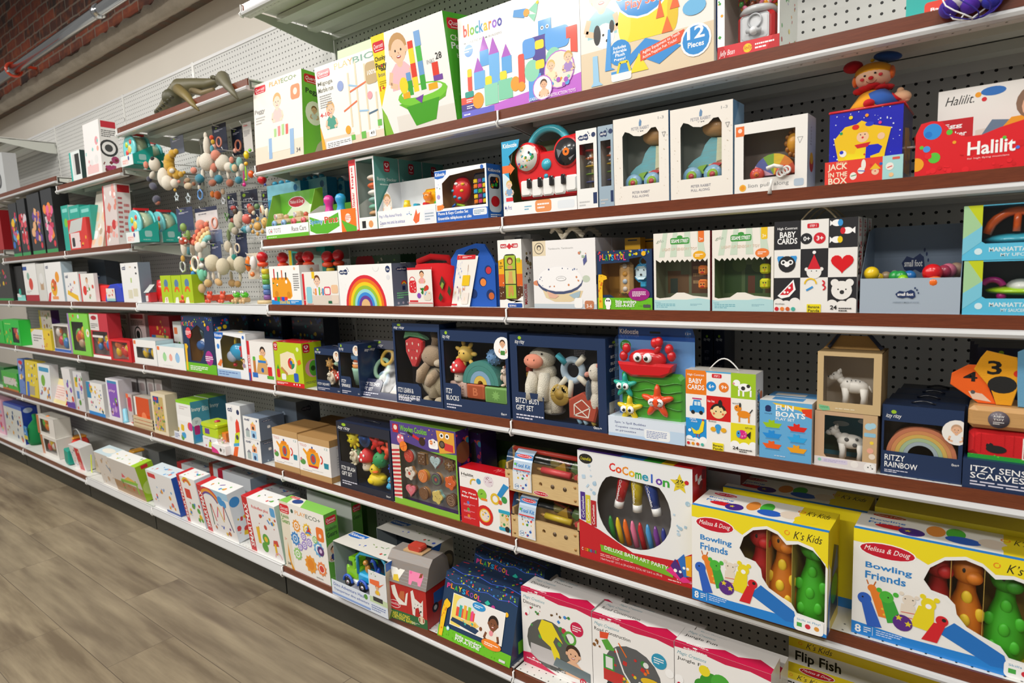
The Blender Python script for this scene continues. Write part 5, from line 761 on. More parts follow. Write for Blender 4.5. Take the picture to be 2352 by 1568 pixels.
BC1=('f f4f2ee;r 0 .69 .333 .31 26262a;r .666 .69 .334 .31 26262a;r .333 .38 .333 .31 26262a;r 0 .1 .333 .28 26262a;r .666 .1 .334 .28 26262a;c .06 .09 .06 f4f2ee;c .16 .06 .07 f4f2ee;c .27 .1 .06 f4f2ee;c .72 .08 .06 f4f2ee;c .84 .06 .07 f4f2ee;c .95 .1 .06 f4f2ee;r 0 0 1 .08 f4f2ee;t .04 .9 .25 .035 fff High Contrast;tb .07 .82 .2 .065 fff BABY;tb .04 .75 .25 .065 fff CARDS;R .41 .91 .14 .05 d82030;t .44 .922 .08 .025 fff STEP 1;c .4 .8 .06 26262a;tb .365 .775 .08 .05 fff 0+;c .56 .8 .06 d82030;tb .525 .775 .08 .05 fff 3+;''o .76 .95 .06 .035 fff;p fff .68 .92 .68 .98 .72 .95;o .8 .95 .03 .035 3a9ae0;o .88 .865 .06 .035 fff;o .83 .865 .03 .035 d82030;p fff .97 .83 .97 .9 .92 .865;o .76 .775 .06 .035 fff;p fff .68 .74 .68 .81 .72 .775;o .8 .775 .03 .035 f2d01c;''p 3a9ae0 .04 .6 .06 .54 .12 .56 .12 .62 .05 .62;p 3a9ae0 .29 .6 .27 .54 .21 .56 .21 .62 .28 .62;c .165 .53 .09 26262a;c .12 .55 .028 fff;c .21 .55 .028 fff;c .12 .55 .015 26262a;c .21 .55 .015 26262a;c .165 .53 .03 fff;''c .5 .44 .075 f4f2ee;c .41 .47 .02 f4f2ee;c .59 .47 .02 f4f2ee;p d82030 .42 .47 .58 .47 .5 .63;c .5 .65 .018 fff;c .47 .45 .006 333;c .53 .45 .006 333;h .83 .53 .11 e0101c;p fff .05 .18 .25 .36 .28 .25 .2 .17 .1 .15;p d82030 .08 .19 .24 .33 .25 .25 .18 .19;c .14 .22 .014 fff;c .2 .27 .014 fff;c .18 .22 .01 fff;''a .46 .31 .05 .065 0 180 f2c81c;l 3a9ae0 .02 .41 .24 .49 .28;a .6 .32 .015 .03 -90 90 d82030;a .61 .27 .015 .03 -90 90 d82030;c .83 .24 .1 f4f2ee;c .75 .32 .04 f4f2ee;c .92 .32 .04 f4f2ee;c .79 .25 .008 333;c .88 .25 .008 333;c .835 .22 .022 333;r .42 .0 .17 .09 f2e01c;tb .435 .045 .14 .03 222 Banana;tb .435 .005 .14 .03 222 Panda;t .02 .08 .12 .02 333 develops;c .04 .035 .022 d82030;c .11 .035 .022 f08a3c;c .18 .035 .022 d8602c;c .25 .035 .022 4ab8a8;tb .7 .035 .08 .045 222 24;w .8 .01 .16 .05 444 2')
def baby_cards(shelf,xl,xr,yt,lab,art,n,grp,sidec='e8e4de',rr='',d=.05,top='ccc8c0',sc_='c8b898',y0=.004):
 z=SH[shelf];xw=X_at(xl,y0,z);ww=X_at(xr,y0,z)-xw;H=Z_at(yt,xw,y0)-z+.0005
 for i in range(n):
  yy=y0+i*(d+.006);pl=proj((xw,yy,z))[0];pr=proj((xw+ww,yy,z))[0]
  o,w_,d_,h_=carton('baby_cards_box',lab[i],'box',shelf,pl,pr,yt,yy,d,h=H,F=art,sides=sidec,group=grp,R=rr,T='f '+top)
  part(lambda m:m.tube([(w_*(.3+.42*t),d_*.5,h_+.001+.026*math.sin(math.pi*t)) for t in[j/10 for j in range(11)]],.0016,sc_,6),'string_handle',CLOTH,o)
baby_cards('s3',1777,1966,510,['black and white checkered baby cards box with cord handle, front one of three','black and white baby cards box behind the front checkered one','black and white baby cards box deepest of the three'],BC1,3,'black and white baby cards boxes',rr='tv .3 .8 .4 .18 d82030 STEP;tbv .2 .4 .35 .35 333 BABY;tbv .55 .4 .35 .35 d82030 CARDS;h .5 .3 .05 d82030;c .5 .18 .05 333;c .5 .08 .05 d82030')
o,w_,d_,h1,h2=display_tray('small_toys_display','grey blue open counter display of small wooden toys with ball tops','s3',1974,2204,640,523,.006,.16,base='a3b2c2',sides='77879a',back='77879a',F='f a9b7c6;n 4 60 .02 .05 .95 .9 .004 c4d0dc;'+SF(.37,.42,.24,.3)+'t .35 .3 .26 .04 7a8a9c HAPPINESS IS MADE OF WOOD',Bk='r 0 0 1 .62 8090a4;'+SF(.32,.42,.3,.28)+'t .3 .3 .36 .04 66768a HAPPINESS IS MADE OF WOOD')
rnd=random.Random(8)
for fx,yy,c,r,dz in((.10,.02,'f2cc1c',.014,.012),(.16,.04,'e8c01c',.009,.002),(.23,.05,'9a8468',.010,.004),(.29,.09,'e8e4dc',.006,.008),(.34,.035,'2aa04a',.012,.004),(.40,.03,'2a9a48',.012,.004),(.43,.02,'8ad01c',.010,-.002),(.47,.06,'2a78c0',.012,.003),(.72,.018,'d8141c',.017,.012),(.74,.012,'f0701c',.014,-.006),(.82,.04,'a03048',.013,.012),(.86,.05,'c86a80',.014,.014),(.93,.07,'b09078',.015,.014)):
 m=MB();m.ell((0,0,h1+dz-r*.2),r,c,n=16,m=10);m.cyl((0,.0,.002),(0,.012,h1+dz-r),.003,'d8b888',6)
 ob=m.build('ball_top_stick',PLAS,None,(o.location.x+w_*fx,o.location.y+yy,o.location.z));q=dict(f2cc1c='bright yellow',e8c01c='small yellow',d8141c='big red',c86a80='pink',f0701c='orange').get(c,None)
 tag(ob,{'f2cc1c':'big yellow ball-topped stick at the left of the grey display','e8c01c':'small yellow ball-topped stick beside the big yellow one','9a8468':'brown ball-topped stick near the left of the grey display','e8e4dc':'tiny white ball-topped stick in the grey display','2aa04a':'green ball-topped stick, left one of the green pair','2a9a48':'green ball-topped stick, right one of the green pair','8ad01c':'lime ball-topped stick peeking over the grey display front','2a78c0':'blue ball-topped stick in the middle of the grey display','d8141c':'big red ball-topped stick in the grey display','f0701c':'orange ball-topped stick below the big red ball','a03048':'dark red ball-topped stick behind the big red ball','c86a80':'pink ball-topped stick right of the big red ball','b09078':'tan ball-topped stick at the right end of the grey display'}[c],'toy','ball-topped toys in the grey display')
 # manhattan boxes, two stacked
zz=0
for i,(a,ytop,t2) in enumerate(((2208,602,'MY SAUCER'),(2208,479,'MY UFO'))):
 o,w_,d_,h_=carton('bath_toy_box',['light blue window box of a lime saucer toy, lower one of the stack','light blue window box of an orange framed toy, upper one of the stack'][i],'box','s3',2209,2440,ytop,.006,.14,z0=zz,win=[(.2,.34),(.24,.3),(.97,.3),(.97,.98),(.2,.98)],inner='66625c',base='5cc4e8',sides='5cc4e8',h=.098,F=f'p c8d41c .04 1 .2 1 .2 .62;p a8d4a0 0 .4 .2 .62 .04 1 0 1;p 7ccce4 0 .1 .2 .34 .2 .62 0 .4;tb .28 .15 .6 .08 e8f8fc MANHATTAN TOY;tb .4 .06 .25 .06 d8f2fa {t2};c .17 .16 .06 d8f2fa')
 if i==0:part(lambda m:(m.ell((w_*.6,.05,h_*.42),(w_*.38,.04,h_*.09),'a8d81c',n=24),m.ell((w_*.6,.05,h_*.5),(w_*.16,.035,h_*.14),'dfe2da',n=20),m.ring((w_*.3,.05,h_*.45),w_*.12,.006,'c8208a','y',20,150),m.ell((w_*.4,.03,h_*.33),.008,'c8208a'),m.ell((w_*.8,.03,h_*.34),.009,'f08a1c')),'saucer_toy',PLAS,o)
 else:part(lambda m:(m.tube([(w_*(.24+.62*t),.03,h_*(.48+.4*math.sin(math.pi*t)**.6)) for t in[j/12 for j in range(13)]],.008,'f0641c',8),m.tube([(w_*.56,.03,h_*.9),(w_*.55,.028,h_*.5)],.006,'f0641c',8),m.ell((w_*.58,.06,h_*.36),(w_*.4,.05,h_*.12),'3aa8c0',n=22)),'framed_toy',PLAS,o)
 zz=h_+.0008
 # ================================================================ fourth shelf (just under eye level), right part
NV='1b3258'
def navy(name,label,xl,xr,yt,y0,d,title,sub='',shelf='s4',xt=0,card=.42,bar=.15,low=.15,lid_=.0,winx=.04,group='navy gift set boxes',logo=(.03,.24),extra='',R='',age=True,inner='2a2a30',base=NV,T='',**kw):
 """dark blue gift box: top bar with a logo, clear front, title card at the lower left"""
 tl=title.split('|');n=len(tl);ch=kw.pop('ch',.36);tw=kw.pop('tw',None)
 win=[(card,low),(1-winx,low),(1-winx,1-bar),(winx,1-bar),(winx,ch),(card-.06,ch),(card,ch-.04)]
 F=IR(logo[0],1-bar*.88,logo[1],bar*.8)
 for i,t in enumerate(tl):F+=f't .045 {ch-.05-(i+1)*.085+.01} {(tw or [card*.8]*9)[i]} .06 fff {t};'
 F+=f'w .045 {max(.02, ch-.1-n*.085-.08)} {card*.85} .07 dde 2;'+('t .87 .03 .08 .03 fff 0m+;' if age else '')+extra
 o,w_,d_,h_=carton(name,label,'box',shelf,xl,xr,yt,y0,d,xt=xt,win=win,F=F,base=base,sides=NV,inner=inner,group=group,R=R,T=T or 'f 16284a',**kw)
 part(lambda m:m.tube([(w_*(.35+.3*t),d_*.5,h_+.001+.004*math.sin(math.pi*t)) for t in[j/6 for j in range(7)]],.0022,'10182a',6),'carry_handle',PLAS,o)
 return o,w_,d_,h_
PHO=lambda x,y,r:f'c {x} {y} {r} fff;c {x} {y} {r*.94} f0e4d4;k {x} {y+r*.3} {r*.33} eab894 6a4030 eee;'
o,w_,d_,h_=navy('gift_set_box','small navy window box with squirting bath animals and a mushroom',729,784,798,.004,.09,'ITZY SQUIRT',card=.58,low=.12,extra=PHO(.92,.84,.12),tw=[.5],ch=.26)
part(lambda m:sun(m,(w_*.35,.03,h_*.62),h_*.15,'d8a860',7),'octopus_toy',RUBB,o);part(lambda m:m.lathe((w_*.72,.035,h_*.55),[(.001,.0),(h_*.12,.01),(h_*.14,h_*.1),(h_*.06,h_*.18),(.001,h_*.2)],'a8ccb0',16),'whale_toy',RUBB,o);part(lambda m:hog(m,(w_*.38,.035,h_*.13),h_*.36),'hedgehog_toy',RUBB,o);part(lambda m:mushroom(m,(w_*.78,.035,h_*.13),h_*.4),'mushroom_toy',RUBB,o)
o,w_,d_,h_=navy('gift_set_box','small navy window box with stacked green and orange sprinkling cups',785,829,788,.004,.10,'ITZY|SPRINKLE',card=.55,low=.16,R='f 1b3258;'+IR(.3,.83,.5,.12),extra=PHO(.92,.88,.1),tw=[.25,.45],ch=.36,bar=.17)
part(lambda m:(m.lathe((w_*.55,.045,h_*.18),[(.022,0),(.028,.05),(.030,.062)],'9ccab4',18),m.lathe((w_*.55,.045,h_*.18+.062),[(.026,0),(.028,.012)],'e8964c',18),m.lathe((w_*.55,.045,h_*.18+.074),[(.024,0),(.026,.01)],'f0dcc4',18),m.lathe((w_*.55,.045,h_*.18+.084),[(.022,0),(.022,.012)],'d86a3c',18)),'stacking_cups',RUBB,o);part(lambda m:m.rbox(w_*.35,.02,h_*.66,w_*.85,.05,h_*.82,'6a98c8',.006),'blue_cup',RUBB,o)
o,w_,d_,h_=navy('gift_set_box','slanted navy window box of pastel teething rings leaning back',822,915,780,.012,.05,'ITZY TEETHER|GIFT SET',xt=859,card=.52,low=.11,base='2a3152',tw=[.42,.28],ch=.32,age=False)
part(lambda m:(m.ring((w_*.38,.016,h_*.72),h_*.13,.007,'e0b84a'),m.ring((w_*.3,.02,h_*.53),h_*.16,.008,'9cc4a8'),m.ring((w_*.38,.024,h_*.36),h_*.11,.007,'8aa8c0')),'teething_rings',RUBB,o)
part(lambda m:(m.ell((w_*.82,.025,h_*.74),(w_*.16,.012,h_*.1),'c87858'),m.lathe((w_*.75,.025,h_*.5),[(w_*.1,0),(w_*.12,h_*.12)],'e8dfd4',14),m.prism([(w_*.66,h_*.13),(w_*.97,h_*.13),(w_*.95,h_*.34),(w_*.78,h_*.34)],.018,.03,'f0ebe4'),m.prism([(w_*.78,h_*.34),(w_*.97,h_*.34),(w_*.9,h_*.52),(w_*.82,h_*.5)],.016,.032,'d08458'),m.lathe((w_*.9,.012,h_*.36),[(w_*.1,0),(w_*.1,.002)],'1c3a58',16,'y')),'teething_mitt',CLOTH,o)
o,w_,d_,h_=navy('gift_set_box','tall navy window box of a fluffy brown rabbit and a red strawberry toy',912,1019,741,.006,.08,'ITZY LEARN &|SNUGGLE GIFT SET',card=.55,low=.08,bar=.09,tw=[.34,.48],ch=.26,age=False)
def bunny(m):
 cx=w_*.68;F_='b8a084'
 m.ell((cx,.045,h_*.26),(w_*.27,.034,h_*.19),'cdbfa0');m.ell((cx-.006,.04,h_*.6),(w_*.21,.03,h_*.13),F_);m.ell((cx+w_*.16,.03,h_*.52),(w_*.1,.018,h_*.05),'d8c8b0')
 m.tube([(cx-w_*.06,.02,h_*.5),(cx-w_*.16,.014,h_*.4),(cx-w_*.2,.012,h_*.28)],[.012,.018,.014],F_,12);m.tube([(cx+w_*.14,.02,h_*.42),(cx+w_*.06,.012,h_*.34),(cx-w_*.02,.01,h_*.26)],[.013,.018,.014],F_,12)
 m.tube([(cx-.005,.05,h_*.68),(cx+.01,.05,h_*.8),(cx-.01,.05,h_*.88)],[.014,.018,.01],'8f785c',12);m.tube([(cx+.01,.03,h_*.4),(cx+.01,.02,h_*.1)],[.014,.018],'c4b598',12)
 for q in(-1,1):m.ell((cx+.012+q*w_*.12,.02,h_*.07),(.02,.018,.012),'c4b598')
 m.ell((cx-.008,.012,h_*.59),.002,'332',n=6,m=4)
part(bunny,'plush_rabbit',PLUSH,o)
def berry(m):
 m.prism([(w_*.2,h_*.78),(w_*.3,h_*.82),(w_*.5,h_*.82),(w_*.58,h_*.78),(w_*.56,h_*.66),(w_*.4,h_*.46),(w_*.32,h_*.46),(w_*.2,h_*.64)],.012,.03,'d01820',.004)
 f=Face(m,(0,.0118,0),(1,0,0),(0,0,1),w_,h_,(0,-1,0));f.run('o .25 .74 .014 .018 f4d8c8;o .37 .75 .014 .018 f4d8c8;o .5 .74 .014 .018 f4d8c8;o .28 .66 .014 .018 f4d8c8;o .46 .66 .014 .018 f4d8c8;o .34 .57 .014 .018 f4d8c8;o .43 .57 .014 .018 f4d8c8;c .35 .67 .006 222;c .4 .67 .006 222')
 m.prism([(w_*.18,h_*.8),(w_*.22,h_*.9),(w_*.5,h_*.9),(w_*.66,h_*.8),(w_*.5,h_*.83),(w_*.3,h_*.84)],.010,.03,'3a7a4a',.003)
part(berry,'strawberry_toy',PLUSH,o)
o,w_,d_,h_=navy('gift_set_box','wide navy window box of soft blocks with a green rainbow and yellow sun',1021,1173,757,.004,.10,'ITZY|BLOCKS',card=.28,low=.16,bar=.13,logo=(.03,.12),tw=[.1,.2],ch=.34,extra='c .93 .82 .13 fff;k .93 .87 .04 eab894 4a3020 fff;r .9 .74 .06 .05 4a8a3c')
part(lambda m:(m.rbox(w_*.04,.02,h_*.16,w_*.30,.05,h_*.35,'dcbcae',.003),[m.ell((w_*(.07+.035*i),.019,h_*(.2+.035*j)),.0022,'c8a090',n=6,m=4) for i in range(6) for j in range(4)]),'pink_block',RUBB,o)
part(lambda m:(m.rbox(w_*.31,.018,h_*.16,w_*.58,.05,h_*.34,'c4623a',.003),Face(m,(w_*.31,.0178,h_*.16),(1,0,0),(0,0,1),w_*.27,h_*.18,(0,-1,0)).run('r .1 .12 .8 .76 b0522e;tb .36 .22 .28 .56 d87a50 B')),'orange_block',RUBB,o)
part(lambda m:(m.rbox(w_*.59,.016,h_*.14,w_*.92,.05,h_*.33,'7fb060',.003),Face(m,(w_*.59,.0158,h_*.14),(1,0,0),(0,0,1),w_*.33,h_*.19,(0,-1,0)).run('r .08 .12 .84 .76 6a9c4e;s .5 .5 .36 8cc06a 9 .5;c .5 .5 .2 8cc06a')),'green_block',RUBB,o)
part(lambda m:rainbow(m,(w_*.52,0,h_*.35),w_*.27,.02,.085,['4a9088','4a9088','8ab0d0','e8c85c'],w_*.058),'rainbow_stacker',RUBB,o)
part(lambda m:sun(m,(w_*.27,.035,h_*.7),h_*.17,'ecc660',7),'sun_toy',RUBB,o);part(lambda m:knob_ball(m,(w_*.68,.045,h_*.68),h_*.1,'6a98c8'),'knobbly_ball',RUBB,o);part(lambda m:mushroom(m,(w_*.17,.03,h_*.35),h_*.3),'mushroom_toy',RUBB,o);part(lambda m:hog(m,(w_*.86,.045,h_*.34),h_*.27,'ecd8c8','d0643c'),'hedgehog_toy',RUBB,o)
o,w_,d_,h_=navy('gift_set_box','largest navy window box with a cream plush duck and a barn toy',1178,1395,768,.002,.09,'BITZY BUSY|GIFT SET',card=.36,low=.055,bar=.125,winx=.08,tw=[.27,.2],ch=.34,logo=(.06,.11),R='f 1b3258;'+IR(.2,.89,.6,.07)+'t .3 .78 .4 .03 fff BITZY;t .3 .71 .4 .03 fff BUSY;t .2 .64 .7 .035 fff GIFT SET;w .3 .5 .45 .07 99a 4;w .3 .38 .45 .07 99a 4;r .15 .1 .8 .22 c8c0b8;k .5 .2 .03 eab894 4a3020 dcd4c8;c .7 .12 .03 8a7a5a',inner='1e2233',extra='c .93 .3 .001 fff')
part(lambda m:Face(m,(0,d_-.003,0),(1,0,0),(0,0,1),w_,h_,(0,-1,0)).run('w .52 .74 .12 .09 dde 5;w .5 .63 .08 .06 dde 3'),'back_print',CARD,o)
def goose(m):
 cx=w_*.26;W='e8e0cc'
 m.ell((cx+.02,.05,h_*.3),(w_*.16,.036,h_*.24),W);m.ell((cx,.045,h_*.72),(w_*.135,.034,h_*.13),W);m.ell((cx+.004,.05,h_*.56),(w_*.12,.03,h_*.12),W)
 for a,b in((-.065,.42),(.055,.4)):m.tube([(cx+a*w_,.03,h_*.56),(cx+a*w_*1.15,.018,h_*b),(cx+a*w_*1.1,.016,h_*.26)],[.016,.018,.019],'ece6d4',14)
 m.ell((cx+.03,.05,h_*.12),(w_*.12,.03,h_*.05),W);m.tube([(cx+.05,.04,h_*.4),(cx+.055,.03,h_*.12)],[.016,.018],W,12)
g=part(goose,'plush_duck',PLUSH,o);part(lambda m:(m.ell((w_*.23,.014,h_*.7),(w_*.105,.014,h_*.085),'e8967c',n=18),[m.ell((w_*(.23+q*.035),.0015,h_*.72),(.0016,.002,.003),'6a4038',n=6,m=4) for q in(-1,1)]),'pink_beak',CLOTH,g);part(lambda m:[m.ell((w_*a,.018,h_*.785),.0032,'1c1c1c',n=8,m=5) for a in(.315,)],'eye',PLAS,g)
def ringtoy(m):
 cx,cz=w_*.62,h_*.62;m.ring((cx,.03,cz),w_*.095,.010,'a4b8c8','y',0,360,24)
 for a,L,c,wd in((135,.1,'3a98a8',.009),(45,.09,'e0dac8',.009),(230,.12,'e0dac8',.008),(265,.14,'e0dac8',.008),(325,.09,'e0dac8',.008)):
  t=R_(a);r0=w_*.085;r1=w_*.095+w_*L;m.tube([(cx+r0*math.cos(t),.024,cz+r0*math.sin(t)),(cx+r1*math.cos(t),.02,cz+r1*math.sin(t))],wd,c,8)
part(ringtoy,'ring_rattle',CLOTH,o)
part(lambda m:(m.lathe((w_*.5,.014,h_*.34),[(w_*.095,0),(w_*.1,.004),(w_*.1,.010)],'b89848',26,'y'),[m.box(w_*.5+w_*(.05)*math.cos(t)-.0008,.0125,h_*.34+w_*.05*math.sin(t)-.0008,w_*.5+w_*.094*math.cos(t)+.0008,.014,h_*.34+w_*.094*math.sin(t)+.0008,'d8bc6c') for t in[j*math.pi/14 for j in range(15)]],m.lathe((w_*.5,.0125,h_*.345),[(w_*.045,0),(w_*.045,.002)],'a88838',18,'y')),'sun_teether',RUBB,o)
def barn(m):
 P=[(w_*.6,h_*.1),(w_*.86,h_*.08),(w_*.9,h_*.26),(w_*.74,h_*.4),(w_*.6,h_*.31)];m.prism(P,.01,.03,'b24a36',.004)
 f=Face(m,(0,.0098,0),(1,0,0),(0,0,1),w_,h_,(0,-1,0));f.run('l f0e8dc .012 .66 .14 .8 .13 .82 .24 .74 .32 .66 .26 .66 .14 .82 .24;l f0e8dc .012 .8 .13 .66 .26')
b_=part(barn,'barn_pouch',CLOTH,o);part(lambda m:[m.tube([(w_*q,.02,h_*.1),(w_*(q+.03),.018,h_*.045)],.006,c,6) for q,c in((.68,'8ab4cc'),(.74,'a8c8d8'),(.82,'b89a48'))],'ribbon_tags',CLOTH,b_)
part(lambda m:(m.ell((w_*.86,.025,h_*.3),(w_*.06,.018,h_*.12),'e8e0d0'),m.ell((w_*.86,.025,h_*.62),(w_*.07,.02,h_*.1),'ece4d4'),m.ell((w_*.86,.03,h_*.45),(w_*.06,.018,h_*.14),'e8e0d0'),m.ell((w_*.8,.015,h_*.42),(w_*.025,.01,h_*.12),'4a5a6a'),m.ell((w_*.79,.015,h_*.6),(w_*.022,.01,h_*.03),'e8a090'),m.ell((w_*.84,.008,h_*.65),.002,'222',n=6,m=4),m.ell((w_*.905,.02,h_*.7),(w_*.03,.01,h_*.035),'e8967c')),'cow_rattle',PLUSH,o)
m=MB()
for i,c in enumerate(('6a98a8','8a7a48','b08a3c','a83a2c')):m.rbox(w_*.1,.03,h_*(.36+.065*i),w_*.15,.06,h_*(.42+.065*i),c,.002)
m.build('edge_blocks',CLOTH,o)
for i,(a,b) in enumerate(((1612,1637),(1640,1664))):carton('gift_set_box',['navy box spine in the shade behind the blister pack, left one','navy box spine in the shade behind the blister pack, right one'][i],'box','s4',a,b,757,.2+.0*i,.08,F='f 131f36;'+IR(.2,.88,.6,.07)+'t .3 .76 .4 .03 889 BITZY;t .3 .69 .4 .03 889 BUSY;t .2 .61 .6 .03 889 GIFT SET',sides='131f36',group='navy gift set boxes in the shade')  # navy and lettering darkened, so the colour itself holds the shade
# blister pack
z=SH['s4']-.0005;xb=X_at(1398,-.004,z);wb=X_at(1573,-.004,z)-xb;hb=Z_at(953,xb,-.004)-z
m=MB();m.rbox(0,0,0,wb,.085,hb,'dceaf8',.002);Face(m,(0,0,0),(1,0,0),(0,0,1),wb,hb,(0,-1,0)).run('f dfeaf8;r 0 0 1 .16 bcd6f4;r .82 0 .18 .6 c4dcf4;t .09 .64 .42 .14 2a3a80 Spin ’n Spill Buddies;t .1 .43 .38 .13 2a3a80 Copains cascades;t .1 .24 .28 .12 2a3a80 et pirouettes;R .49 .06 .33 .5 f4f8fc;w .52 .12 .26 .38 78b 5')
bp=m.build('blister_pack',CARD,None,(xb,-.004,z));tag(bp,'blue blister pack of bath toys with red crab boat and starfish','blister pack')
a=X_at(1424,.035,z+hb)-xb;b=X_at(1597,.035,z+hb)-xb;ht=Z_at(748,xb+a,.035)-z;bw=b-a
m=MB();P=[(a,hb*.3),(b,hb*.3),(b,ht-.02),(b-.02,ht),(a+.01,ht),(a,ht-.01)];m.prism(P,.039,.0405,'1c62b8');Face(m,(a,.039,0),(1,0,0),(0,0,1),bw,ht,(0,-1,0)).run('p 6aa0e0 0 .2 1 .2 1 .9 .5 .93 0 .9;p 1450a4 0 .88 1 .88 1 .93 .97 1 .02 1 0 .97;tb .02 .93 .26 .045 fff Kidoozie;R .43 .94 .14 .02 111;c .92 .95 .03 2a70c8;t .885 .94 .07 .02 fff 12+;c .1 .82 .055 3a8a2c;w .05 .79 .1 .06 dfd 4');m.build('backing_card',CARD,bp)
def crab(m):
 cx=a+bw*.43;cz=ht*.72;m.ell((cx,.024,cz),(bw*.25,.02,ht*.09),'d81820',n=22);m.prism([(a+bw*.06,ht*.69),(a+bw*.8,ht*.69),(a+bw*.77,ht*.62),(a+bw*.66,ht*.57),(a+bw*.24,ht*.56),(a+bw*.1,ht*.62)],.004,.036,'d0141e',.006)
 m.tube([(cx+bw*.12,.02,cz+ht*.05),(cx+bw*.17,.018,cz+ht*.13)],.008,'d81820');[m.ell((cx+bw*q,.016,cz+ht*zz),(.011,.01,.013),'d81820') for q,zz in((.17,.16),(.12,.15),(-.26,.09),(.3,.1),(.33,.04),(-.3,.02))]
 eyes(m,(cx-bw*.02,.004,cz+ht*.02),.012,.0135)
c1=part(crab,'crab_boat',PLAS,bp)
part(lambda m:(m.rbox(a+bw*.07,.02,hb*.55,a+bw*.9,.037,ht*.6,'4aa82c',.008),[m.tube([(a+bw*(.1+.78*t),.018,ht*(.3+.07*k)+.004*math.sin(t*12+k)) for t in[j/14 for j in range(15)]],.002,'3c9422',5) for k in range(4)]),'green_water_board',PLAS,bp)
for nm,fx,fz,r,c in(('teal_starfish',.15,.47,.033,'2ab8a4'),('orange_starfish',.58,.35,.043,'f0501c'),('yellow_starfish',.21,.26,.036,'f2d420')):
 s_=part(lambda m:(starfish(m,(a+bw*fx,.012,ht*fz),r,.011,c,q=.45),eyes(m,(a+bw*fx-.002,.001,ht*fz),r*.26,r*.27) if nm[0]!='o' else[m.lathe((a+bw*fx+q*r*.24,.000,ht*fz),[(r*.23,0),(r*.23,.002)],'fff',14,'y') or m.ring((a+bw*fx+q*r*.24,-.001,ht*fz-.003),r*.12,.0008,'222','y',20,160,6) for q in(-1,1)]),nm,PLAS,bp)
part(lambda m:m.add([(a+bw*.03,-.001,hb),(b-bw*.06,-.001,hb),(b-bw*.06,.008,ht*.9),(a+bw*.03,.008,ht*.9),(a,.038,ht*.93),(b-.002,.038,ht*.93),(b-.002,.038,hb),(a,.038,hb)],[(0,1,2,3),(3,2,5,4),(1,6,5,2),(0,3,4,7)],'fff'),'clear_blister',FILM,bp)
BC2=('f f8f6f2;r 0 .69 .31 .31 f28018;r .66 .69 .34 .31 a4cc28;r .31 .38 .35 .31 d81418;r 0 .1 .31 .28 1e96e0;r .66 .12 .34 .26 ece020;c .05 .1 .05 fff;c .15 .07 .06 fff;c .26 .1 .05 fff;c .72 .1 .06 fff;c .85 .08 .07 fff;c .97 .12 .05 fff;r 0 0 1 .07 f8f6f2;t .03 .92 .25 .035 fff High Contrast;tb .05 .83 .2 .065 fff BABY;tb .03 .75 .25 .065 fff CARDS;R .39 .92 .14 .05 d82030;t .42 .932 .08 .025 fff STEP 2;c .38 .81 .062 1e90dc;tb .345 .785 .08 .05 fff 6+;c .56 .81 .062 f08028;tb .525 .785 .08 .05 fff 9+;r .3 .985 .36 .015 4ab0e8;''o .85 .83 .09 .05 fff;r .76 .72 .025 .08 fff;r .82 .72 .025 .08 fff;r .92 .72 .025 .08 fff;o .74 .88 .05 .04 fff;c .7 .87 .015 e8a0a0;c .83 .82 .025 333;c .9 .85 .022 333;''R .06 .46 .22 .08 1e90dc;p 1e90dc .1 .53 .24 .53 .22 .62 .12 .62;r .13 .55 .04 .05 d8eef8;r .18 .55 .04 .05 d8eef8;r .1 .63 .14 .015 c82070;c .11 .46 .025 222;c .23 .46 .025 222;''c .48 .5 .09 f8dca0;a .48 .5 .07 .1 10 170 222;o .51 .6 .03 .05 222;c .45 .5 .009 222;c .52 .5 .009 222;c .39 .5 .02 f8dca0;c .58 .5 .02 f8dca0;c .42 .47 .014 e86a4a;c .55 .47 .014 e86a4a;t .33 .61 .1 .03 fff ba ba;''o .84 .5 .09 .045 f0901c;r .77 .4 .02 .08 f0901c;r .9 .4 .02 .08 f0901c;o .76 .57 .05 .04 f0901c;o .79 .61 .015 .03 333;c .74 .58 .007 222;l 333 .012 .92 .52 .96 .57;''p f8e020 .08 .26 .16 .22 .2 .24 .24 .34 .28 .34 .26 .22 .2 .18 .12 .18;c .26 .34 .018 f8e020;c .26 .37 .012 d82030;l d82030 .008 .16 .18 .16 .14;l d82030 .008 .2 .18 .2 .14;c .06 .22 .02 fff;t .06 .36 .1 .025 fff cluck;t .08 .33 .1 .025 fff cluck;''c .48 .3 .04 3aa0e0;o .41 .27 .04 .03 f0b01c;o .56 .27 .04 .03 f0b01c;o .48 .25 .025 .03 3aa0e0;t .34 .36 .12 .02 333 flutter;o .82 .25 .07 .055 e0208a;o .77 .25 .03 .045 3aa0e0;p 222 .88 .25 .94 .3 .93 .2;c .77 .26 .01 222;n 4 12 .8 .21 .08 .08 .008 f8a0c8;t .86 .33 .1 .02 333 glug;w .75 .41 .1 .001 333 1;''r .4 .0 .16 .1 f2e01c;tb .41 .05 .14 .03 222 Banana;tb .41 .01 .14 .03 222 Panda;t .02 .085 .12 .02 333 develops;c .04 .05 .02 d82030;c .11 .05 .02 f0a01c;c .18 .05 .02 d8602c;c .25 .05 .02 4ab8a8;tb .69 .05 .08 .04 222 24;w .78 .02 .18 .05 444 2;t .68 .62 .1 .02 333 woof')
baby_cards('s4',1576,1735,848,['bright orange, green and blue checkered baby cards box with white cord handle'],BC2,1,None,sidec='eee',rr='tbv .2 .4 .3 .4 222 BABY CARDS;c .4 .7 .05 2a90dc;c .7 .72 .05 f08028;c .5 .58 .04 2a90dc;c .5 .3 .04 333;c .5 .15 .05 8a3',d=.055,sc_='f0f0ee',y0=.0)
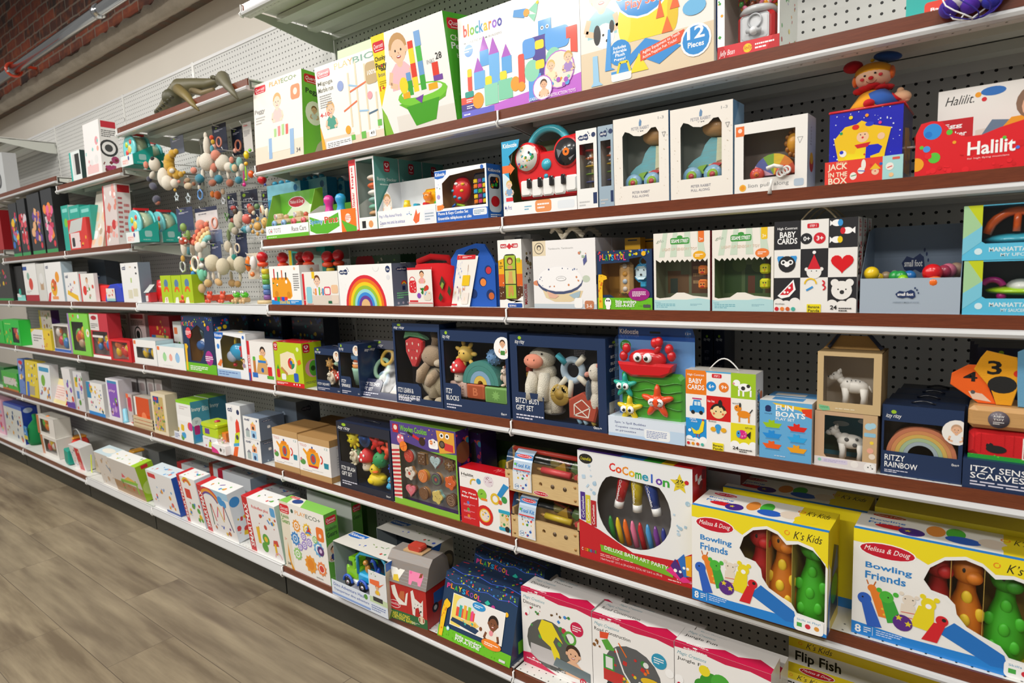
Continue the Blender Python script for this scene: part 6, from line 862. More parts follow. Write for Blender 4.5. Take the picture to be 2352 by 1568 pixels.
o,w_,d_,h_=carton('boat_set_box','light blue box printed with six coloured toy boats, front one','box','s4',1744,1863,917,.0,.05,sides='f0eeea',T='f f4f2ee;r .2 .3 .6 .6 5aa0dc',group='toy boat boxes',F='f 64aee0;p f2c81c .25 .97 1 .92 1 .8 .75 .88 .5 .9 .35 .92;p e8401c .8 .9 1 .92 1 .76 .85 .8;c .17 .87 .05 1c2a60;o .17 .83 .06 .025 1c2a60;t .1 .76 .15 .025 1c2a60 utoyz;tb .32 .85 .34 .09 fff FUN;tb .32 .74 .56 .09 fff BOATS;t .32 .68 .36 .045 fff PLAY SET;'+''.join(f'p {c} {x} {y+.04} {x+.38} {y+.04} {x+.32} {y-.04} {x+.08} {y-.04};o {x+.18} {y+.05} .06 .03 {c};c {x+.14} {y+.075} .018 {c};c {x+.22} {y+.075} .018 {c};r {x+.06} {y-.06} .28 .015 5698c8;' for x,y,c in((.06,.58,'9cc81c'),(.54,.56,'e0241c'),(.06,.4,'1e90e0'),(.54,.38,'2aa8e8'),(.06,.22,'f0601c'),(.54,.2,'f0a41c')))+'w .3 .05 .4 .03 cde 1',R='f f2f0ec')
carton('boat_set_box','light blue boat set box directly behind the front one','box','s4',1765,1881,907,.07,.05,sides='f0eeea',T='f 5aa0dc;r .1 .2 .6 .5 f2f0ec',F='f 64aee0',group='toy boat boxes')
zz=0
for i,(xl_,xr_,yt_,F_,bs) in enumerate(((1870,2012,941,'p c8a880 .78 0 1 0 1 1 .78 1;r 0 0 1 .17 e4dedc;R .05 .07 .5 .08 d8d0e4;c .09 .11 .03 8fd0b0;w .16 .08 .36 .05 b0a8d0 2;c .66 .1 .06 f0ece8;c .9 .08 .09 f4f2f0;n 3 5 .85 .03 .1 .1 .012 555;c .87 .8 .06 a8d0e0;c .93 .82 .05 a8d0e0;R .8 .62 .18 .07 8fc0d8;c .92 .52 .03 f0d040;c .9 .38 .05 e8a890;c .93 .28 .05 e8d8c8','c8a584'),(1876,2022,806,'p 7ac090 .03 .1 .2 .08 .22 .02 .1 .0 .04 .03;t .06 .05 .12 .03 3a8a5a natural;w .3 .04 .55 .03 e8dcc0 1','cbb083'))):
 o,w_,d_,h_=carton('rubber_animal_box',['tan window box of a spotted white rubber animal, lower of two stacked','tan window box of a striped white rubber animal, upper of two stacked'][i],'box','s4',xl_,xr_,yt_,.006,.09,z0=zz,group='rubber animal boxes',base=bs,sides=bs if i==0 else '9c835c',inner=['4a90a8','cfc4b4'][i],mat=KRAFT,win=[(.16,.22),(.2,.17),(.78,.17),(.78,.93),(.16,.93)] if i==0 else RW(.1,.16,.88,.93),F=F_)
 if i==0:part(lambda m:Face(m,(0,d_-.003,0),(1,0,0),(0,0,1),w_,h_,(0,-1,0)).run('r .02 .1 .96 .3 2a4a3a;o .3 .62 .14 .05 d8e8ec;o .7 .7 .12 .05 d8e8ec'),'back_print',CARD,o)
 part(lambda m:quad(m,(w_*.54,d_*.45,.012),w_*.56,'ece8e0',sp=[(-.1,.66,.07),(.14,.5,.07),(.2,.7,.05)] if i==0 else[(-.18,.74,.02),(-.06,.77,.02),(.06,.77,.02),(.18,.75,.02)]),'rubber_animal',RUBB,o)
 zz=h_+.0008
part(lambda m:(m.prism([(w_*.02,h_+.001),(w_*.98,h_+.001),(w_*.78,h_+.03),(w_*.22,h_+.03)],d_*.45,d_*.47,'a88450'),m.tube([(w_*.12,d_*.4,h_+.004),(w_*.32,d_*.4,h_+.04),(w_*.7,d_*.4,h_+.042),(w_*.96,d_*.4,h_+.004)],.004,'222a40',6)),'ribbon_handle',CLOTH,o)
for i in range(4):
 yy=.012+.06*i;z=SH['s4'];xw=X_at(2022,.012,z);ww=X_at(2207,.012,z)-xw;pl=proj((xw+.004*i,yy,z))[0];pr=proj((xw+.004*i+ww,yy,z))[0]
 L_=['navy window box of a pastel rainbow stacker, front of its row','navy rainbow box, second in its row','navy rainbow box, third in its row','navy rainbow box, rearmost in its row'][i]
 if i==0:
  o,w_,d_,h_=carton('rainbow_toy_box',L_,'box','s4',pl,pr,927,yy,.057,win=RW(.03,.34,.95,.77),base=NV,sides='16284a',inner='26262c',group='navy rainbow boxes',F=IR(.05,.8,.2,.13)+'t .05 .21 .26 .08 fff RITZY;t .05 .11 .42 .08 fff RAINBOW;w .05 .03 .3 .05 dde 2;t .88 .24 .09 .035 fff 0m+;c .93 .7 .17 f4f0ea;k .92 .74 .06 eab894 c8a080 eee',T='f 13233f')
  part(lambda m:rainbow(m,(w_*.5,0,h_*.3),w_*.44,.006,.045,['c87a58','d8925c','d8b45c','a8c098','a4b4bc'],w_*.055),'rainbow_stacker',RUBB,o)
 else:o,w_,d_,h_=carton('rainbow_toy_box',L_,'box','s4',pl,pr,927,yy,.057,h=h_,base=NV,sides='16284a',group='navy rainbow boxes',F='f 1b3258',T='f 13233f')
 part(lambda m:m.tube([(w_*(.35+.3*t),d_*.5,h_+.001+.005*math.sin(math.pi*t)) for t in[j/6 for j in range(7)]],.0022,'0c1220',6),'carry_handle',PLAS,o)
 # scarves box with barn
z=SH['s4']-.0005;xw=X_at(2209,.004,z);ww=.2;h1=Z_at(1051,xw,.004)-z
m=MB();m.box(0,0,0,ww,.11,h1,NV);Face(m,(0,0,0),(1,0,0),(0,0,1),ww,h1,(0,-1,0)).run('f 1b3258;t .06 .6 .6 .2 fff ITZY SENSORY;t .06 .36 .4 .2 fff SCARVES;w .06 .1 .8 .2 dde 2')
o=m.build('scarf_toy_box',CARD,None,(xw,.004,z));tag(o,'navy boxed barn tissue toy with a wooden-look roof and number scarves','box');w_=ww;B1=Z_at(977,xw,.02)-z
def bbarn(m):
 m.rbox(.006,.012,h1,w_,.1,B1*.97,'d01c22',.008)
 Face(m,(.006,.0118,h1),(1,0,0),(0,0,1),w_-.006,(B1-h1)*.97,(0,-1,0)).run('r 0 0 1 .14 2aa03a;n 3 14 0 .05 1 .12 .03 f2c81c 5ac83a;l f4ece4 .035 .42 .12 .42 .82 .9 .82 .9 .12 .42 .82;l f4ece4 .035 .42 .12 .9 .82;o .22 .36 .08 .13 222;o .17 .46 .03 .1 222;c .16 .55 .03 d8202c;l b8141c .01 .1 .2 .1 .9;l b8141c .01 .28 .5 .28 .9;l b8141c .01 .05 .2 .05 .9;l b8141c .01 .35 .2 .35 .9')
part(bbarn,'cloth_barn',CLOTH,o)
part(lambda m:(m.rbox(.004,.004,B1,w_,.1,B1+.042,'d4a468',.008),m.lathe((.05,.0028,B1+.02),[(.016,0),(.016,.002)],'3a4a68',20,'y'),Face(m,(.034,.0026,B1+.006),(1,0,0),(0,0,1),.032,.03,(0,-1,0)).run('tb .25 .6 .5 .14 fff A NEW;tb .25 .42 .5 .12 fff TOY;w .25 .15 .5 .2 fff 2')),'wooden_roof',WOOD,o)
for nm,pts,col,dig,dc,back,off in(('orange_scarf',[(.0,.10),(-.028,.075),(-.03,.045),(.02,.0),(.05,.0),(.04,.03),(.02,.10)],'f0641c','4','1a1a1a','p e8c8b0 .4 .3 .7 .25 .9 .05 .5 .1;c .5 .28 .05 555',.03),('yellow_scarf',[(.02,.12),(.03,.14),(.08,.125),(.09,.08),(.075,.0),(.05,.0),(.04,.04),(.01,.09)],'e8a01c','3','1a1a1a','o .6 .38 .3 .16 222;c .9 .6 .06 d8301c',.026),('blue_scarf',[(.08,.14),(.11,.165),(.15,.15),(.17,.08),(.15,.0),(.085,.0),(.082,.06)],'6aa4c8','2','1a2a44','p e8b8a8 .3 .3 .6 .6 .9 .5 .9 .1 .5 .05;c .72 .4 .04 8a5a50',.022)):
 pts=[(a_*.9,b_*.72) for a_,b_ in pts];x0_=min(p[0] for p in pts);z0_=min(p[1] for p in pts);pw=max(p[0] for p in pts)-x0_;ph=max(p[1] for p in pts)-z0_;B2=B1+.043
 def sc_f(m):
  m.prism([(a_,B2+b_) for a_,b_ in pts],off,off+.006,col,.001);f=Face(m,(x0_,off,B2+z0_),(1,0,0),(0,0,1),pw,ph,(0,-1,0));f.run(back+f';tb .28 .56 .3 .26 {dc} {dig}')
 part(sc_f,nm,CLOTH,o)
for i in range(3):carton('gift_set_box',['navy box behind the number scarves, lowest and nearest','navy box behind the number scarves, middle one','navy box behind the number scarves, highest and deepest'][i],'box','s4',2232-8*i,2352,797-7*i,.14+.05*i,.045,F='f 18294a;'+IR(.3,.9,.3,.08),sides='13233f',T='f 13233f',group='navy boxes behind the scarves')
# ================================================================ fifth shelf, right part
for i,(a,b,yt_,yy,dd) in enumerate(((632,690,981,.004,.16),(691,763,997,.0,.16))):
 carton('tea_set_box',['kraft and white box of an orange toy teapot, left and farther one','kraft and white box of an orange toy teapot, right and nearer one'][i],'box','s5',a,b,yt_,yy,dd,group='teapot boxes',mat=KRAFT,base='c09a68',sides='b48c58',F='r 0 .14 1 .7 f4f0ee;t .05 .74 .22 .06 c84a50 TOLO;t .84 .76 .1 .05 5a9a9a 12;p f0a020 .28 .3 .62 .3 .68 .5 .62 .66 .3 .66 .24 .5;o .45 .68 .12 .05 e88a18;c .45 .75 .03 3a4a8a;p f0a020 .26 .52 .14 .66 .17 .7 .3 .6;a .68 .5 .07 .11 -80 80 d83a28;o .46 .48 .09 .13 4a7a9a;o .46 .48 .06 .09 c83a30;r .3 .27 .3 .05 c83030;o .12 .36 .09 .07 5a9a4a;c .07 .42 .04 c87a8a;p 2a8aa0 .8 .32 .93 .32 .94 .45 .79 .45;t .4 .2 .35 .02 888 teatime shape sorter;w .1 .16 .5 .03 aaa 1',R='r 0 .14 1 .7 e8e4e2;t .2 .74 .6 .05 c84a50 TOLO;w .2 .3 .5 .3 bbb 5',T='f a57e4c;p 8a6a3c .0 .49 1 .49 1 .51 0 .51')
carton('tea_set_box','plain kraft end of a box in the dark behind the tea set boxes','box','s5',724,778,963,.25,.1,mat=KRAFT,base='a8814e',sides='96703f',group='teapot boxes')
o,w_,d_,h_=navy('bath_gift_box','navy window box of colourful bath toys with a yellow duck',783,905,966,.004,.1,'ITZY SPLASH|GIFT SET',shelf='s5',card=.34,low=.1,bar=.14,ch=.4,tw=[.27,.2],group=None,base='1c2336')
part(lambda m:sun(m,(w_*.2,.03,h_*.73),h_*.15,'e8d820',9),'yellow_octopus',RUBB,o);part(lambda m:(m.lathe((w_*.45,.02,h_*.78),[(.001,.016),(h_*.1,.008),(h_*.13,0)],'2a70c8',20,'y'),m.lathe((w_*.45,.016,h_*.78),[(.001,.01),(h_*.08,.001)],'1c58b0',16,'y')),'blue_dish',RUBB,o)
part(lambda m:starfish(m,(w_*.66,.025,h_*.75),h_*.16,.012,'d8201c',5,80,.45),'red_star',RUBB,o);part(lambda m:(m.ell((w_*.86,.03,h_*.66),h_*.07,'e8502a'),[m.tube([(w_*.86,.03,h_*.66),(w_*.86+h_*.13*math.cos(a),.025,h_*.66+h_*.13*math.sin(a))],h_*.03,'e8502a',8) for a in(.4,1.6,2.8,4.2,5.4)]),'orange_octopus',RUBB,o)
part(lambda m:hog(m,(w_*.2,.035,h_*.34),h_*.26,'e4dcc0','6a9a6a'),'hedgehog_toy',RUBB,o);part(lambda m:mushroom(m,(w_*.42,.035,h_*.3),h_*.34),'mushroom_toy',RUBB,o);part(lambda m:knob_ball(m,(w_*.68,.035,h_*.5),h_*.12,'2a9a58',12),'green_ball',RUBB,o);part(lambda m:knob_ball(m,(w_*.92,.04,h_*.42),h_*.1,'2a50c8'),'blue_ball',RUBB,o)
part(lambda m:duck(m,(w_*.6,.035,h_*.1),h_*.125,'e8cf20'),'yellow_duck',RUBB,o);part(lambda m:duck(m,(w_*.88,.03,h_*.1),h_*.075,'3aa8d8','f2803a'),'blue_duck',RUBB,o)
o,w_,d_,h_=carton('cookie_set_box','purple and green window box of twelve wooden toy cookies','box','s5',908,1057,965,.002,.06,base='7ab83a',sides='4a2a78',inner='a8a49c',win=[(.13,.08),(.98,.06),(.98,.68),(.6,.72),(.2,.78),(.13,.72)],T='f 7aa83a',R='f 4a2a80;n 4 22 0 0 1 1 .03 f08a3c e83a5a 3aa8c8;p 2a2a2a .3 .6 .7 .65 .6 .9 .3 .85;c .5 .75 .12 8a5a3c',F='p 54418c 0 .68 .13 .72 .2 .78 .6 .72 1 .74 1 1 0 1;r 0 .06 .13 .66 e8dcd0;'+''.join(f'p c8303c 0 {.08+.05*i} .13 {.1+.05*i} .13 {.125+.05*i} 0 {.105+.05*i};' for i in range(12))+'r 0 0 1 .07 8cc83a;n 4 12 .02 .8 .7 .19 .008 f0b03c;r .04 .87 .09 .1 c81c2c;c .085 .93 .03 f0e0d0;tb .16 .9 .42 .07 7ac83a Wooden Cookies;w .16 .86 .14 .02 ccd 1;R .6 .76 .14 .1 fff;c .67 .83 .045 f8f0ee;c .65 .84 .01 333;c .69 .84 .01 333;p e8a83c .72 .98 .98 .98 .98 .76 .76 .72;c .8 .93 .03 fff;c .8 .93 .016 222;c .88 .93 .03 fff;c .88 .93 .016 222;p d83a3c .8 .86 .96 .84 .96 .76 .84 .77;c .8 .83 .045 3a2a20;c .8 .83 .03 6a5a4c;l 222 .03 .28 .9 .36 .87;l d82030 .035 .36 .87 .48 .83;c .5 .82 .05 3a2418;c .64 .83 .025 f08a3c;t .62 .822 .04 .015 fff 3+;c .16 .8 .06 e87a8c;c .13 .82 .015 fff;c .19 .82 .015 fff;o .2 .72 .06 .06 f0842c;l c84a1c .006 .15 .7 .25 .74;l c84a1c .006 .2 .67 .2 .77')
ck=[('d8202c','c8dce0',12),('4a2818','e0b070',4),('b8dce4','f08aa8',3),('4a2c1c','d8a468',8),('f4efe4','c89058',5),('f0843c','f2b83c',12),('1e3a5a','d8a468',12),('f0601c','c8904c',5),('f0708c','6a3428',3),('6a4028','c89058',12),('ecd878','9adcd8',5),('4a2820','5a3428',14)]
for i,(c1,c2,kd) in enumerate(ck):
 cx=w_*(.245+.205*(i%4));cz=h_*(.6-.205*(i//4));r=h_*.075
 def cookie(m):
  if kd==4:P=[(cx-r*.8,cz-r*.9),(cx+r*.8,cz-r*.9),(cx+r*.8,cz+r*.9),(cx-r*.8,cz+r*.9)]
  elif kd==3:P=[(cx+r*.066*16*math.sin(t)**3,cz+r*.066*(13*math.cos(t)-5*math.cos(2*t)-2*math.cos(3*t)-math.cos(4*t))) for t in[-j*math.pi/12 for j in range(24)]]
  elif kd in(5,8):P=[(cx+r*(1+.14*math.cos(kd*a))*math.cos(a),cz+r*(1+.14*math.cos(kd*a))*math.sin(a)) for a in[j*math.pi/18 for j in range(36)]]
  else:P=[(cx+r*math.cos(a),cz+r*math.sin(a)) for a in[j*math.pi/12 for j in range(24)]]
  m.prism(P,.006,.013,c1,.001);m.prism([(cx+(x_-cx)*.97,cz+(z_-cz)*.97) for x_,z_ in P],.013,.024,c2,.001)
  f=Face(m,(cx-r,.006,cz-r),(1,0,0),(0,0,1),2*r,2*r,(0,-1,0));rs=random.Random(i)
  f.run({0:'n 2 12 .2 .2 .6 .6 .03 f4d8b0',1:'c .3 .3 .03 fff;c .7 .3 .03 fff;c .3 .7 .03 fff;c .7 .7 .03 fff;c .5 .5 .03 fff',2:'n 5 8 .3 .3 .4 .4 .03 444',3:'l eee .03 .3 .5 .7 .5;l eee .03 .5 .3 .5 .7;n 7 14 .15 .15 .7 .7 .025 e8c050',4:'c .5 .5 .14 d8302c;c .3 .72 .06 222;c .7 .72 .06 222',5:'l fbc8a0 .05 .25 .3 .55 .8;l fbc8a0 .05 .4 .2 .7 .75;l fbc8a0 .05 .2 .5 .4 .8',6:'a .5 .5 .3 .38 0 360 2a8a5a;c .5 .5 .12 c83040',7:'n 3 8 .25 .25 .5 .5 .04 a83a10;a .5 .5 .06 .12 180 360 fcd',8:'l f8c8d0 .04 .3 .6 .6 .4;l f8c8d0 .04 .3 .7 .7 .5;l f8c8d0 .04 .4 .8 .75 .6',9:'n 3 16 .2 .2 .6 .6 .02 c8b090',10:'n 3 10 .2 .2 .6 .6 .03 554;l 554 .02 .3 .6 .6 .4',11:'a .5 .5 .32 .36 0 360 c8a890;a .5 .5 .2 .23 0 360 c8a890;tb .3 .45 .4 .1 c8a890 COOKIE'}[i])
 part(cookie,'toy_cookie',WOOD,o)
carton('cookie_set_box','purple printed side of a cookie set box in the shade','box','s5',1080,1112,990,.09,.08,base='3a2a68',sides='33205a',group='purple boxes in the shade',F='n 4 22 0 0 1 1 .03 a85a3c a83a5a 3a88a8;p 2a2a2a .3 .6 .7 .65 .6 .9 .3 .85')  # print colours dulled, the shade is put into them
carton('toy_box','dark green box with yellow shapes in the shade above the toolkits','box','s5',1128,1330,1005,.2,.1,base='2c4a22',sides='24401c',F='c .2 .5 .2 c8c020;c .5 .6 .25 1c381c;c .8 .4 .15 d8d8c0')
carton('baby_band_box','red and white box of baby musical instruments','box','s5',1061,1174,1072,.0,.06,sides='c81820',T='f c8141f;ti .6 .3 .35 .5 e88 My First;',F='f f6f3f1;tb .04 .87 .26 .05 222 Halilit;w .04 .84 .2 .02 aaa 1;R 0 0 .38 .66 d01822;r 0 0 .1 .66 d01822;r 0 0 .38 .1 d01822;tb .05 .54 .28 .045 fff My First;tb .03 .47 .32 .045 fff Baby Band;c .16 .39 .03 5a7ac8;w .06 .33 .24 .04 eab 2;c .16 .27 .03 4aa84a;w .06 .21 .24 .04 eab 2;c .16 .15 .03 e88a2c;w .06 .09 .24 .04 eab 2;o .6 .86 .1 .1 e8dce4;n 2 20 .54 .8 .13 .13 .008 8a2a4a;c .4 .82 .05 3a9ad0;a .3 .76 .06 .09 60 200 e0b83c;c .46 .6 .1 8cc83a;r .44 .5 .12 .04 f08a2c;l 222 .01 .43 .6 .47 .62;a .72 .58 .06 .1 0 360 e8c030;p 2a8fd0 .76 .66 .9 .88 1 .84 .84 .62;c .9 .6 .06 3a9a4a;c .82 .54 .04 e06040;a .5 .24 .12 .18 0 360 d8241f;a .5 .24 .1 .12 0 360 e8c030;c .5 .24 .1 f0e0d0;n 3 8 .43 .18 .14 .12 .02 d83020 e8c030 5a8ad8;R .8 .1 .18 .3 e8d8b0;n 5 14 .8 .13 .17 .24 .02 e0602c 3a9a5a e8c030;R .78 .36 .22 .06 2aa8c8;R .78 .06 .22 .06 2aa8c8;c .94 .1 .05 222')
zz=0
for i,(a,b,yt_) in enumerate(((1176,1331,1180),(1162,1331,1076))):
 x,y,z,w_,h_,c,s,ln=solve('s5',a,b,yt_,.002,0,0,zz)
 m=MB()
 wall_poly(m,[(0,0),(w_,0),(w_,h_),(0,h_)],[(w_*q+.006*math.cos(t),h_*.62+.006*math.sin(t)) for q in(.5,) for t in[j*math.pi/6 for j in range(12)]],0,'e6c890',.006)
 m.box(0,.006,0,.008,.09,h_*1.3,'e0bf84');m.box(w_-.008,.006,0,w_,.09,h_*1.3,'e0bf84');m.box(0,.084,0,w_,.09,h_,'dcb97c');m.box(0,.006,0,w_,.084,.005,'dcb97c')
 m.cyl((.004,.045,h_*1.85),(w_-.004,.045,h_*1.85),.007,'d82028' if i else 'c82028',12)
 m.box(0,.04,h_*1.3,.008,.05,h_*1.95,'e0bf84');m.box(w_-.008,.04,h_*1.3,w_,.05,h_*1.95,'e0bf84')
 o=m.build('toolbox',WOOD,None,(x,y,z));tag(o,['wooden toy tool kit box in clear wrap, lower of the stacked pair','wooden toy tool kit box in clear wrap, upper of the stacked pair'][i],'toy','wooden tool kits')
 part(lambda m:[m.lathe((w_*q,-.0012,h_*r_),[(rr,0),(rr,.002)],k,14,'y') for q,r_,rr,k in((.66,.62,.0062,'3a3428'),(.82,.62,.0062,'3a3428'),(.05,.2,.004,'b88a48'),(.05,.8,.004,'b88a48'),(.95,.2,.004,'b88a48'),(.95,.8,.004,'b88a48'))],'peg_holes',WOOD,o)
 if i:
  part(lambda m:Face(m,(0,-.0006,0),(1,0,0),(0,0,1),w_,h_,(0,-1,0)).run(MD(.4,.06,.2,.22)),'maker_badge',CARD,o)
 def tools(m):
  m.cyl((w_*.45,.03,h_*1.12),(w_*.83,.028,h_*1.1),.010,'e03048' if i else 'd8c020',12);m.cyl((w_*.38,.03,h_*1.13),(w_*.46,.03,h_*1.12),.005,'d8a860',8)
  m.prism([(w_*.55,h_*1.15),(w_*.72,h_*1.1),(w_*.7,h_*1.55)],.05,.065,'d0a820');m.rbox(w_*.8,.04,h_*1.1,w_*.93,.07,h_*1.6,'1c7a3c',.006,Matrix.Rotation(.5,3,'Y'));m.rbox(w_*.48,.055,h_*1.15,w_*.62,.075,h_*1.5,'8a8a3c',.005);m.rbox(w_*.88,.02,h_*1.02,w_*.97,.05,h_*1.2,'c83040',.004);m.cyl((w_*.5,.06,h_*1.6),(w_*.75,.06,h_*1.4),.004,'a83030',8)
 part(tools,'wooden_tools',WOOD,o)
 part(lambda m:[m.add([(xx,yy,zz_) for yy,zz_ in((-.001,h_*1.0),(.008,h_*1.5),(.022,h_*1.85),(.045,h_*2.0),(.07,h_*1.85),(.088,h_*1.4)) for xx in(0.0,w_)],[(2*j,2*j+1,2*j+3,2*j+2) for j in range(5)],'fff',True)],'clear_wrap',FILM,o)
 def slv(m):
  P=[(-.0016,h_*.12),(-.0016,h_*1.0),(.006,h_*1.5),(.018,h_*1.82),(.032,h_*1.95)];n=len(P);xa,xb=w_*.12,w_*.38
  m.add([(xx,yy-.001,zz_) for yy,zz_ in P for xx in(xa,xb)],[(2*j,2*j+1,2*j+3,2*j+2) for j in range(n-1)],'b8cce0')
  Face(m,(xa,-.0028,h_*.12),(1,0,0),(0,0,1),xb-xa,h_*.88,(0,-1,0)).run('f e8ecf0;c .2 .2 .14 5a8ab8;c .2 .2 .12 eef4f8;tb .1 .15 .2 .12 3a70a8 24;n 3 12 .1 .4 .8 .5 .06 3a9a3a e83030 e8c030 8a5a3c 3a7ad8;n 4 6 .45 .1 .3 .3 .06 2a60b8 d83030;r .82 .1 .14 .8 f8e8d8')
  u=Vector((xb-xa,0,0));v=Vector((0,P[3][0]-P[1][0],P[3][1]-P[1][1]));nn=Vector((0,-1,.2)).normalized();f=Face(m,Vector((xa,P[1][0]-.004,P[1][1])),u.normalized(),v.normalized(),u.length,v.length,nn);f.run('r 0 .6 1 .4 4a80b8;'+MD(.1,.78,.85,.2)+'tb .45 .6 .4 .07 5a8ab0 Take Along;p 5ab03c .05 .35 .2 .35 .2 .55 .05 .55;tb .12 .28 .8 .2 4a8ac8 Tool Kit;r .05 .12 .9 .05 d83030;n 3 10 .05 .0 .9 .1 .03 3a70c8 333')
 part(slv,'printed_sleeve',CARD,o)
 part(lambda m:m.add([(-.0012,.002,h_),(-.0012,.088,h_),(-.0012,.05,h_*1.98),(-.0012,.02,h_*1.8)],[(0,1,2,3)],'3a8ae0'),'blue_end_card',PLAS,o)
 zz=h_*2.02+.004 if i==0 else 0
 # bath art set
hole=[(.5+.33*math.cos(t) if math.cos(t)>0 else.48+.3*math.cos(t),.55+.345*math.sin(t)) for t in[2*math.pi*j/32 for j in range(32)]]
hole=[(u,min(v,.82-.04*(u-.2))) for u,v in hole]
CM=['e02a2a','e8501c','f0901c','f2c01c','3aa83a','2a9ab8','2a60c8','6a3aa8','3aa83a']
o,w_,d_,h_=carton('bath_art_box','large white and red window box of bath paints and crayons','box','s5',1333,1592,1032,.0,.09,base='eef0f2',sides='c8202c',inner='8a8a8a',win=hole,T='f 4a2a8a;r .4 0 .2 1 2a80c8;r .6 0 .15 1 3aa83a;r .75 0 .1 1 e8c020;r .85 0 .15 1 d82028',R='f c8202c;n 3 12 .1 .3 .8 .6 .05 f0d0b0 fff 8a2a3a',F='p c81c28 0 0 1 0 1 .3 .85 .2 .5 .17 .2 .3 0 .36;o .08 .93 .065 .045 222;ti .03 .915 .1 .03 e8e030 CreativeKids;'+''.join(f'tb {.3+i*.058+(.018 if i == 6 else 0)} {.86-.006*i} {.014 if i == 6 else .055 if ch != "m" else .054} {.075 if ch in "Cl" else .055} {CM[i]} {ch};' for i,ch in enumerate('CoComelon'))+'s .9 .86 .085 e8d030;tb .87 .865 .06 .03 332 29;t .865 .85 .07 .012 332 PIECE;t .875 .83 .05 .012 332 SET!;c .955 .88 .018 c82030;n 3 10 .02 .6 .15 .3 .02 a8c8e0 c0d8ec;n 4 9 .86 .4 .12 .35 .018 a8c8e0 c0d8ec;r .02 .36 .045 .26 4a2a8a;r .07 .34 .045 .26 d8c83a;r .12 .32 .05 .24 b82028;tv .03 .38 .025 .2 fff CoComelon;tv .08 .36 .025 .2 fff CoComelon;tv .13 .34 .025 .18 fff CoComelon;'+''.join(f'tb {.02+i*.016} .07 {.005 if i == 6 else .014} .03 {CM[i] if i != 0 else "fff"} {ch};' for i,ch in enumerate('CoComelon'))+'p 7ab82c .2 .17 .84 .13 .84 .05 .21 .11;ta .24 .135 .56 .035 fff -3 DELUXE BATH ART PARTY;w .2 .06 .3 .03 fbb 2;t .2 .025 .55 .025 f8d0d0 3 Bath Paints NET 1.01 fl. oz. (30 ml) EACH, TOTAL NET 3.04 fl. oz. (90 ml);t .87 .04 .12 .02 fff WARNING;w .8 .015 .18 .02 fcc 1;p e8308a .78 .1 .92 .03 .99 .05 .84 .16;p 4a2a80 .82 .15 .9 .06 .94 .1 .86 .22;p 2a70c8 .88 .22 .93 .08 .98 .1 .93 .28;p f0b020 .94 .26 .95 .1 .99 .1 .99 .28;c .86 .12 .015 fff;c .9 .12 .012 fff;c .93 .16 .012 fff;c .96 .16 .012 fff')
for i,(fx,c,an) in enumerate(((.36,'d8202c',.22),(.5,'e8d020',.0),(.64,'2a50b0',-.25))):
 def tubef(m):
  cx,cz=w_*fx,h_*.66;R3=Matrix.Rotation(an,3,'Y');L=h_*.16
  m.tube([Vector((cx,.03,cz))+R3@Vector((0,0,q)) for q in(L,L*.4,-L*.55)],[.0165,.0155,.012],c,14);m.tube([Vector((cx,.03,cz))+R3@Vector((0,0,q)) for q in(-L*.55,-L*.95)],[.0125,.013],'f4f4f2',14)
  fu=R3@Vector((0,0,-1));fv=R3@Vector((1,0,0));Face(m,Vector((cx,.0128,cz))+R3@Vector((-.005,0,L*.8)),fu,fv,L*1.2,.009,(0,-1,0)).run('tb 0 .1 1 .8 fff CoComelon')
 part(tubef,'paint_tube',PLAS,o)
for i,c in enumerate(('2a8a3a','e8c820','f0701c','e87aa0','c81c28','4aa0dc','7a3a98','2a3a90')):
 def cray(m):cx=w_*(.27+.067*i);m.tube([(cx+.012,.02,h_*.2-.004*i*h_/.2*0+.0),(cx,.02,h_*.36),(cx-.001,.02,h_*.4),(cx-.002,.02,h_*.425)],[.0072,.0072,.005,.002],c,10)
 part(cray,'bath_crayon',PLAS,o)
carton('bath_art_box','second bath art box in the shade behind the large one','box','s5',1625,1700,1078,.14,.09,F='f 9a9a9c;r 0 .2 1 .4 5a1c24',base='9a9a9c',sides='7a1820')  # dimmed copy of the front box's white and red, shade painted in
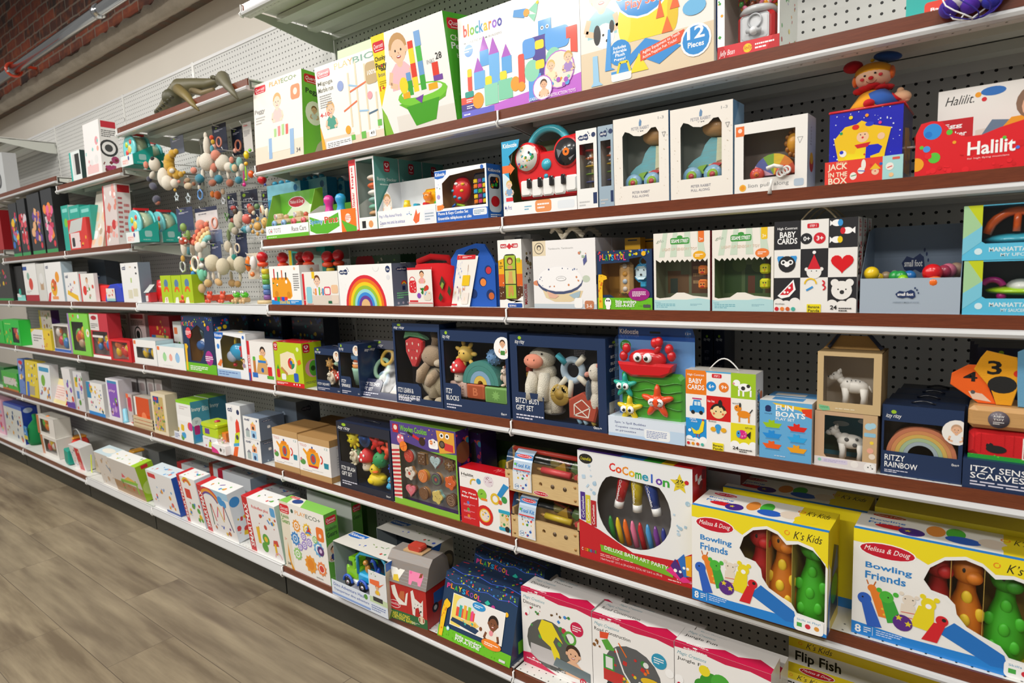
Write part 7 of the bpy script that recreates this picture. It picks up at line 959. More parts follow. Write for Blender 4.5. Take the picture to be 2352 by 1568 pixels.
# bowling sets
BW=[(.38,.66),(.42,.58),(.5,.56),(.54,.5),(.55,.42),(.6,.33),(.68,.28),(.76,.24),(.8,.16),(.985,.14),(.985,.7),(.9,.8),(.8,.83),(.72,.8),(.66,.88),(.58,.91),(.48,.87),(.41,.78)]
BF=('p f4e020 0 .88 0 1 1 1 1 .66 .9 .83 .8 .86 .72 .84 .66 .91 .58 .94 .48 .9 .4 .8 .3 .87;p f4f4f2 .985 .68 .9 .83 .8 .86 .72 .83 .66 .91 .58 .94 .48 .9 .4 .8 .37 .68 .41 .56 .48 .54 .52 .49 .52 .42 .58 .31 .66 .26 .74 .22 .78 .12 .985 .1 .985 .14 .8 .16 .76 .24 .68 .28 .6 .33 .55 .42 .54 .5 .5 .56 .42 .58 .38 .66 .41 .78 .48 .87 .58 .91 .66 .88 .72 .8 .8 .83 .9 .8 .985 .7;'+MD(.03,.76,.31,.15)+'tb .07 .64 .25 .07 2a86d0 Bowling;tb .07 .555 .22 .07 2a86d0 Friends;'+KK(.7,.86,.26,.1)+'p 1e86dc 0 0 1 0 1 .03 .78 .1 .3 .09 0 .12;p 1e74c8 .46 .22 .54 .34 .78 .17 .8 .06 .72 .05;tb .02 .02 .035 .075 fff 8;w .07 .03 .04 .06 fff 3;l fff .003 .12 .02 .12 .1;w .14 .03 .14 .06 cdf 3;''p f0842c .09 .48 .15 .48 .22 .22 .15 .22;c .11 .47 .035 f0842c;l c86a1c .01 .09 .5 .08 .54;l c86a1c .01 .12 .5 .13 .54;c .17 .3 .01 f4c83c;c .18 .25 .01 f4c83c;p 3aa83c .16 .4 .23 .4 .28 .22 .2 .18;c .19 .42 .055 4cbc3c;c .15 .47 .022 4cbc3c;c .24 .46 .022 4cbc3c;p ece0d0 .27 .4 .34 .4 .36 .24 .26 .24;c .31 .44 .05 ece0d0;c .27 .49 .018 ece0d0;c .35 .48 .018 ece0d0;l d86a5a .008 .27 .32 .35 .33;l d86a5a .008 .27 .28 .35 .28;p f0dc20 .36 .42 .44 .42 .44 .2 .32 .22;c .41 .45 .055 f0dc20;c .38 .51 .022 f0dc20;c .45 .5 .022 f0dc20;c .41 .43 .022 fff;p 2a62c8 .05 .34 .11 .34 .17 .12 .09 .1;c .07 .36 .055 2a62c8;c .06 .37 .008 112;c .28 .22 .075 5a2a88;s .26 .26 .03 e8d02c;s .31 .22 .03 e8d02c;p d8202c .44 .3 .5 .3 .46 .12 .38 .12;c .48 .33 .045 d8202c;c .49 .34 .016 222;''R .78 .0 .2 .14 fff;t .8 .095 .16 .025 4aa0c8 Skills at Play!;r .8 .04 .035 .04 4ab04a;c .875 .06 .024 d83040;c .935 .06 .022 e8a040;c .2 .42 .006 222;c .29 .45 .005 222;c .33 .45 .005 222')
BTOP='f f2efe8;r 0 0 1 .1 2a86d8;r .75 .1 .25 .9 f0d820;'+MD(.06,.75,.2,.2)+'tb .06 .55 .2 .1 2a78c8 Bowling;tb .06 .4 .2 .1 2a78c8 Friends;'+KK(.74,.55,.22,.3)+'o .2 .35 .1 .1 d8202c;o .3 .3 .07 .18 4a2a88;s .28 .32 .06 e8d02c;o .42 .55 .05 .25 e8903c;o .52 .6 .05 .25 4ab83c;o .56 .35 .09 .16 2a62c8;o .7 .45 .07 .2 e8d8c8;o .82 .35 .08 .2 f0d820'
bx=[]
for i,(a,b,yt_,yb,back) in enumerate(((1590,1898,1158,1373,0),(1955,2420,1211,1450,0))):
 o,w_,d_,h_=carton('bowling_set_box',['yellow window box of rubber bowling animals, complete front one beside the bath art box','yellow window box of bowling animals, nearest one cut by the right edge'][i],'box','s5',a,b,yt_,0,.115,yb=yb,win=BW,base='f6f5f2',sides='e8cf1c',inner='a88a3c',F=BF,T=BTOP,group='bowling animal boxes',R='f e8cf1c;p f4f4f2 .05 0 .3 0 .25 .6 .05 .7;p 1e74c8 0 0 .2 0 .3 .5 .1 .3;p 3a3a3a .25 .1 .95 .1 .95 .7 .5 .8 .3 .6;p 2a5ab0 .4 .5 .9 .5 .8 .75;c .6 .35 .14 3a9a3a',h=None if i==0 else bx[0][2],)
 if i==0:bx.append((w_,d_,h_))
 W0=bx[0][0]
 def pin(nm,fx,body,head,spots=None,dk=None):
  def f(m):
   cx=W0*fx;m.lathe((cx,.05,.004),[(.020,0),(.033,.014),(.034,.04),(.026,.075),(.016,.1),(.014,.115),(.018,.125)],body,22);m.ell((cx,.045,.142),(.026,.024,.024),head,n=20,m=12);m.ell((cx+.012,.026,.136),(.014,.012,.011),head)
   for q in(-1,1):m.ell((cx+q*.018,.05,.165),(.008,.006,.010),head)
   if spots:
    for a_,z_ in((-.5,.03),(.5,.035),(0,.06),(.9,.07),(-.9,.07),(.1,.095)):rr=.033 if z_<.05 else.029 if z_<.08 else.018;m.ell((cx+rr*math.sin(a_),.05-rr*math.cos(a_),z_+.004),(.009,.005,.011),spots)
   m.ell((cx-.004,.0225,.146),(.003,.002,.004),'222',n=8,m=5)
  q=part(f,nm,RUBB,o);kz=h_*.95/.178;q.scale=(1.05,1.05,kz);q.location=(-W0*fx*.05,-.0025,0);return q
 pin('red_bowling_pin',.5,'b8181c','c01c20');pin('giraffe_bowling_pin',.66,'d07818','d87c1c','f0d030');pin('green_bowling_pin',.87,'3cb020','34981c','44bc28')
 part(lambda m:[m.box(W0*q,.004,.002,W0*q+.001,.11,h_*.93,'c8a450') for q in(.575,.755)],'card_dividers',KRAFT,o)
carton('bowling_set_box','yellow bowling animal box partly hidden behind the complete front one','box','s5',1661,1985,1096,.11,.11,base='f2efe8',sides='e8cf1c',T=BTOP,F='f f2e020;r 0 0 1 .1 2a86d8',R='f e8cf1c;p f4f4f2 .05 0 .3 0 .25 .6 .05 .7;p 2a5ab0 .4 .3 .9 .3 .8 .6',h=bx[0][2],group='bowling animal boxes')
carton('bowling_set_box','yellow bowling animal box facing forward behind the one at the right edge','box','s5',2002,2440,1140,.13,.11,base='f4e020',sides='e8cf1c',F='f f4e020;'+MD(.04,.72,.28,.18)+KK(.72,.76,.24,.12)+'o .55 .6 .12 .14 222;o .55 .6 .13 .04 fff',T='f e8d020',h=bx[0][2]*1.05,group='bowling animal boxes')
# ================================================================ bottom shelf, right part
KF='f f6f3ee;r 0 0 .2 1 ece4d0;'+QU(.0,.83,.22,.13)+'tb .02 .76 .18 .05 4a8a2a Kaleido;tb .02 .68 .19 .07 5a9a2a Gears;c .29 .9 .03 2a5a4a;t .36 .87 .24 .06 f0a030 PLAY;t .6 .865 .32 .06 5a6a5a ECO+;t .04 .42 .05 .04 d33 3+;tb .04 .05 .08 .04 333 38;p e8a020 .1 .4 .14 .1 .2 .0 .14 .0 .08 .2;g .36 .7 .1 f0a03c;g .6 .7 .1 f2c83c;s .62 .68 .09 2a8ad0 3 .3;s .64 .7 .07 d83030 3 .3;R .8 .6 .16 .2 f07a2c;c .88 .68 .03 fbe3d4;g .3 .5 .11 3a8ad0 d8e8f8;g .5 .58 .07 a08ad8;g .62 .52 .07 a08ad8;g .5 .45 .07 a08ad8;g .4 .4 .06 a08ad8;g .82 .48 .12 6ab0e0;c .86 .46 .07 5a2a70;c .86 .46 .03 e0c8e8;g .32 .28 .1 9ad07a;g .6 .2 .14 f0a030;c .6 .2 .08 e88a1c;g .84 .2 .11 f08a4c;c .84 .2 .05 d83a2a;g .76 .6 .06 9ad07a;w .7 .03 .25 .03 999 1'
o,w_,d_,h_=carton('toy_box','green and cream box of colourful kaleido gears on the bottom shelf','box','s6',659,761,1148,0,.06,yb=1300,xt=640,sides='7ac04c',F=KF,T='f 8cd05c;p f2ede4 .2 0 .5 0 .35 1 .1 1;o .3 .5 .1 .3 2a4a90;'+QU(.05,.7,.2,.25),R='f 62ac3c;'+QU(.1,.85,.8,.1)+'tb .1 .76 .8 .05 3a5a2a Kaleido;tb .1 .67 .8 .07 2a4a2a Gears;c .5 .45 .14 e0d8c8;k .5 .48 .05 eab894 4a3020 2a3a80;n 4 12 0 0 1 .35 .02 7ac04c')
carton('toy_box','pale backed green gears box standing behind the front gears box','box','s6',716,818,1131,.1,.05,sides='5a8a3c',base='c8ccc8',R='f 5a943c;'+QU(.1,.85,.8,.1)+'tb .1 .74 .8 .06 3a5a2a Gears',T='f 5a7a3c',h=h_*.98)
carton('toy_box','dim green gears box farthest back beside the dinosaur truck boxes','box','s6',790,850,1138,.22,.05,sides='4a6a34',base='5a8a3c',h=h_*.9)  # greens of both rear gears boxes deepen step by step as painted shade
x,y,z,w_,h1,c,s,ln=solve('s6',764,893,1319,on_plane(764,1363,2,SH['s6'])[1],0,0,0)
def hauler(i,x,y,lab):
 H=.205;m=MB();m.box(0,0,0,w_,.0012,H*.3,'dfe8f4');m.box(0,.0012,0,w_,.12,.0012,'dde');m.box(0,.119,0,w_,.12,H,'3a4650');m.box(0,0.02,H-.0012,w_,.12,H,'e0ddd6');m.box(w_-.0012,.0,0,w_,.12,H,'c8c2b0');m.box(0,.02,0,.0012,.119,H,'a8b4b8')
 m.box(w_*.7,0,H*.25,w_,.0012,H*.78,'e8eaec')
 Face(m,(0,.02,H),(1,0,0),(0,1,0),w_,.1,(0,0,1)).run('f e4e1da;'+KZ(.02,.6,.3,.35)+'n 5 12 .35 .2 .6 .6 .06 5a8a3a 3a5ac8 c83a2a 7a9a4a 2a8a5a')
 Face(m,(0,0,0),(1,0,0),(0,0,1),w_,H,(0,-1,0)).run('t .04 .2 .62 .06 3a5ab0 Dino Adventure Hauler;t .04 .1 .64 .06 3a5ab0 Transporteur dino adventure;r 0 .02 .7 .04 8aa8e0;c .63 .24 .05 5a9a3c;w .72 .04 .25 .12 78b 3;p c8dcb0 .7 .3 1 .3 1 .2 .7 .2;k .84 .5 .045 e8b48c 5a3a24 f0c020 0;p 333 .76 .32 .92 .32 .92 .24 .76 .24;p f0703c .72 .62 .88 .64 .88 .56 .96 .62 .88 .52 .72 .54;n 3 5 .73 .67 .1 .1 .01 5a9a3c')
 Face(m,(w_,0,0),(0,1,0),(0,0,1),.12,H,(1,0,0)).run('f ccc4ae;p 2a6ac8 .02 .85 .02 1 .5 1 .4 .88;c .7 .6 .2 4a4438;c .7 .6 .14 8a7a5a;p 6a8a3c 0 0 1 0 1 .35 .3 .3')
 o=m.build('toy_truck_box',CARD,None,(x,y,z));tag(o,lab,'box','toy truck boxes')
 if i==1:return o
 def truck(m):
  m.rbox(w_*.16,.03,H*.34,w_*.4,.085,H*.6,'8ad01c',.008);m.rbox(w_*.2,.03,H*.56,w_*.38,.085,H*.76,'7cc41a',.012);m.rbox(w_*.14,.026,H*.28,w_*.92,.09,H*.36,'e8ecee',.004);m.rbox(w_*.38,.03,H*.36,w_*.9,.085,H*.52,'2aa8dc',.006);m.rbox(w_*.22,.0285,H*.62,w_*.3,.0295,H*.7,'243',.002)
 t=part(truck,'toy_truck',PLAS,o)
 for q in(.24,.5,.8):part(lambda m:(wheel(m,(w_*q,.028,H*.3),H*.1,.02,'1c1c20','d8dce0'),m.ring((w_*q,.02,H*.31),H*.12,.005,'2a5ac8','y',0,180)),'wheel',PLAS,t)
 part(lambda m:m.tube([(w_*.38,.035,H*.5),(w_*.38,.035,H*.82),(w_*.44,.035,H*.9),(w_*.8,.04,H*.94),(w_*.86,.04,H*.85),(w_*.86,.04,H*.5)],.006,'3ab0dc',8),'blue_frame',PLAS,t)
 part(lambda m:(m.ell((w_*.5,.05,H*.6),(.012,.01,.018),'c88a3c'),m.ell((w_*.49,.045,H*.72),.011,'c88a3c'),m.ell((w_*.66,.055,H*.62),(.014,.01,.014),'2a5ac8'),m.tube([(w_*.66,.05,H*.64),(w_*.64,.045,H*.8),(w_*.61,.04,H*.82)],[.007,.006,.008],'2a5ac8'),m.ell((w_*.6,.06,H*.74),(.014,.01,.016),'5ab83a'),m.ell((w_*.72,.04,H*.58),.008,'e82020')),'toy_dinosaurs',PLAS,t)
 return o
hauler(0,x,y,'open-fronted box of a green and blue toy truck carrying dinosaurs, front one')
hauler(1,x+.05,y+.17,'dim toy truck box behind the front truck box')
# sorting barn
p0=on_plane(893,1415,2,SH['s6']);p1=on_plane(983,1447,2,SH['s6']);w_=(p1-p0).length;yaw=math.atan2(p1.y-p0.y,p1.x-p0.x);D=.13
ht=Z_at(1325,p0.x,p0.y)-SH['s6'];hk=ht*.98
m=MB();m.rbox(0,0,0,w_,D,hk,'c02420',.002)
o=m.build('sorting_barn',WOOD,None,(p0.x,p0.y,SH['s6']));o.rotation_euler=(0,0,yaw);tag(o,'red wooden toy barn with a grey roof, farm animals and a red handle block','toy')
Face_='f bc2420;l a81c1a .008 .2 0 .2 1;l a81c1a .008 .5 0 .5 1;l a81c1a .008 .8 0 .8 1;r 0 .0 1 .25 2a6a3c;'+MD(.04,.3,.3,.2)+'tb .06 .1 .5 .1 e8d83c TAKE ALONG;tb .06 .02 .62 .08 e8d83c SORTING BARN;p f4f0e8 .12 .85 .22 .9 .3 .6 .45 .5 .5 .75 .55 .8 .5 .45 .3 .42 .15 .65;p c86a3c .3 .6 .45 .56 .46 .8 .36 .78;p f0ece4 .62 .85 .68 .9 .72 .7 .86 .62 .92 .72 .9 .3 .84 .3 .8 .5 .72 .45 .7 .25 .64 .28;n 5 9 .66 .35 .22 .3 .02 222;c .86 .2 .1 e8d8b8;tb .8 .15 .12 .1 a8342c 11;w .6 .03 .2 .06 cdc 2'
part(lambda m:(Face(m,(0,0,0),(1,0,0),(0,0,1),w_,hk,(0,-1,0)).run(Face_),Face(m,(w_,0,0),(0,1,0),(0,0,1),D,hk,(1,0,0)).run('f b8201e;l 9c1818 .01 .25 0 .25 1;l 9c1818 .01 .5 0 .5 1;l 9c1818 .01 .75 0 .75 1;r .3 .5 .5 .3 2a60b0;c .35 .42 .12 223;c .75 .42 .09 223;c .35 .42 .06 c8c8c8')),'printed_walls',CARD,o)
rh=ht*.62;P=[(0,-.003,hk-.004),(0,.02,hk+rh*.75),(0,.042,hk+rh),(0,D-.03,hk+rh),(0,D-.012,hk+rh*.75),(0,D+.003,hk-.004)];n=len(P)
part(lambda m:m.add([(xx,yy,zz_) for xx in(-.004,w_+.004) for _,yy,zz_ in P],[(i,n+i,n+i+1,i+1) for i in range(n-1)]+[tuple(range(n)),tuple(range(2*n-1,n-1,-1)),(0,n-1,2*n-1,n)],'8a8c8e'),'grey_roof',WOOD,o)
def decal(m):
 v=Vector((0,.023,rh*.75));f=Face(m,(-.004,-.0035,hk-.004),(1,0,0),v.normalized(),w_+.008,v.length*1.02,Vector((0,-1,.25)).normalized())
 f.run(''.join(f'l b4b6b8 .012 0 {.15*i} 1 {.15*i};' for i in range(7))+'p f4f2ea .08 .85 .14 .9 .3 .6 .42 .85 .5 .9 .46 .7 .34 .2 .2 .15 .14 .4;p e8c83c .2 .1 .36 .1 .3 .4 .2 .35;c .47 .87 .03 d8402c;p f088b0 .55 .75 .62 .9 .7 .75 .86 .85 .9 .6 .86 .15 .8 .15 .78 .3 .66 .3 .64 .1 .58 .12;c .6 .65 .07 e868a0;p 8a4a2c .82 .7 .88 .74 .87 .55 .8 .5')
part(decal,'roof_print',CARD,o)
part(lambda m:m.rbox(w_*.25,.045,hk+rh+.0005,w_*.75,.095,hk+rh+.006,'dcb888',.002),'roof_plate',WOOD,o);part(lambda m:m.rbox(w_*.34,.05,hk+rh+.0065,w_*.68,.09,hk+rh+.024,'d01820',.005),'red_block',WOOD,o)
# pop-a-tune box: slanted front
p0=on_plane(1005,1457,2,SH['s6']);p1=on_plane(1171,1534,2,SH['s6']);w_=(p1-p0).length;yaw=math.atan2(p1.y-p0.y,p1.x-p0.x);cs,sn=math.cos(yaw),math.sin(yaw)
best=min(((abs(proj((p0.x-sn*q*.002,p0.y+cs*q*.002,SH['s6']+r*.004))[0]-1034)+abs(proj((p0.x-sn*q*.002,p0.y+cs*q*.002,SH['s6']+r*.004))[1]-1306)),q*.002,r*.004) for q in range(0,60) for r in range(20,70))
DB,H=min(best[1],.06),best[2];D=.15
def popbox(x,y,lab,front):
 m=MB();P=[(0,0),(D,0),(D,H),(DB,H)];m.add([(xx,a,b) for xx in(0,w_) for a,b in P],[(0,1,2,3),(7,6,5,4),(0,4,5,1),(1,5,6,2),(2,6,7,3),(3,7,4,0)],'1c3a5c')
 v=Vector((0,DB,H));nn=Vector((0,-H,DB)).normalized();f=Face(m,(0,0,0),(1,0,0),v.normalized(),w_,v.length,nn)
 zz_='n 4 50 .02 .88 .96 .11 .014 3a6ae0 f2d01c e8303c 9ad01c 3a9ad8;l 4a6ae0 .008 .0 .9 .15 .86 .3 .9 .45 .86 .6 .9 .75 .86 .9 .9 1 .87;'
 f.run('f 1c3a5c;'+zz_+PSK(.04,.76,.5,.09,.003)+'g .7 .72 .04 e03a9a 1c3a5c;g .78 .68 .03 e8303c 1c3a5c;c .88 .7 .035 f2b81c;p 2ab8a0 .58 .75 .62 .8 .66 .76 .62 .72;r 0 0 1 .17 6cc024;n 7 40 .02 .0 .95 .14 .012 5aac18;r .15 .24 .72 .48 f4f2ec;r .16 .25 .28 .46 f0d868;r .3 .25 .56 .46 ece8e4;o .35 .56 .14 .16 dfe4e0;r .22 .4 .26 .14 e8503c;r .26 .4 .04 .18 3ab0a0;r .32 .4 .04 .2 e8b03c;r .38 .4 .04 .2 8cc83a;r .43 .4 .03 .16 e84a8a;p e8c870 .16 .36 .5 .32 .56 .38 .5 .42;p 1c3a5c .16 .3 .52 .25 .56 .32 .5 .34 .18 .36;n 6 8 .3 .33 .2 .05 .02 e8503c 3ab0a0 e8b03c;k .73 .5 .1 7a4a30 241510 ece4d8;c .72 .36 .04 e8909a;c .58 .36 .03 7a4a30;o .52 .66 .09 .06 2a90d0;w .46 .63 .12 .05 fff 2;o .74 .2 .13 .07 f08428;w .65 .17 .18 .05 fff 2;tb .26 .1 .36 .045 fff little wonders;tb .26 .045 .34 .05 fff POP-A-TUNE;R .86 .03 .08 .035 ddd;p f5c21c .02 .02 .07 .02 .09 .45 .13 .5 .13 .55 .07 .6 .04 .55 .02 .4;n 6 9 .02 .05 .06 .45 .015 e07a1c;c .14 .17 .035 8ad0e0;c .14 .17 .02 fff')
 Face(m,(0,DB,H),(1,0,0),(0,1,0),w_,D-DB,(0,0,1)).run('f 1c3050;n 4 40 .02 .02 .96 .9 .05 3a6ad8 c8a81c c8303c 7aa01c 2a7a9a;l 4a6ae0 .03 0 .3 .2 .15 .4 .3 .6 .15 .8 .3 1 .15')
 Face(m,(w_,0,0),(0,1,0),(0,0,1),D,H,(1,0,0)).run('r .3 .1 .7 .2 6cc024;c .6 .3 .1 2a8a7a;R .5 .5 .4 .3 e8e4dc')
 o=m.build('music_toy_box',CARD,None,(x,y,SH['s6']));o.rotation_euler=(0,0,yaw);tag(o,lab,'box','dark blue patterned boxes')
popbox(p0.x,p0.y,'dark blue and green slanted box of a pop-up music toy with a laughing baby',1)
popbox(p0.x-.03,p0.y+.185,'dark blue patterned box behind the pop-up music toy box',0)
# bath sticker boxes
EB=lambda t1,body:'f f6f4f2;p d0144c 0 .93 .3 .97 .7 .94 1 .9 1 1 0 1;p d0144c .25 .99 .55 .99 .8 .93 1 .9 1 1;'+EDU(.1,.95,.24,.045)+'ti .03 .86 .3 .05 4a9ab0 Magic Creations;t .03 .8 .01 .045 222 '+''+t1+';'+body
BB={}
def edu(i,lab,xl,xr,yt,yb,title,tw,body,d=.075,dy=0):
 F='f f6f4f2;p d0144c 0 .94 .3 .96 .55 .93 .8 .95 1 .92 1 1 0 1;'+EDU(.1,.945,.26,.05)+f'ti .03 .86 .32 .05 4a9ab0 Magic Creations;t .03 .8 {tw} .045 222 {title};'+body
 T=f'f f2f0ee;p d0144c 0 0 1 0 1 .3 .85 .55 .65 .3 .5 .42 .3 .15 0 .1;ti .06 .7 .3 .16 6aa0b0 Magic Creations;t .05 .45 {tw*1.05} .17 222 {title};'+EDU(.12,.06,.24,.16)
 return carton('sticker_toy_box',lab,'box','s6',xl,xr,yt,dy if yb is None else 0,d,yb=yb,F=F,T=T,sides='e4e2e0',group='white and crimson bath sticker boxes')
zs6=SH['s6'];q0=on_plane(1204,1517,2,zs6);EY=q0.y
dino='o .4 .36 .33 .32 5a5c58;n 4 12 .15 .4 .5 .25 .03 3a8a3a 4aa04a c8304a;r .12 .1 .4 .2 c8c4c4;p f0dc20 .3 .66 .45 .66 .56 .5 .6 .44 .5 .5 .46 .42 .54 .3 .58 .1 .5 .12 .42 .34 .3 .4 .24 .52;c .8 .7 .09 d0144c;w .74 .66 .12 .08 fff 3;n 6 8 .4 .68 .3 .14 .02 3a8a3a c83a2a 6a4a20 3a8ad8;a .7 .55 .06 .09 0 360 5aa83c;n 8 8 .12 .7 .2 .08 .015 3a8a3a c8204a;c .07 .7 .05 fff;c .07 .66 .02 c81c44;k .74 .36 .1 eab894 3a2418 eab894;p 6a7a80 .45 .12 .97 .08 .97 .2 .5 .24;p d0144c 0 0 0 .14 .12 .16 .3 .06 .5 0;'+EDU(.05,.06,.22,.05)+'w .4 .04 .25 .07 555 3;p d0144c .7 0 1 .05 1 0;c .87 .06 .045 c8143c;tb .845 .045 .05 .03 fff 13'
road='o .5 .38 .36 .36 5c5e60;p 5aa83c .2 .74 .12 .7 .18 .6 .3 .62;p e8502c .1 .8 .22 .82 .2 .74 .1 .72;p c8302c .14 .22 .4 .22 .4 .36 .14 .36;r .14 .36 .14 .18 3a9a3a;r .17 .38 .09 .14 e8ece8;n 4 18 .3 .2 .4 .45 .03 3a8a3a e8c820 c8302c f0701c e8ece8;l f0f0f0 .02 .3 .66 .4 .4 .56 .2;l f0701c .015 .34 .74 .44 .6;c .22 .18 .04 222;c .32 .18 .04 222;c .83 .7 .09 2a9ac0;w .77 .66 .12 .08 fff 3;c .95 .6 .05 fff;k .74 .26 .12 8a5a3c 1c1410 e8c820;o .74 .4 .13 .05 e8c020;n 9 5 .02 .6 .1 .1 .02 8a5a2a'
jung='c .4 .66 .12 3a9a2c;c .5 .7 .1 4cb03a;c .3 .6 .08 3a9a2c;c .62 .62 .1 9ab8e0;r .38 .42 .07 .2 7a4a24;c .33 .78 .06 f2e02c;p e0c020 .1 .3 .25 .5 .4 .45 .45 .2 .2 .1;n 4 12 .12 .15 .3 .3 .02 7a3a1c c83a2c;c .52 .42 .09 6a6c70;c .8 .5 .07 b8c4e0;n 5 8 .72 .4 .16 .2 .03 b8c4e0 a0b0d8;c .05 .58 .05 fff;c .05 .53 .02 c81c44;n 8 14 .5 .1 .45 .25 .03 3a8a3a e8b020 3a9ad8;c .93 .35 .06 c8143c'
w3=[(1204,1360,1346,'Dinosaurs',.26,dino,'front white sticker toy box with dinosaurs and a bathing child'),(1366,1550,1406,'Road Construction',.46,road,'front white sticker toy box with road construction pictures'),(1556,1800,1471,'Jungle Fun',.34,jung,'front white sticker toy box with jungle pictures')]
pz=[]
x_l=q0.x
for i,(a,b,yt_,ti,tw,body,lab) in enumerate(w3):
 xe=on_plane(b if i else 1358,0,0,0) if False else None
zt=None
lefts=[];
HH=Z_at(1346,q0.x,EY)-zs6
for a,ytp in((1196,1346),(1355,1406),(1547,1471),(1772,1549)):
 t=on_plane(a,ytp,2,zs6+HH);lefts.append((t.x,t.y))
for i,(a,b,yt_,ti,tw,body,lab) in enumerate(w3):
 (xa,ya),(xb_,yb_)=lefts[i],lefts[i+1];ww=xb_-xa-.002
 for k in range(3 if i==1 else 2):
  yy=EY+.079*k+(.045 if(i==0 and k) else 0);pl=proj((xa,yy,zs6))[0];pr=proj((xa+ww,yy,zs6))[0]
  F=body if k==0 else 'f f4f2f0'
  o_=edu(i,lab if k==0 else[None,['white and crimson dinosaur sticker box behind its front twin'],['','white and crimson road construction box, second in its row','white and crimson road construction box, third in its row'],['white and crimson jungle sticker box behind its front twin']][i+1][k if i==1 else 0],pl,pr,yt_,None,ti,tw,body,dy=yy)[0]
  # flip fish boxes
TF='f f2d820;r 0 0 1 .3 2a90dc;tb .05 .1 .5 .12 cfe8f8 Crinkling, Squeaking, Multi-Textured;r 0 .3 .8 .4 f4f2ee;tb .06 .36 .34 .28 1a1a1a Flip Fish;'+KK(.05,.72,.3,.24)+'o .7 .5 .12 .3 e87a2c;n 4 12 .74 .2 .22 .5 .05 2a60b8 3aa84a e8c020 c83a2c'
for i,(xt_,yt_,lab,yy) in enumerate(((1812,1460,'yellow, white and blue flip fish box, rear one at the lower right corner',.10),(1790,1532,'yellow, white and blue flip fish box, front one at the lower right corner',0))):
 H=.21 if i==0 else.165;t=on_plane(xt_,yt_,2,zs6+H);m=MB()
 dd=.08 if i==0 else.04;m.box(0,0,0,.42,dd,H,'f0d820');Face(m,(0,0,0),(1,0,0),(0,0,1),.42,H,(0,-1,0)).run('f f2d820;'+KK(.05,.89,.2,.1)+'r 0 .64 1 .24 f4f2ee;tb .04 .67 .26 .17 1a1a1a Flip Fish;r 0 .54 1 .1 2a90dc;tb .04 .56 .6 .06 cfe8f8 Crinkling, Squeaking, Multi-Textured Soft Fish;o .62 .5 .1 .12 e87a2c;n 4 16 .62 .4 .3 .3 .03 2a60b8 3aa84a e8c020 c83a2c');Face(m,(0,0,H),(1,0,0),(0,1,0),.42,dd,(0,0,1)).run(MD(.1,.1,.2,.8))
 o=m.build('fish_toy_box',CARD,None,(t.x,t.y,zs6));tag(o,lab,'box','flip fish boxes')
 # ================================================================ left half of the shelves
def rows(tab):
 for t in tab:
  nm,lab,sh,a,b,yt_,y0,d,F,sd=t[:10];kw=t[10] if len(t)>10 else{}
  o,w_,d_,h_=carton(nm,lab,'box',sh,a,b,yt_,y0,d,F=F,sides=sd,**kw)
  if 'win' in kw:
   W=kw['win'];u0,v0,u1,v1=W[0][0],W[0][1],W[2][0],W[2][1];rnd=random.Random(len(lab));m=MB();cs={'i':['b08050','c8a070','6a7a3c'],'l':['f0901c','e8c820','d8502c','5aa83a','c8a888'],'r':['2a70c8','e8c020','3aa84a','d83a2a','e87a3c']}.get(lab[0],['f0801c','5ab83a','e8c020','e8e0d8','3a80c8','d83a3a'])
   for i in range(9):r=w_*.06*(1+.6*rnd.random());zz=(v0+.03+(v1-v0)*.55*rnd.random())*h_+r;m.ell((w_*(u0+.1+(u1-u0-.2)*(i%4+rnd.random()*.6)/3.6),.02+.015*rnd.random(),zz),(r,r*.7,r*(1+.5*rnd.random())),rnd.choice(cs),None,10,7)
   m.build('packed_toys',PLAS,o)
BOX='toy_box'
SMX=lambda b:'f f6f4f4;r 0 0 .17 1 cc1420;tbv .03 .08 .11 .8 fff SMARTMAX;'+b
o,w_,d_,h_=carton('owl_toy_box','tall dark blue window box with a red dot and green base, leftmost dark blue one','box','s4',429,500,725,.004,.08,win=[(.2,.2),(.5,.2),(.62,.34),(.68,.5),(.7,.75),(.5,.85),(.4,.8),(.2,.7)],base=NV,sides=NV,inner='c8902c',F='n 4 24 .02 .88 .96 .1 .014 3a6ad8 f2d01c e8303c 9ad01c;'+PSK(.0,.82,.4,.08)+'r 0 0 1 .17 6cc024;w .15 .03 .6 .09 fff 3;c .2 .7 .1 e8404c;w .1 .66 .18 .08 fff 3;c .8 .28 .13 b03090;w .68 .22 .24 .1 fff 3;p f5c21c .02 .02 .08 .02 .1 .4 .14 .45 .1 .5 .03 .5;g .85 .8 .05 e03a6c 1b3258;c .76 .86 .03 f2c81c',R='n 4 16 .1 .75 .8 .2 .03 3a6ad8 f2d01c e8303c 2a9a9a;w .6 .1 .3 .06 ccc 3')
part(lambda m:(m.ell((w_*.55,.03,h_*.48),(w_*.22,.022,h_*.13),'e8e8ea',n=20),m.ell((w_*.5,.012,h_*.48),(w_*.14,.012,h_*.09),'2a5a98'),m.tube([(w_*.5,.03,h_*.6),(w_*.45,.03,h_*.78)],[.010,.014],'2a4a50',10),m.tube([(w_*.5,.03,h_*.36),(w_*.48,.03,h_*.2)],.006,'e8e4e0',8)),'bird_toy',PLAS,o)
for i,(a,b) in enumerate(((521,580),(590,656),(680,752))):carton('owl_toy_box','dark blue patterned box in the shade of the eye-level shelf, '+['left of three','middle of three','right of three'][i],'box','s4',a,b,722+3*i,.15+.03*i,.08,base='131f34',sides='121c30',F='n 4 30 .02 .6 .96 .38 .03 2a4a90 a8901c 8a2a3c 1c7a7a;c .7 .5 .1 8a1c2c',group='dark blue boxes under the white-fronted shelf')  # navy and pattern toned down, the shelf's shade is in the colour
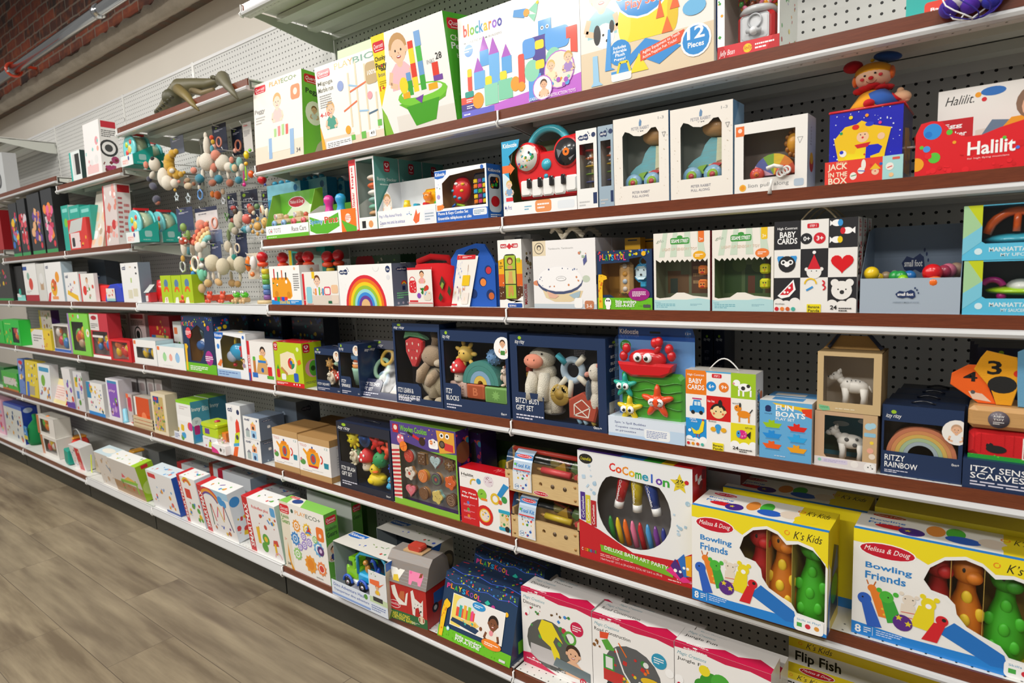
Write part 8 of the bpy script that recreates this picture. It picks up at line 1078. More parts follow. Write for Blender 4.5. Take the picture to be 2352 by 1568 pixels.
o,w_,d_,h_=carton('elephant_toy_box','white window box of a blue elephant toy with a yellow handle','box','s4',501,573,762,.004,.09,win=[(.18,.2),(.85,.2),(.85,.9),(.3,.95),(.18,.8)],inner='a8901c',base='f4f6fa',sides='e4e6ea',F=KZ(0,.84,.3,.16)+'r 0 0 .75 .16 a8c8ec;w .05 .03 .6 .1 5a7ab8 2;c .1 .68 .06 3a8ae0;p f0803c .02 .25 .15 .4 .2 .35 .14 .22;k .88 .4 .05 eab894 3a2418 98a;c .92 .92 .04 2a70c8')
part(lambda m:(m.ell((w_*.5,.04,h_*.55),(w_*.24,.03,h_*.2),'2aa0d0',n=18),m.ell((w_*.38,.02,h_*.45),(w_*.14,.012,h_*.13),'a8b4c8'),m.ring((w_*.6,.04,h_*.72),w_*.2,.007,'e8c020','y',0,180),m.rbox(w_*.62,.02,h_*.45,w_*.82,.04,h_*.7,'d82028',.004),m.ell((w_*.4,.03,h_*.26),.009,'e02020'),m.tube([(w_*.6,.03,h_*.4),(w_*.8,.025,h_*.3),(w_*.78,.025,h_*.42)],.005,'e0c020',8)),'elephant_toy',PLAS,o)
rows([(BOX,'white box with red spine showing a child stacking coloured blocks','s4',574,634,782,.002,.08,'f f2efec;r 0 0 .1 1 d8202c;r 0 0 .06 .2 2a50b0;tbv .01 .3 .08 .35 fff 50 BLOCKS;k .6 .74 .12 eab894 2a1a14 e8c030;p d8a868 .3 .2 .8 .2 .7 .5 .4 .5;r .2 .15 .1 .4 c8803c;r .4 .48 .3 .06 2a80d0;R .45 .55 .16 .12 f0c820;r .75 .15 .15 .25 d82028;r .7 .1 .25 .08 5ab03c;r .15 .1 .2 .12 2a70c8;c .55 .3 .06 2a60b0;R .2 .52 .1 .1 5ab83c','e8e0da'),(BOX,'lime green box with a red top and a printed wooden shape sorter','s4',636,700,784,.0,.09,'f b8cc14;r 0 0 1 .1 d81c24;w .03 .03 .4 .05 fff 2;c .64 .06 .02 fff;c .74 .06 .02 fff;c .84 .06 .02 fff;'+HP(.0,.8,.14,.19)+'c .85 .86 .05 e8f0c0;p f2e4c0 .2 .4 .45 .26 .72 .3 .8 .55 .72 .76 .5 .8 .22 .72;p c88a4c .2 .4 .45 .22 .45 .3 .25 .44;c .6 .53 .15 f8f0dc;a .6 .53 .02 .13 0 90 f0c820;a .6 .53 .02 .13 90 180 d82a2a;a .6 .53 .02 .13 180 270 d84a2a;a .6 .53 .02 .13 270 360 2a8a5a;c .6 .55 .05 2a60b0;R .05 .18 .12 .2 d82028;p 2a9a3c .06 .38 .16 .38 .11 .48;R .22 .14 .16 .14 f4f4f0;R .66 .12 .16 .2 2a60c0;p e8701c .84 .5 .95 .55 .92 .64 .82 .6','b8cc14',dict(T='f c81c26;n 4 16 .05 .1 .9 .8 .06 a81820 e0c8c0',R='f b8cc14;'+HP(.05,.78,.35,.2)+'o .5 .42 .4 .2 e8a0a0;o .55 .42 .25 .18 5ab030;c .5 .42 .06 2a4a1a;w .1 .08 .8 .06 664 2')),(BOX,'white window box of small stacking cubes beside the red xylophone','s4',311,363,778,.004,.09,'r .02 .8 .1 .15 f07a3c','c8dce0',dict(win=RW(.12,.25,.86,.7),inner='8a8478',base='f4f4f2')),(BOX,'white box printed with green, pink and blue birds','s4',364,428,793,.002,.09,'f f6f6f4;r .02 .8 .09 .17 f07a3c;o .28 .5 .07 .2 a8e0a0;o .5 .5 .06 .16 f4b0a0;o .74 .52 .08 .22 9ccaf0;c .28 .68 .05 7cc88c;c .5 .64 .045 f09a88;c .74 .72 .05 6aa8e8;w .2 .1 .6 .04 ccc 1','b8dce6',dict(T='f c4e4ec')),(BOX,'small white box with an orange square standing behind the bird box','s4',406,425,738,.12,.05,'f f2f0ec;r .1 .7 .4 .16 f07a3c;n 4 5 .2 .2 .5 .3 .05 5a9a3c c84a2c','ddd'),('xylophone_pack','red framed clear pack of a colourful xylophone roller','s4',256,304,778,.0,.06,'r 0 0 .08 1 d81c24;r .88 0 .12 1 d81c24','d81c24',dict(win=RW(.1,.06,.86,.9),base='e02028',inner='e0d8c8')),(BOX,'pinkish white box with black stamp print, left one of a pair at the back','s4',268,303,719,.16,.07,'f dccbca;R .1 .88 .8 .1 a8303c;w .1 .7 .8 .14 333 4;c .5 .5 .2 222;c .5 .5 .16 dccbca;c .5 .5 .1 222;n 3 8 .1 .1 .8 .2 .03 a03a5a','b8a8a8',dict(group='stamped pinkish boxes')),(BOX,'pinkish white box with black stamp print, right one of a pair at the back','s4',306,342,719,.16,.07,'f dccbca;R .1 .88 .8 .1 a8303c;w .1 .7 .8 .14 333 4;c .5 .5 .2 222;c .5 .5 .16 dccbca;c .5 .5 .1 222;n 3 8 .1 .1 .8 .2 .03 a03a5a','b8a8a8',dict(group='stamped pinkish boxes')),(BOX,'red box with a yellow band in the shade near the small white box','s4',350,398,724,.15,.07,'f b01c28;r .1 .3 .8 .25 d8c060;r .1 .3 .2 .25 2a70b0;n 3 10 .3 .5 .5 .4 .05 3a7a4a d8a83c','a01820'),(BOX,'white and red window box of play kitchen food','s4',216,257,719,.003,.07,'r 0 .62 .5 .36 e4e0dc;o .25 .9 .16 .05 b02030;w .05 .66 .4 .12 555 3;r 0 0 1 .06 fff;r 0 .06 .07 .5 c82838;r .07 .46 .6 .05 e8e4e0','b8303c',dict(win=RW(.08,.08,.92,.6),base='c83040',inner='a8a09c')),(BOX,'lime framed window box of play garden tools with a daisy','s4',165,212,719,.003,.06,'c .15 .86 .04 f0a01c;h .3 .94 .05 e0501c;c .55 .93 .05 e8e0f0;r 0 0 .08 1 a88ac0;c .92 .55 .1 f4f4e8;c .92 .55 .045 e8c820','8ad84a',dict(win=RW(.16,.1,.74,.8),base='86d84a',inner='7a7458')),('clear_toy_pack','clear pack of two wooden ring toys left of the lime window box','s4',127,164,744,.01,.06,'r 0 0 1 .1 3a6ac0','d8d8d8',dict(win=RW(.06,.12,.94,.94),base='e4e0d8',inner='c8b8a0')),(BOX,'low white and yellow box with fruit pictures','s4',76,121,755,.003,.06,'f eceae6;p f0d01c 0 .8 0 1 .2 1;r .62 0 .38 1 f0d030;n 4 7 .68 .1 .25 .8 .06 e08a1c c83a3a 222;w .1 .35 .45 .4 888 3;t .5 .08 .18 .14 c22 1+','d8c430'),(BOX,'tall yellow edged box with purple side at the back of the fourth shelf','s4',98,126,712,.12,.05,'f e8d8d8;r 0 0 .15 1 e0c820;n 3 14 .2 .1 .7 .8 .06 8a3a5a d8a01c 5a8a3c','4a2a70'),(BOX,'bright green window box at the left edge, nearer of two','s4',14,50,733,.004,.07,'n 4 10 .02 .05 .4 .6 .07 8ad83a e8c020 5a3a1c;w .1 .8 .6 .06 cf8 1','28c040',dict(win=RW(.5,.1,.9,.7),base='2ac844',inner='4a5048',group='green boxes at the left edge')),(BOX,'bright green window box cut by the left edge of the photo','s4',-40,12,733,.004,.07,'f 2ac844;n 4 14 .02 .05 .9 .6 .07 8ad83a e8c020 5a3a1c','28c040',dict(group='green boxes at the left edge')),(BOX,'white box of a shape-sorting toy with a teal side lettered in white','s5',413,446,917,.0,.09,'f f0f0f0;r 0 .93 1 .07 8cd01c;w .2 .78 .6 .1 c8b0b0 2;r 0 .5 1 .14 f8f8f8;n 4 8 .05 .05 .9 .4 .09 f0642c 3aa0d8 e8c020 5aa83a c83a8a','4a9ab8',dict(T='f 8cc81c',R='f 4a9ab8;tb .05 .74 .5 .12 f4f8fa Inny;tb .62 .74 .34 .12 d8e8f0 Bin;c .25 .5 .12 e0ecf0;w .18 .46 .16 .08 789 3;R .1 .2 .3 .22 b81c78;R .1 .04 .3 .16 2a90d0')),(BOX,'teal sided box right behind the white shape-sorting toy box','s5',455,488,908,.095,.09,'f e0e0e0','3a7a98',dict(T='f 6aa01c',R='f 3a7a98;tb .05 .74 .5 .12 c8d8e0 Inny')),(BOX,'white box of a tall printed toy rocket in red, lime and orange','s5',530,562,926,.0,.07,'f f6f6f6;'+SF(.08,.85,.4,.1)+'c .82 .87 .05 1d3260;p e8402c .55 .45 .85 .5 .82 .68 .7 .74 .58 .66;p d0e020 .35 .22 .72 .28 .85 .5 .5 .45;c .62 .38 .05 445;p 3aa8d8 .3 .18 .7 .22 .72 .28 .32 .24;p f0641c .2 0 .5 0 .65 .2 .35 .18;c .3 .72 .05 e8e8e8','d0d4d8'),('stacking_tower_box','white and slate box of stacking toy houses, lower of the pair','s5',566,602,986,.0,.12,'f f4f4f4;'+SF(.06,.8,.4,.12)+'c .84 .87 .05 1d3260;p f4d060 .5 .7 .68 .7 .6 .82;r .45 .42 .3 .28 f4a878;c .6 .52 .08 3a2a2a;r .45 .06 .32 .34 9cccf0;c .6 .18 .1 2a4a78;r .12 .06 .24 .3 b0c0c0;p 889 .1 .36 .38 .36 .24 .5','73839a',dict(R='f 73839a;'+SF(.1,.8,.5,.12)+'R .3 .5 .12 .12 fff;c .25 .06 .04 bcd;c .45 .06 .04 bcd',group='stacked slate and white boxes',h=.099)),('stacking_tower_box','white and slate box of stacking toy houses, upper of the pair','s5',562,599,912,.0,.12,'f f4f4f4;'+SF(.06,.8,.4,.12)+'c .84 .87 .05 1d3260;p f4d060 .5 .7 .68 .7 .6 .82;r .45 .42 .3 .28 f4a878;c .6 .52 .08 3a2a2a;r .45 .06 .32 .34 9cccf0;c .6 .18 .1 2a4a78;r .12 .06 .24 .3 b0c0c0;p 889 .1 .36 .38 .36 .24 .5','73839a',dict(z0=.1,R='f 73839a;'+SF(.1,.8,.5,.12)+'R .3 .5 .12 .12 fff;p 5a6a80 1 1 .3 1 1 .2',group='stacked slate and white boxes',h=.099)),('stacking_tower_box','dark slate box deep in the shade behind the stacked house boxes','s5',640,690,915,.14,.12,'f 5a6674;o .4 .5 .15 .3 8a98a8','4a5564',dict(R='f 4a5564;'+SF(.2,.8,.5,.12,'1a2438','778'))),('abacus_box','beige framed box of a colourful bead board with a red ball at its side','s5',356,389,900,.0,.06,'f e8dcc0;r .12 .08 .7 .84 c8b070;r .12 .76 .4 .16 2a50a0;o .3 .86 .12 .04 d02030;n 8 60 .15 .1 .65 .7 .035 d83a2a e8c830 5a9a3c 3a6ab8 e8a0a0','d8c8a8'),(BOX,'orange fronted box standing in a small wooden crate','s5',314,348,909,.03,.06,'f d8501c;r 0 0 .12 1 f0f0ec;c .6 .3 .2 f08a5c','c0b8ac'),(BOX,'red and clear toy box between the crate and the blue rattle','s5',296,310,903,.03,.05,'f c8b8b4;R .2 .4 .6 .5 c82844;r 0 .85 .4 .15 f06a2c','a8a0a0'),(BOX,'tall purple and white box with a toddler toy photo','s5',253,282,868,.003,.07,'r 0 0 1 1 f0f0f4;p 8a5ac0 .1 .9 .85 .9 .85 .1 .2 .1;r .1 .9 .75 .06 3a8ac0;n 4 14 .15 .15 .6 .4 .06 5a9a3c c8a0d8 e8c8d8 7a3a2c;tb .2 .68 .5 .08 e8c8e8 play','c8c4cc'),(BOX,'white box of coloured shape beads with a blue lower band','s5',206,243,875,.003,.05,'f f4f4f2;r 0 .0 1 .1 2a90e0;r 0 .5 .25 .5 2a8ab8;p f0d020 .2 .7 .4 .72 .35 .9 .2 .88;n 5 30 .2 .15 .7 .75 .045 d82a2a 1c5a3a f0c020 2a60a8 e8608a','d0d0d0'),(BOX,'leaning narrow white puzzle box with yellow windows','s5',178,198,852,.006,.04,'f e0e0e4;r .1 .6 .3 .25 f0c020;r .2 .3 .3 .2 5a8ac8;n 5 14 .05 .05 .9 .9 .06 e85a3a 5a9a3c 8a5ac0','b8b8b8',dict(xt=166)),(BOX,'leaning white craft box with blue flowers','s5',156,175,844,.006,.04,'f f0eeee;n 5 16 .05 .05 .9 .9 .06 3a6ab8 e85a3a 8a5ac0 e0c8c8;r 0 0 1 .14 6a4ab0','d0d0d0',dict(xt=139)),('book_stand','red edged cream triangular pack leaning on the fifth shelf','s5',120,151,868,.012,.03,'f f0e0a0;r .1 .15 .8 .6 f0dcd4;w .15 .2 .6 .5 e0a8a0 5;r 0 0 .08 1 d8202c','d8202c',dict(xt=132)),(BOX,'white picnic play box showing children outdoors','s5',92,120,834,.003,.05,'f eef2f4;R .1 .8 .8 .12 3a9ac8;c .4 .55 .16 7cb83a;n 5 16 .1 .08 .8 .4 .06 c83a2a 3a6ab8 e8a83c 7a4a2c','d8dce0',dict(xt=85)),(BOX,'yellow box of climbing figures with a blue corner','s5',61,90,826,.003,.05,'f e8d030;n 3 16 .1 .2 .8 .7 .05 3a70c0 f4f4f0 444;r .1 .0 .2 .4 3a70d0;r .3 .05 .4 .25 b0a890','d8c020',dict(xt=56)),(BOX,'blue box with a red oval badge beside the yellow climbing box','s5',47,60,823,.003,.06,'f 6a8ad0;o .5 .9 .35 .06 d02030;n 3 12 .1 .1 .8 .7 .08 d8a83c e8e0d8 2a3a80','4a6ab8',dict(xt=39)),(BOX,'green farm play box with a red fence at the left edge of the fifth shelf','s5',8,44,850,.003,.08,'f 4ab83a;r .1 .3 .8 .4 dcd8d0;n 4 18 .05 .1 .9 .6 .07 e8b0b0 5a8a3c 8a5a3c f4f4f0;r 0 0 1 .1 c8803c','2aa83c'),(BOX,'dark green box in the shade at the left edge of the fifth shelf','s5',-40,14,832,.05,.1,'f 1c7a30','186a28'),(BOX,'white and lime sided box showing a green toy bed','s6',272,338,1049,-.03,.09,'f ece8e4;r 0 0 1 .35 b08a60;r 0 .35 1 .65 dcd6d0;p 8ac83a .25 .35 .85 .4 .9 .5 .3 .45;r .3 .15 .05 .25 5a9a3c;r .8 .15 .05 .4 8ac83a;p f0c050 .4 .45 .85 .5 .6 .6;p e85a6a .35 .5 .5 .55 .4 .65;n 3 5 .2 .2 .5 .1 .05 c85a2c','a4c81c',dict(xt=244,T='f f2f2f0;n 4 12 .1 .1 .8 .8 .07 5ab83a e8c020 d83a3a;r .85 0 .15 1 a4d01c',R='f a4c81c;r .3 .88 .4 .1 d83030;c .5 .35 .2 c8e070')),(BOX,'white magnetic tile box with a blue side','s6',356,416,1077,-.03,.09,'f f0f0f2;R .05 .82 .3 .12 d8303c;n 5 16 .1 .1 .8 .7 .05 3a80d0 e85a4a f0a02c 4a9ad8;r .5 0 .5 .06 2a50a0','1c50b0',dict(xt=333,T='f dce8f0;n 5 14 .1 .1 .8 .8 .09 e07a6a 6aa8e0')),(BOX,'white box with a red lettered spine, leftmost and narrowest of three','s6',432,474,1088,-.03,.08,SMX('a .5 .8 .1 .2 20 150 f0c020;a .5 .8 .12 .16 20 150 d84a3a;r .3 .55 .3 .2 d83a2a;n 5 16 .25 .1 .7 .5 .05 3a8ad0 e8c020 5aa83a c8303c'),'dfe8f0',dict(xt=404,T='f f4f4f4;r 0 0 .17 1 cc1420;n 5 8 .25 .2 .6 .6 .1 5ab03a e8a0a0 3a90d8',group='red-spined magnetic toy boxes')),(BOX,'white box with a red lettered spine and a rainbow over magnetic bars','s6',479,550,1110,-.03,.085,SMX('p a8d4f0 .17 .85 1 .85 1 1 .17 1;a .35 .55 .36 .42 30 130 f0a030;a .35 .55 .32 .36 30 130 6a3a98;a .35 .55 .42 .46 30 130 d83a3a;l 1c5a3a .03 .3 .2 .34 .66;l d83a2a .03 .36 .66 .42 .3;l e0307a .03 .48 .4 .58 .65;l e8c020 .03 .58 .65 .68 .35;l d83a2a .03 .7 .4 .78 .7;l 1c2a6a .03 .8 .7 .92 .2;c .72 .8 .1 3a9ae0;c .82 .76 .08 3a9ae0;n 5 10 .25 .08 .6 .22 .04 3a5ac8 c8703c e8c020 7a3a98'),'dfe8f0',dict(xt=449,T='f f4f4f4;r 0 0 .17 1 cc1420;n 5 9 .25 .2 .6 .6 .1 6a3a98 e8a040 3a90d8 5ab03a',R='f e8ecf2;c .3 .8 .1 3a90d8;n 5 10 .1 .1 .6 .5 .05 d83a3a e8c020',group='red-spined magnetic toy boxes')),(BOX,'white box with a red lettered spine and toy figures on green wheels','s6',579,655,1137,-.03,.085,SMX('tb .28 .82 .5 .07 d83030 Roboflex plus;R .84 .8 .14 .16 5aa8e0;n 5 12 .3 .5 .65 .28 .035 e8b020 c84a3a 3a8ad0;c .55 .32 .1 5aa83a;c .55 .32 .05 f0c830;c .48 .16 .09 5aa83a;p f0c020 .3 .2 .38 .2 .4 .5 .3 .5;p d84a3a .75 .25 .92 .28 .9 .38 .78 .36;r .78 .1 .06 .2 f0c020;a .85 .05 .08 .1 0 180 e8a0b0'),'dfe8f0',dict(xt=553,T='f f4f4f4;r 0 0 .17 1 cc1420;n 5 9 .25 .2 .6 .6 .08 e8b020 5ab03a d83a3a 333',group='red-spined magnetic toy boxes')),(BOX,'pale wood toned box between the crib box and the clear totes','s6',240,276,1036,-.03,.09,'f e4dcd4;n 5 14 .1 .1 .8 .8 .06 d8c0a0 c8a888 8a9ab0','d4dce0',dict(xt=214,T='f c8dce4;o .5 .5 .35 .25 f0ece0')),('display_box','blue sided display box of farm animal figures at the far left of the bottom shelf','s6',18,60,922,.0,.1,'f d8dcd8;r 0 .9 1 .1 5a7ac8;n 5 30 .05 .1 .85 .7 .06 b8a890 c83a2a 3a5a8a e8a83c f0e8e0','1c3a98',dict(xt=6,R='f 1c3a98;o .4 .9 .3 .07 a8b8d0')),(BOX,'pink and green play box cut off at the left end of the bottom shelf','s6',-30,14,905,.01,.1,'f e8b0c8;n 5 24 .05 .1 .9 .8 .07 5a9a3c d83a6a f0e040 8ac8e0','d8a0b8'),('wooden_toy_box','white and wood window box of small figures, lower of a stacked pair','s6',100,138,985,.0,.1,'r 0 0 .14 1 c87a4c','d8d4cc',dict(win=RW(.2,.15,.9,.85),base='eae6e0',inner='8a8474',xt=89,h=.14)),('wooden_toy_box','white and wood window box of small figures with red strip, upper of a stacked pair','s6',88,128,936,.0,.1,'r 0 0 .14 1 c87a4c','d8d4cc',dict(win=RW(.2,.15,.7,.85),base='eae6e0',inner='8a8474',z0=.141,h=.135)),(BOX,'white bag-like box with a red strip of pictures on the bottom shelf','s6',174,200,1020,.0,.07,'f ece8e8;r .45 0 .4 .95 d01824;n 4 10 .05 .1 .35 .8 .04 c8602c 3a6ab8 333;n 4 6 .5 .1 .3 .8 .05 e8c8a0','dcdcdc',dict(xt=156)),(BOX,'grey box in shade between the crib box and the front of the bottom shelf','s6',330,370,1025,.24,.1,'f 6a6e70;c .3 .5 .2 3a3c40','55585a'),(BOX,'white box of a toy burger set with an orange picture','s3',112,150,604,.003,.06,'f f2f2f2;'+SF(.05,.84,.2,.1)+'c .7 .62 .14 f0a02c;c .45 .35 .22 f0b01c;c .45 .42 .16 e0602c;n 4 8 .3 .3 .3 .2 .04 5a9a3c f8e8a0 d83a2a;p d82838 0 0 .15 0 .25 .25 .1 .2;r .3 .05 .35 .08 f4a060','b8ccd8'),(BOX,'clear fronted white box of a grey tower toy beside the burger set box','s3',93,111,606,.004,.06,'f dcdcd8;r .3 .3 .4 .4 c0a080;c .5 .6 .15 e8e8e8','c8c8c8'),(BOX,'white and crimson box of red toy mugs on the eye-level shelf','s3',62,92,606,.003,.06,'f f0f0ee;r 0 0 1 .16 b01c30;r 0 .82 .3 .1 2a50a0;c .5 .45 .16 d84a3c;c .35 .66 .1 8ab8a8;w .1 .2 .4 .08 aaa 2','d8d4d4'),(BOX,'small white box with a yellow wedge picture','s3',155,186,626,.003,.05,'f f0f0f0;'+SF(.05,.8,.25,.12)+'p f0c020 .1 .25 .9 .0 .85 .2 .15 .4;n 4 9 .25 .3 .5 .4 .05 d88aa0 6a6a9a f0a02c','ddd'),(BOX,'white card of a child with fruit, wrapped on a red felt bag','s3',189,222,629,.003,.02,'f f0eeea;r 0 0 .08 1 d82028;k .5 .75 .1 eab894 8a5a3c ddd;c .3 .4 .17 e0342c;n 4 8 .5 .1 .4 .5 .06 c8a090 5a9a3c e0342c','eee'),(BOX,'slate box in the shade above the red felt bag','s3',212,250,597,.2,.08,'f 5a6674;'+SF(.3,.5,.4,.2),'4a5460'),(BOX,'white and slate box of wooden toy pieces with a dotted print','s3',286,326,605,.003,.06,'f f0f0f0;'+SF(.06,.82,.25,.12)+'r .3 .1 .25 .22 dcd8c0;r .6 .15 .25 .2 dcd8c0;r .5 .5 .08 .12 b8d08a;w .5 .85 .2 .08 d8c8b0 1;t .8 .7 .1 .2 333 :','7a8898'),('lime_toy_box','lime box with blue and orange print, left of three alike','s3',374,398,633,.003,.05,'f b0cc1c;c .5 .7 .16 5a80a8;a .5 .4 .1 .2 0 180 e8641c;p f0f0e0 .2 0 .6 0 .55 .22 .3 .2;tbv .34 .03 .14 .16 c22 haba','a0bc18',dict(group='lime green boxes')),('lime_toy_box','lime box with blue and orange print, middle of three alike','s3',399,421,633,.003,.05,'f b0cc1c;c .5 .7 .16 5a80a8;a .5 .4 .1 .2 0 180 e8641c;p f0f0e0 .2 0 .6 0 .55 .22 .3 .2','a0bc18',dict(group='lime green boxes')),('lime_toy_box','lime box with blue and orange print, right of three alike','s3',422,446,631,.003,.05,'f b0cc1c;c .5 .7 .16 5a80a8;a .5 .4 .1 .2 0 180 e8641c;p f0f0e0 .2 0 .6 0 .55 .22 .3 .2','a0bc18',dict(group='lime green boxes')),(BOX,'tall black box with printed fruit cut by the left edge at eye level','s3',-20,32,608,.003,.08,'f 3a3a38;n 4 18 .3 .3 .5 .5 .05 d83a2a e8c020 5a9a3c c8508a;r 0 0 1 .06 2a9a4a','222'),(BOX,'narrow black and teal box beside the black fruit box at eye level','s3',42,60,612,.02,.08,'f 1c1c1c;r 0 0 1 .16 8ad8d0;r 0 .1 .5 .1 f0f0f0;c .4 .25 .1 2ab8a0','111'),])  # upper house box side: painted diagonal shadow; rear teal and slate colours hold shade
for i,(a,b,t_) in enumerate(((285,303,866),(306,323,866),(327,344,866),(347,363,866),(365,382,866))):
 carton('small_toy_box','small grey white box with a green picture, '+['first','second','third','fourth','fifth and rightmost'][i]+' from the purple box','box','s5',a,b,t_+1*i,.12,.05,F='f c4c0c0;R .2 .7 .6 .2 a89898;r .2 .1 .55 .3 6a7a2c',sides='8a8688',group='row of small grey boxes')
for i,(a,b,t_,s_) in enumerate(((488,545,1062,'a'),(510,585,1076,'b'),(545,620,1088,'c'),(412,480,1060,'d'),(598,660,1120,'e'))):
 carton('toy_box','red edged white box behind the red-spined row, '+['deepest one under the rocket box','middle one with a blue rainbow top','one nearest the gears box at the back','leftmost one in the shade','one right behind the green-wheel figures box'][i],'box','s6',a,b,t_,[.2,.11,.2,.2,.105][i],.085,F='f e0e4e8;r 0 0 .16 1 b81420',sides='a8b8c8',T='f b8bcc0;r 0 0 .17 1 b81420;n 5 9 .25 .2 .6 .6 .1 a83a38 6a3a78 3a70a8',group='back row magnetic toy boxes')  # back row card, print and red edge coloured darker to stand for shade
 # crate, rattle, tote, scoop, mesh bag
def at_(sh,px,yy):z=SH[sh];return X_at(px,yy,z),yy,z
x,y,z=at_('s5',307,.004);w_=X_at(354,.004,z)-x
m=MB();[m.box(0,yy,.008+.019*k,w_,yy+.005,.022+.019*k,'e4d4ae') for k in range(3) for yy in(0,.11)];[m.box(xx,0,.008+.019*k,xx+.005,.115,.022+.019*k,'dccaa0') for k in range(3) for xx in(0,w_-.005)];m.box(0,0,0,w_,.115,.006,'dccaa0')
tag(m.build('wooden_crate',WOOD,None,(x,y,z)),'small slatted wooden crate with an orange box in it','crate')
x,y,z=at_('s5',284,.006);m=MB();m.lathe((0,.015,0),[(.016,0),(.018,.006),(.013,.012),(.012,.075),(.006,.08)],'8ad0e8',14);m.cyl((.06,.02,.004),(.15,.03,.004),.003,'e8502c');tag(m.build('water_rattle',PLAS,None,(x,y,z)),'light blue tube rattle standing below the purple box','toy')
x,y,z=at_('s5',402,.0);w_=.07;m=MB();m.box(0,0,0,w_,.002,.04,'e4e8f4');m.box(0,.002,0,w_,.08,.002,'ddd');m.box(0,.078,0,w_,.08,.11,'2a6a4a');Face(m,(0,0,0),(1,0,0),(0,0,1),w_,.04,(0,-1,0)).run('w .1 .2 .7 .6 6a78b0 3')
o=m.build('toy_car_tray',CARD,None,(x,y,z));tag(o,'low white tray with a bright blue and orange toy car','box');part(lambda m:(m.rbox(.008,.02,.03,.05,.05,.06,'2aa8d8',.006),m.rbox(.02,.02,.055,.045,.05,.075,'e8f0f4',.006),wheel(m,(.018,.016,.03),.011,.008,'1c1c1c'),m.ell((.05,.03,.025),(.02,.012,.01),'f0502c')),'toy_car',PLAS,o)
x,y,z=at_('s5',468,-.0);w_=X_at(503,0,z)-x;h1=.055;m=MB();m.box(0,0,0,w_,.07,h1,'eceef2');Face(m,(0,0,0),(1,0,0),(0,0,1),w_,h1,(0,-1,0)).run('w .1 .75 .5 .15 c8a8b8 1;p c8d82c .35 .1 .65 .15 .6 .6 .4 .6;c .5 .7 .12 7a4a4c;c .2 .2 .1 d83a5a')
o=m.build('shape_box_toy',CARD,None,(x,y,z));tag(o,'lime green shape box toy with purple square on a white card base','toy')
part(lambda m:(m.rbox(.0,.0,h1,w_,.075,h1+.05,'bcd81c',.005),m.rbox(-.003,-.003,h1+.05,w_+.003,.08,h1+.07,'c8e020',.006),m.rbox(w_*.2,-.0015,h1+.015,w_*.5,.002,h1+.042,'6a3a98',.002),m.lathe((w_*.6,.035,h1+.07),[(.014,0),(.012,.006),(.001,.009)],'c81c50',14)),'lime_cube',PLAS,o);part(lambda m:m.box(w_+.004,.02,0,w_+.04,.06,h1+.03,'f0802c'),'orange_card',CARD,o)
x,y,z=at_('s5',497,-.004);w_=X_at(529,-.004,z)-x;m=MB();m.box(0,0,0,w_,.05,.042,'f0eef0');Face(m,(0,0,0),(1,0,0),(0,0,1),w_,.042,(0,-1,0)).run('p e0308a 0 0 .55 0 .4 .4 0 .7;c .65 .5 .2 333;w .8 .2 .15 .5 aaa 3')
o=m.build('bubble_toy_pack',CARD,None,(x,y-.02,z));tag(o,'small white and magenta pack with a clear bubble top','pack');part(lambda m:m.ell((w_*.5,.025,.062),(.026,.024,.026),'fff',n=18,m=12),'clear_bubble',FILM,o);part(lambda m:[m.ell((w_*.5+.01*math.cos(a),.025,.056+.01*math.sin(a*2)),.006,c) for a,c in((0,'d8a8b8'),(2,'b8d0a0'),(4,'e8d8a0'))],'bubble_beads',PLAS,o)
x,y,z=at_('s6',150,-.02);m=MB();m.prism([(0,.02),(.03,0),(.07,.005),(.075,.1),(.0,.11)],0,.05,'12a08c',.006);tag(m.build('toy_scoop',PLAS,None,(x,y,z)),'teal plastic scoop toy standing on the bottom shelf','toy')
x,y,z=at_('s6',140,.03);m=MB();m.rbox(0,0,0,.12,.1,.12,'e0382c',.015);m.rbox(.01,.005,.12,.1,.09,.135,'f0a030',.005);o=m.build('toy_basket',PLAS,None,(x,y+.05,z));tag(o,'red and orange toy basket with a clear arched handle','toy');part(lambda m:m.ring((.07,.04,.11),.075,.004,'dfe2e4','y',0,180),'arched_handle',PLAS,o)
for i,(px_,zz) in enumerate(((210,.0),(236,.0))):
 x,y,z=at_('s6',px_,.0);m=MB();m.box(0,.0,0,.09,.1,.13,'fff');o=m.build('clear_tote',FILM,None,(x,y+.02+.1*i,z));tag(o,['clear toy tote with a yellow clasp lid and a neon tag','clear toy tote with a yellow clasp lid behind the tagged one'][i],'tote','clear totes with yellow lids')
 part(lambda m:(m.rbox(.005,.005,.004,.085,.09,.09,'d8c8a8',.006),m.rbox(.02,.01,.02,.06,.06,.11,'e8c040',.004)),'wooden_pieces',WOOD,o);part(lambda m:(m.rbox(.03,.03,.131,.1,.1,.145,'f0a81c',.006),m.rbox(.0,.05,.135,.04,.07,.143,'333',.002)),'yellow_lid',PLAS,o)
 if i==0:part(lambda m:m.prism([(-.028,-.0),(-.012,.0),(.012,.12),(-.004,.12)],-.012,-.010,'d8e81c'),'neon_tag',CARD,o)
x,y,z=at_('s6',66,.01);m=MB();m.tube([(.03,.05,.0),(.03,.05,.03),(.03,.05,.09),(.035,.05,.15),(.04,.05,.19),(.05,.05,.23)],[.045,.06,.06,.045,.015,.02],'0c7a40',16);o=m.build('mesh_toy_bag',CLOTH,None,(x,y,z));tag(o,'green tied bag with a blue printed label on the bottom shelf','bag');part(lambda m:(m.box(-.02,-.014,.05,.06,-.012,.15,'3a90d8'),Face(m,(-.02,-.014,.05),(1,0,0),(0,0,1),.08,.1,(0,-1,0)).run('r 0 0 1 .3 d8c83c;n 4 8 .1 .3 .8 .6 .08 e8f4f8 1c4a80 3a9a3a')),'printed_label',CARD,o)
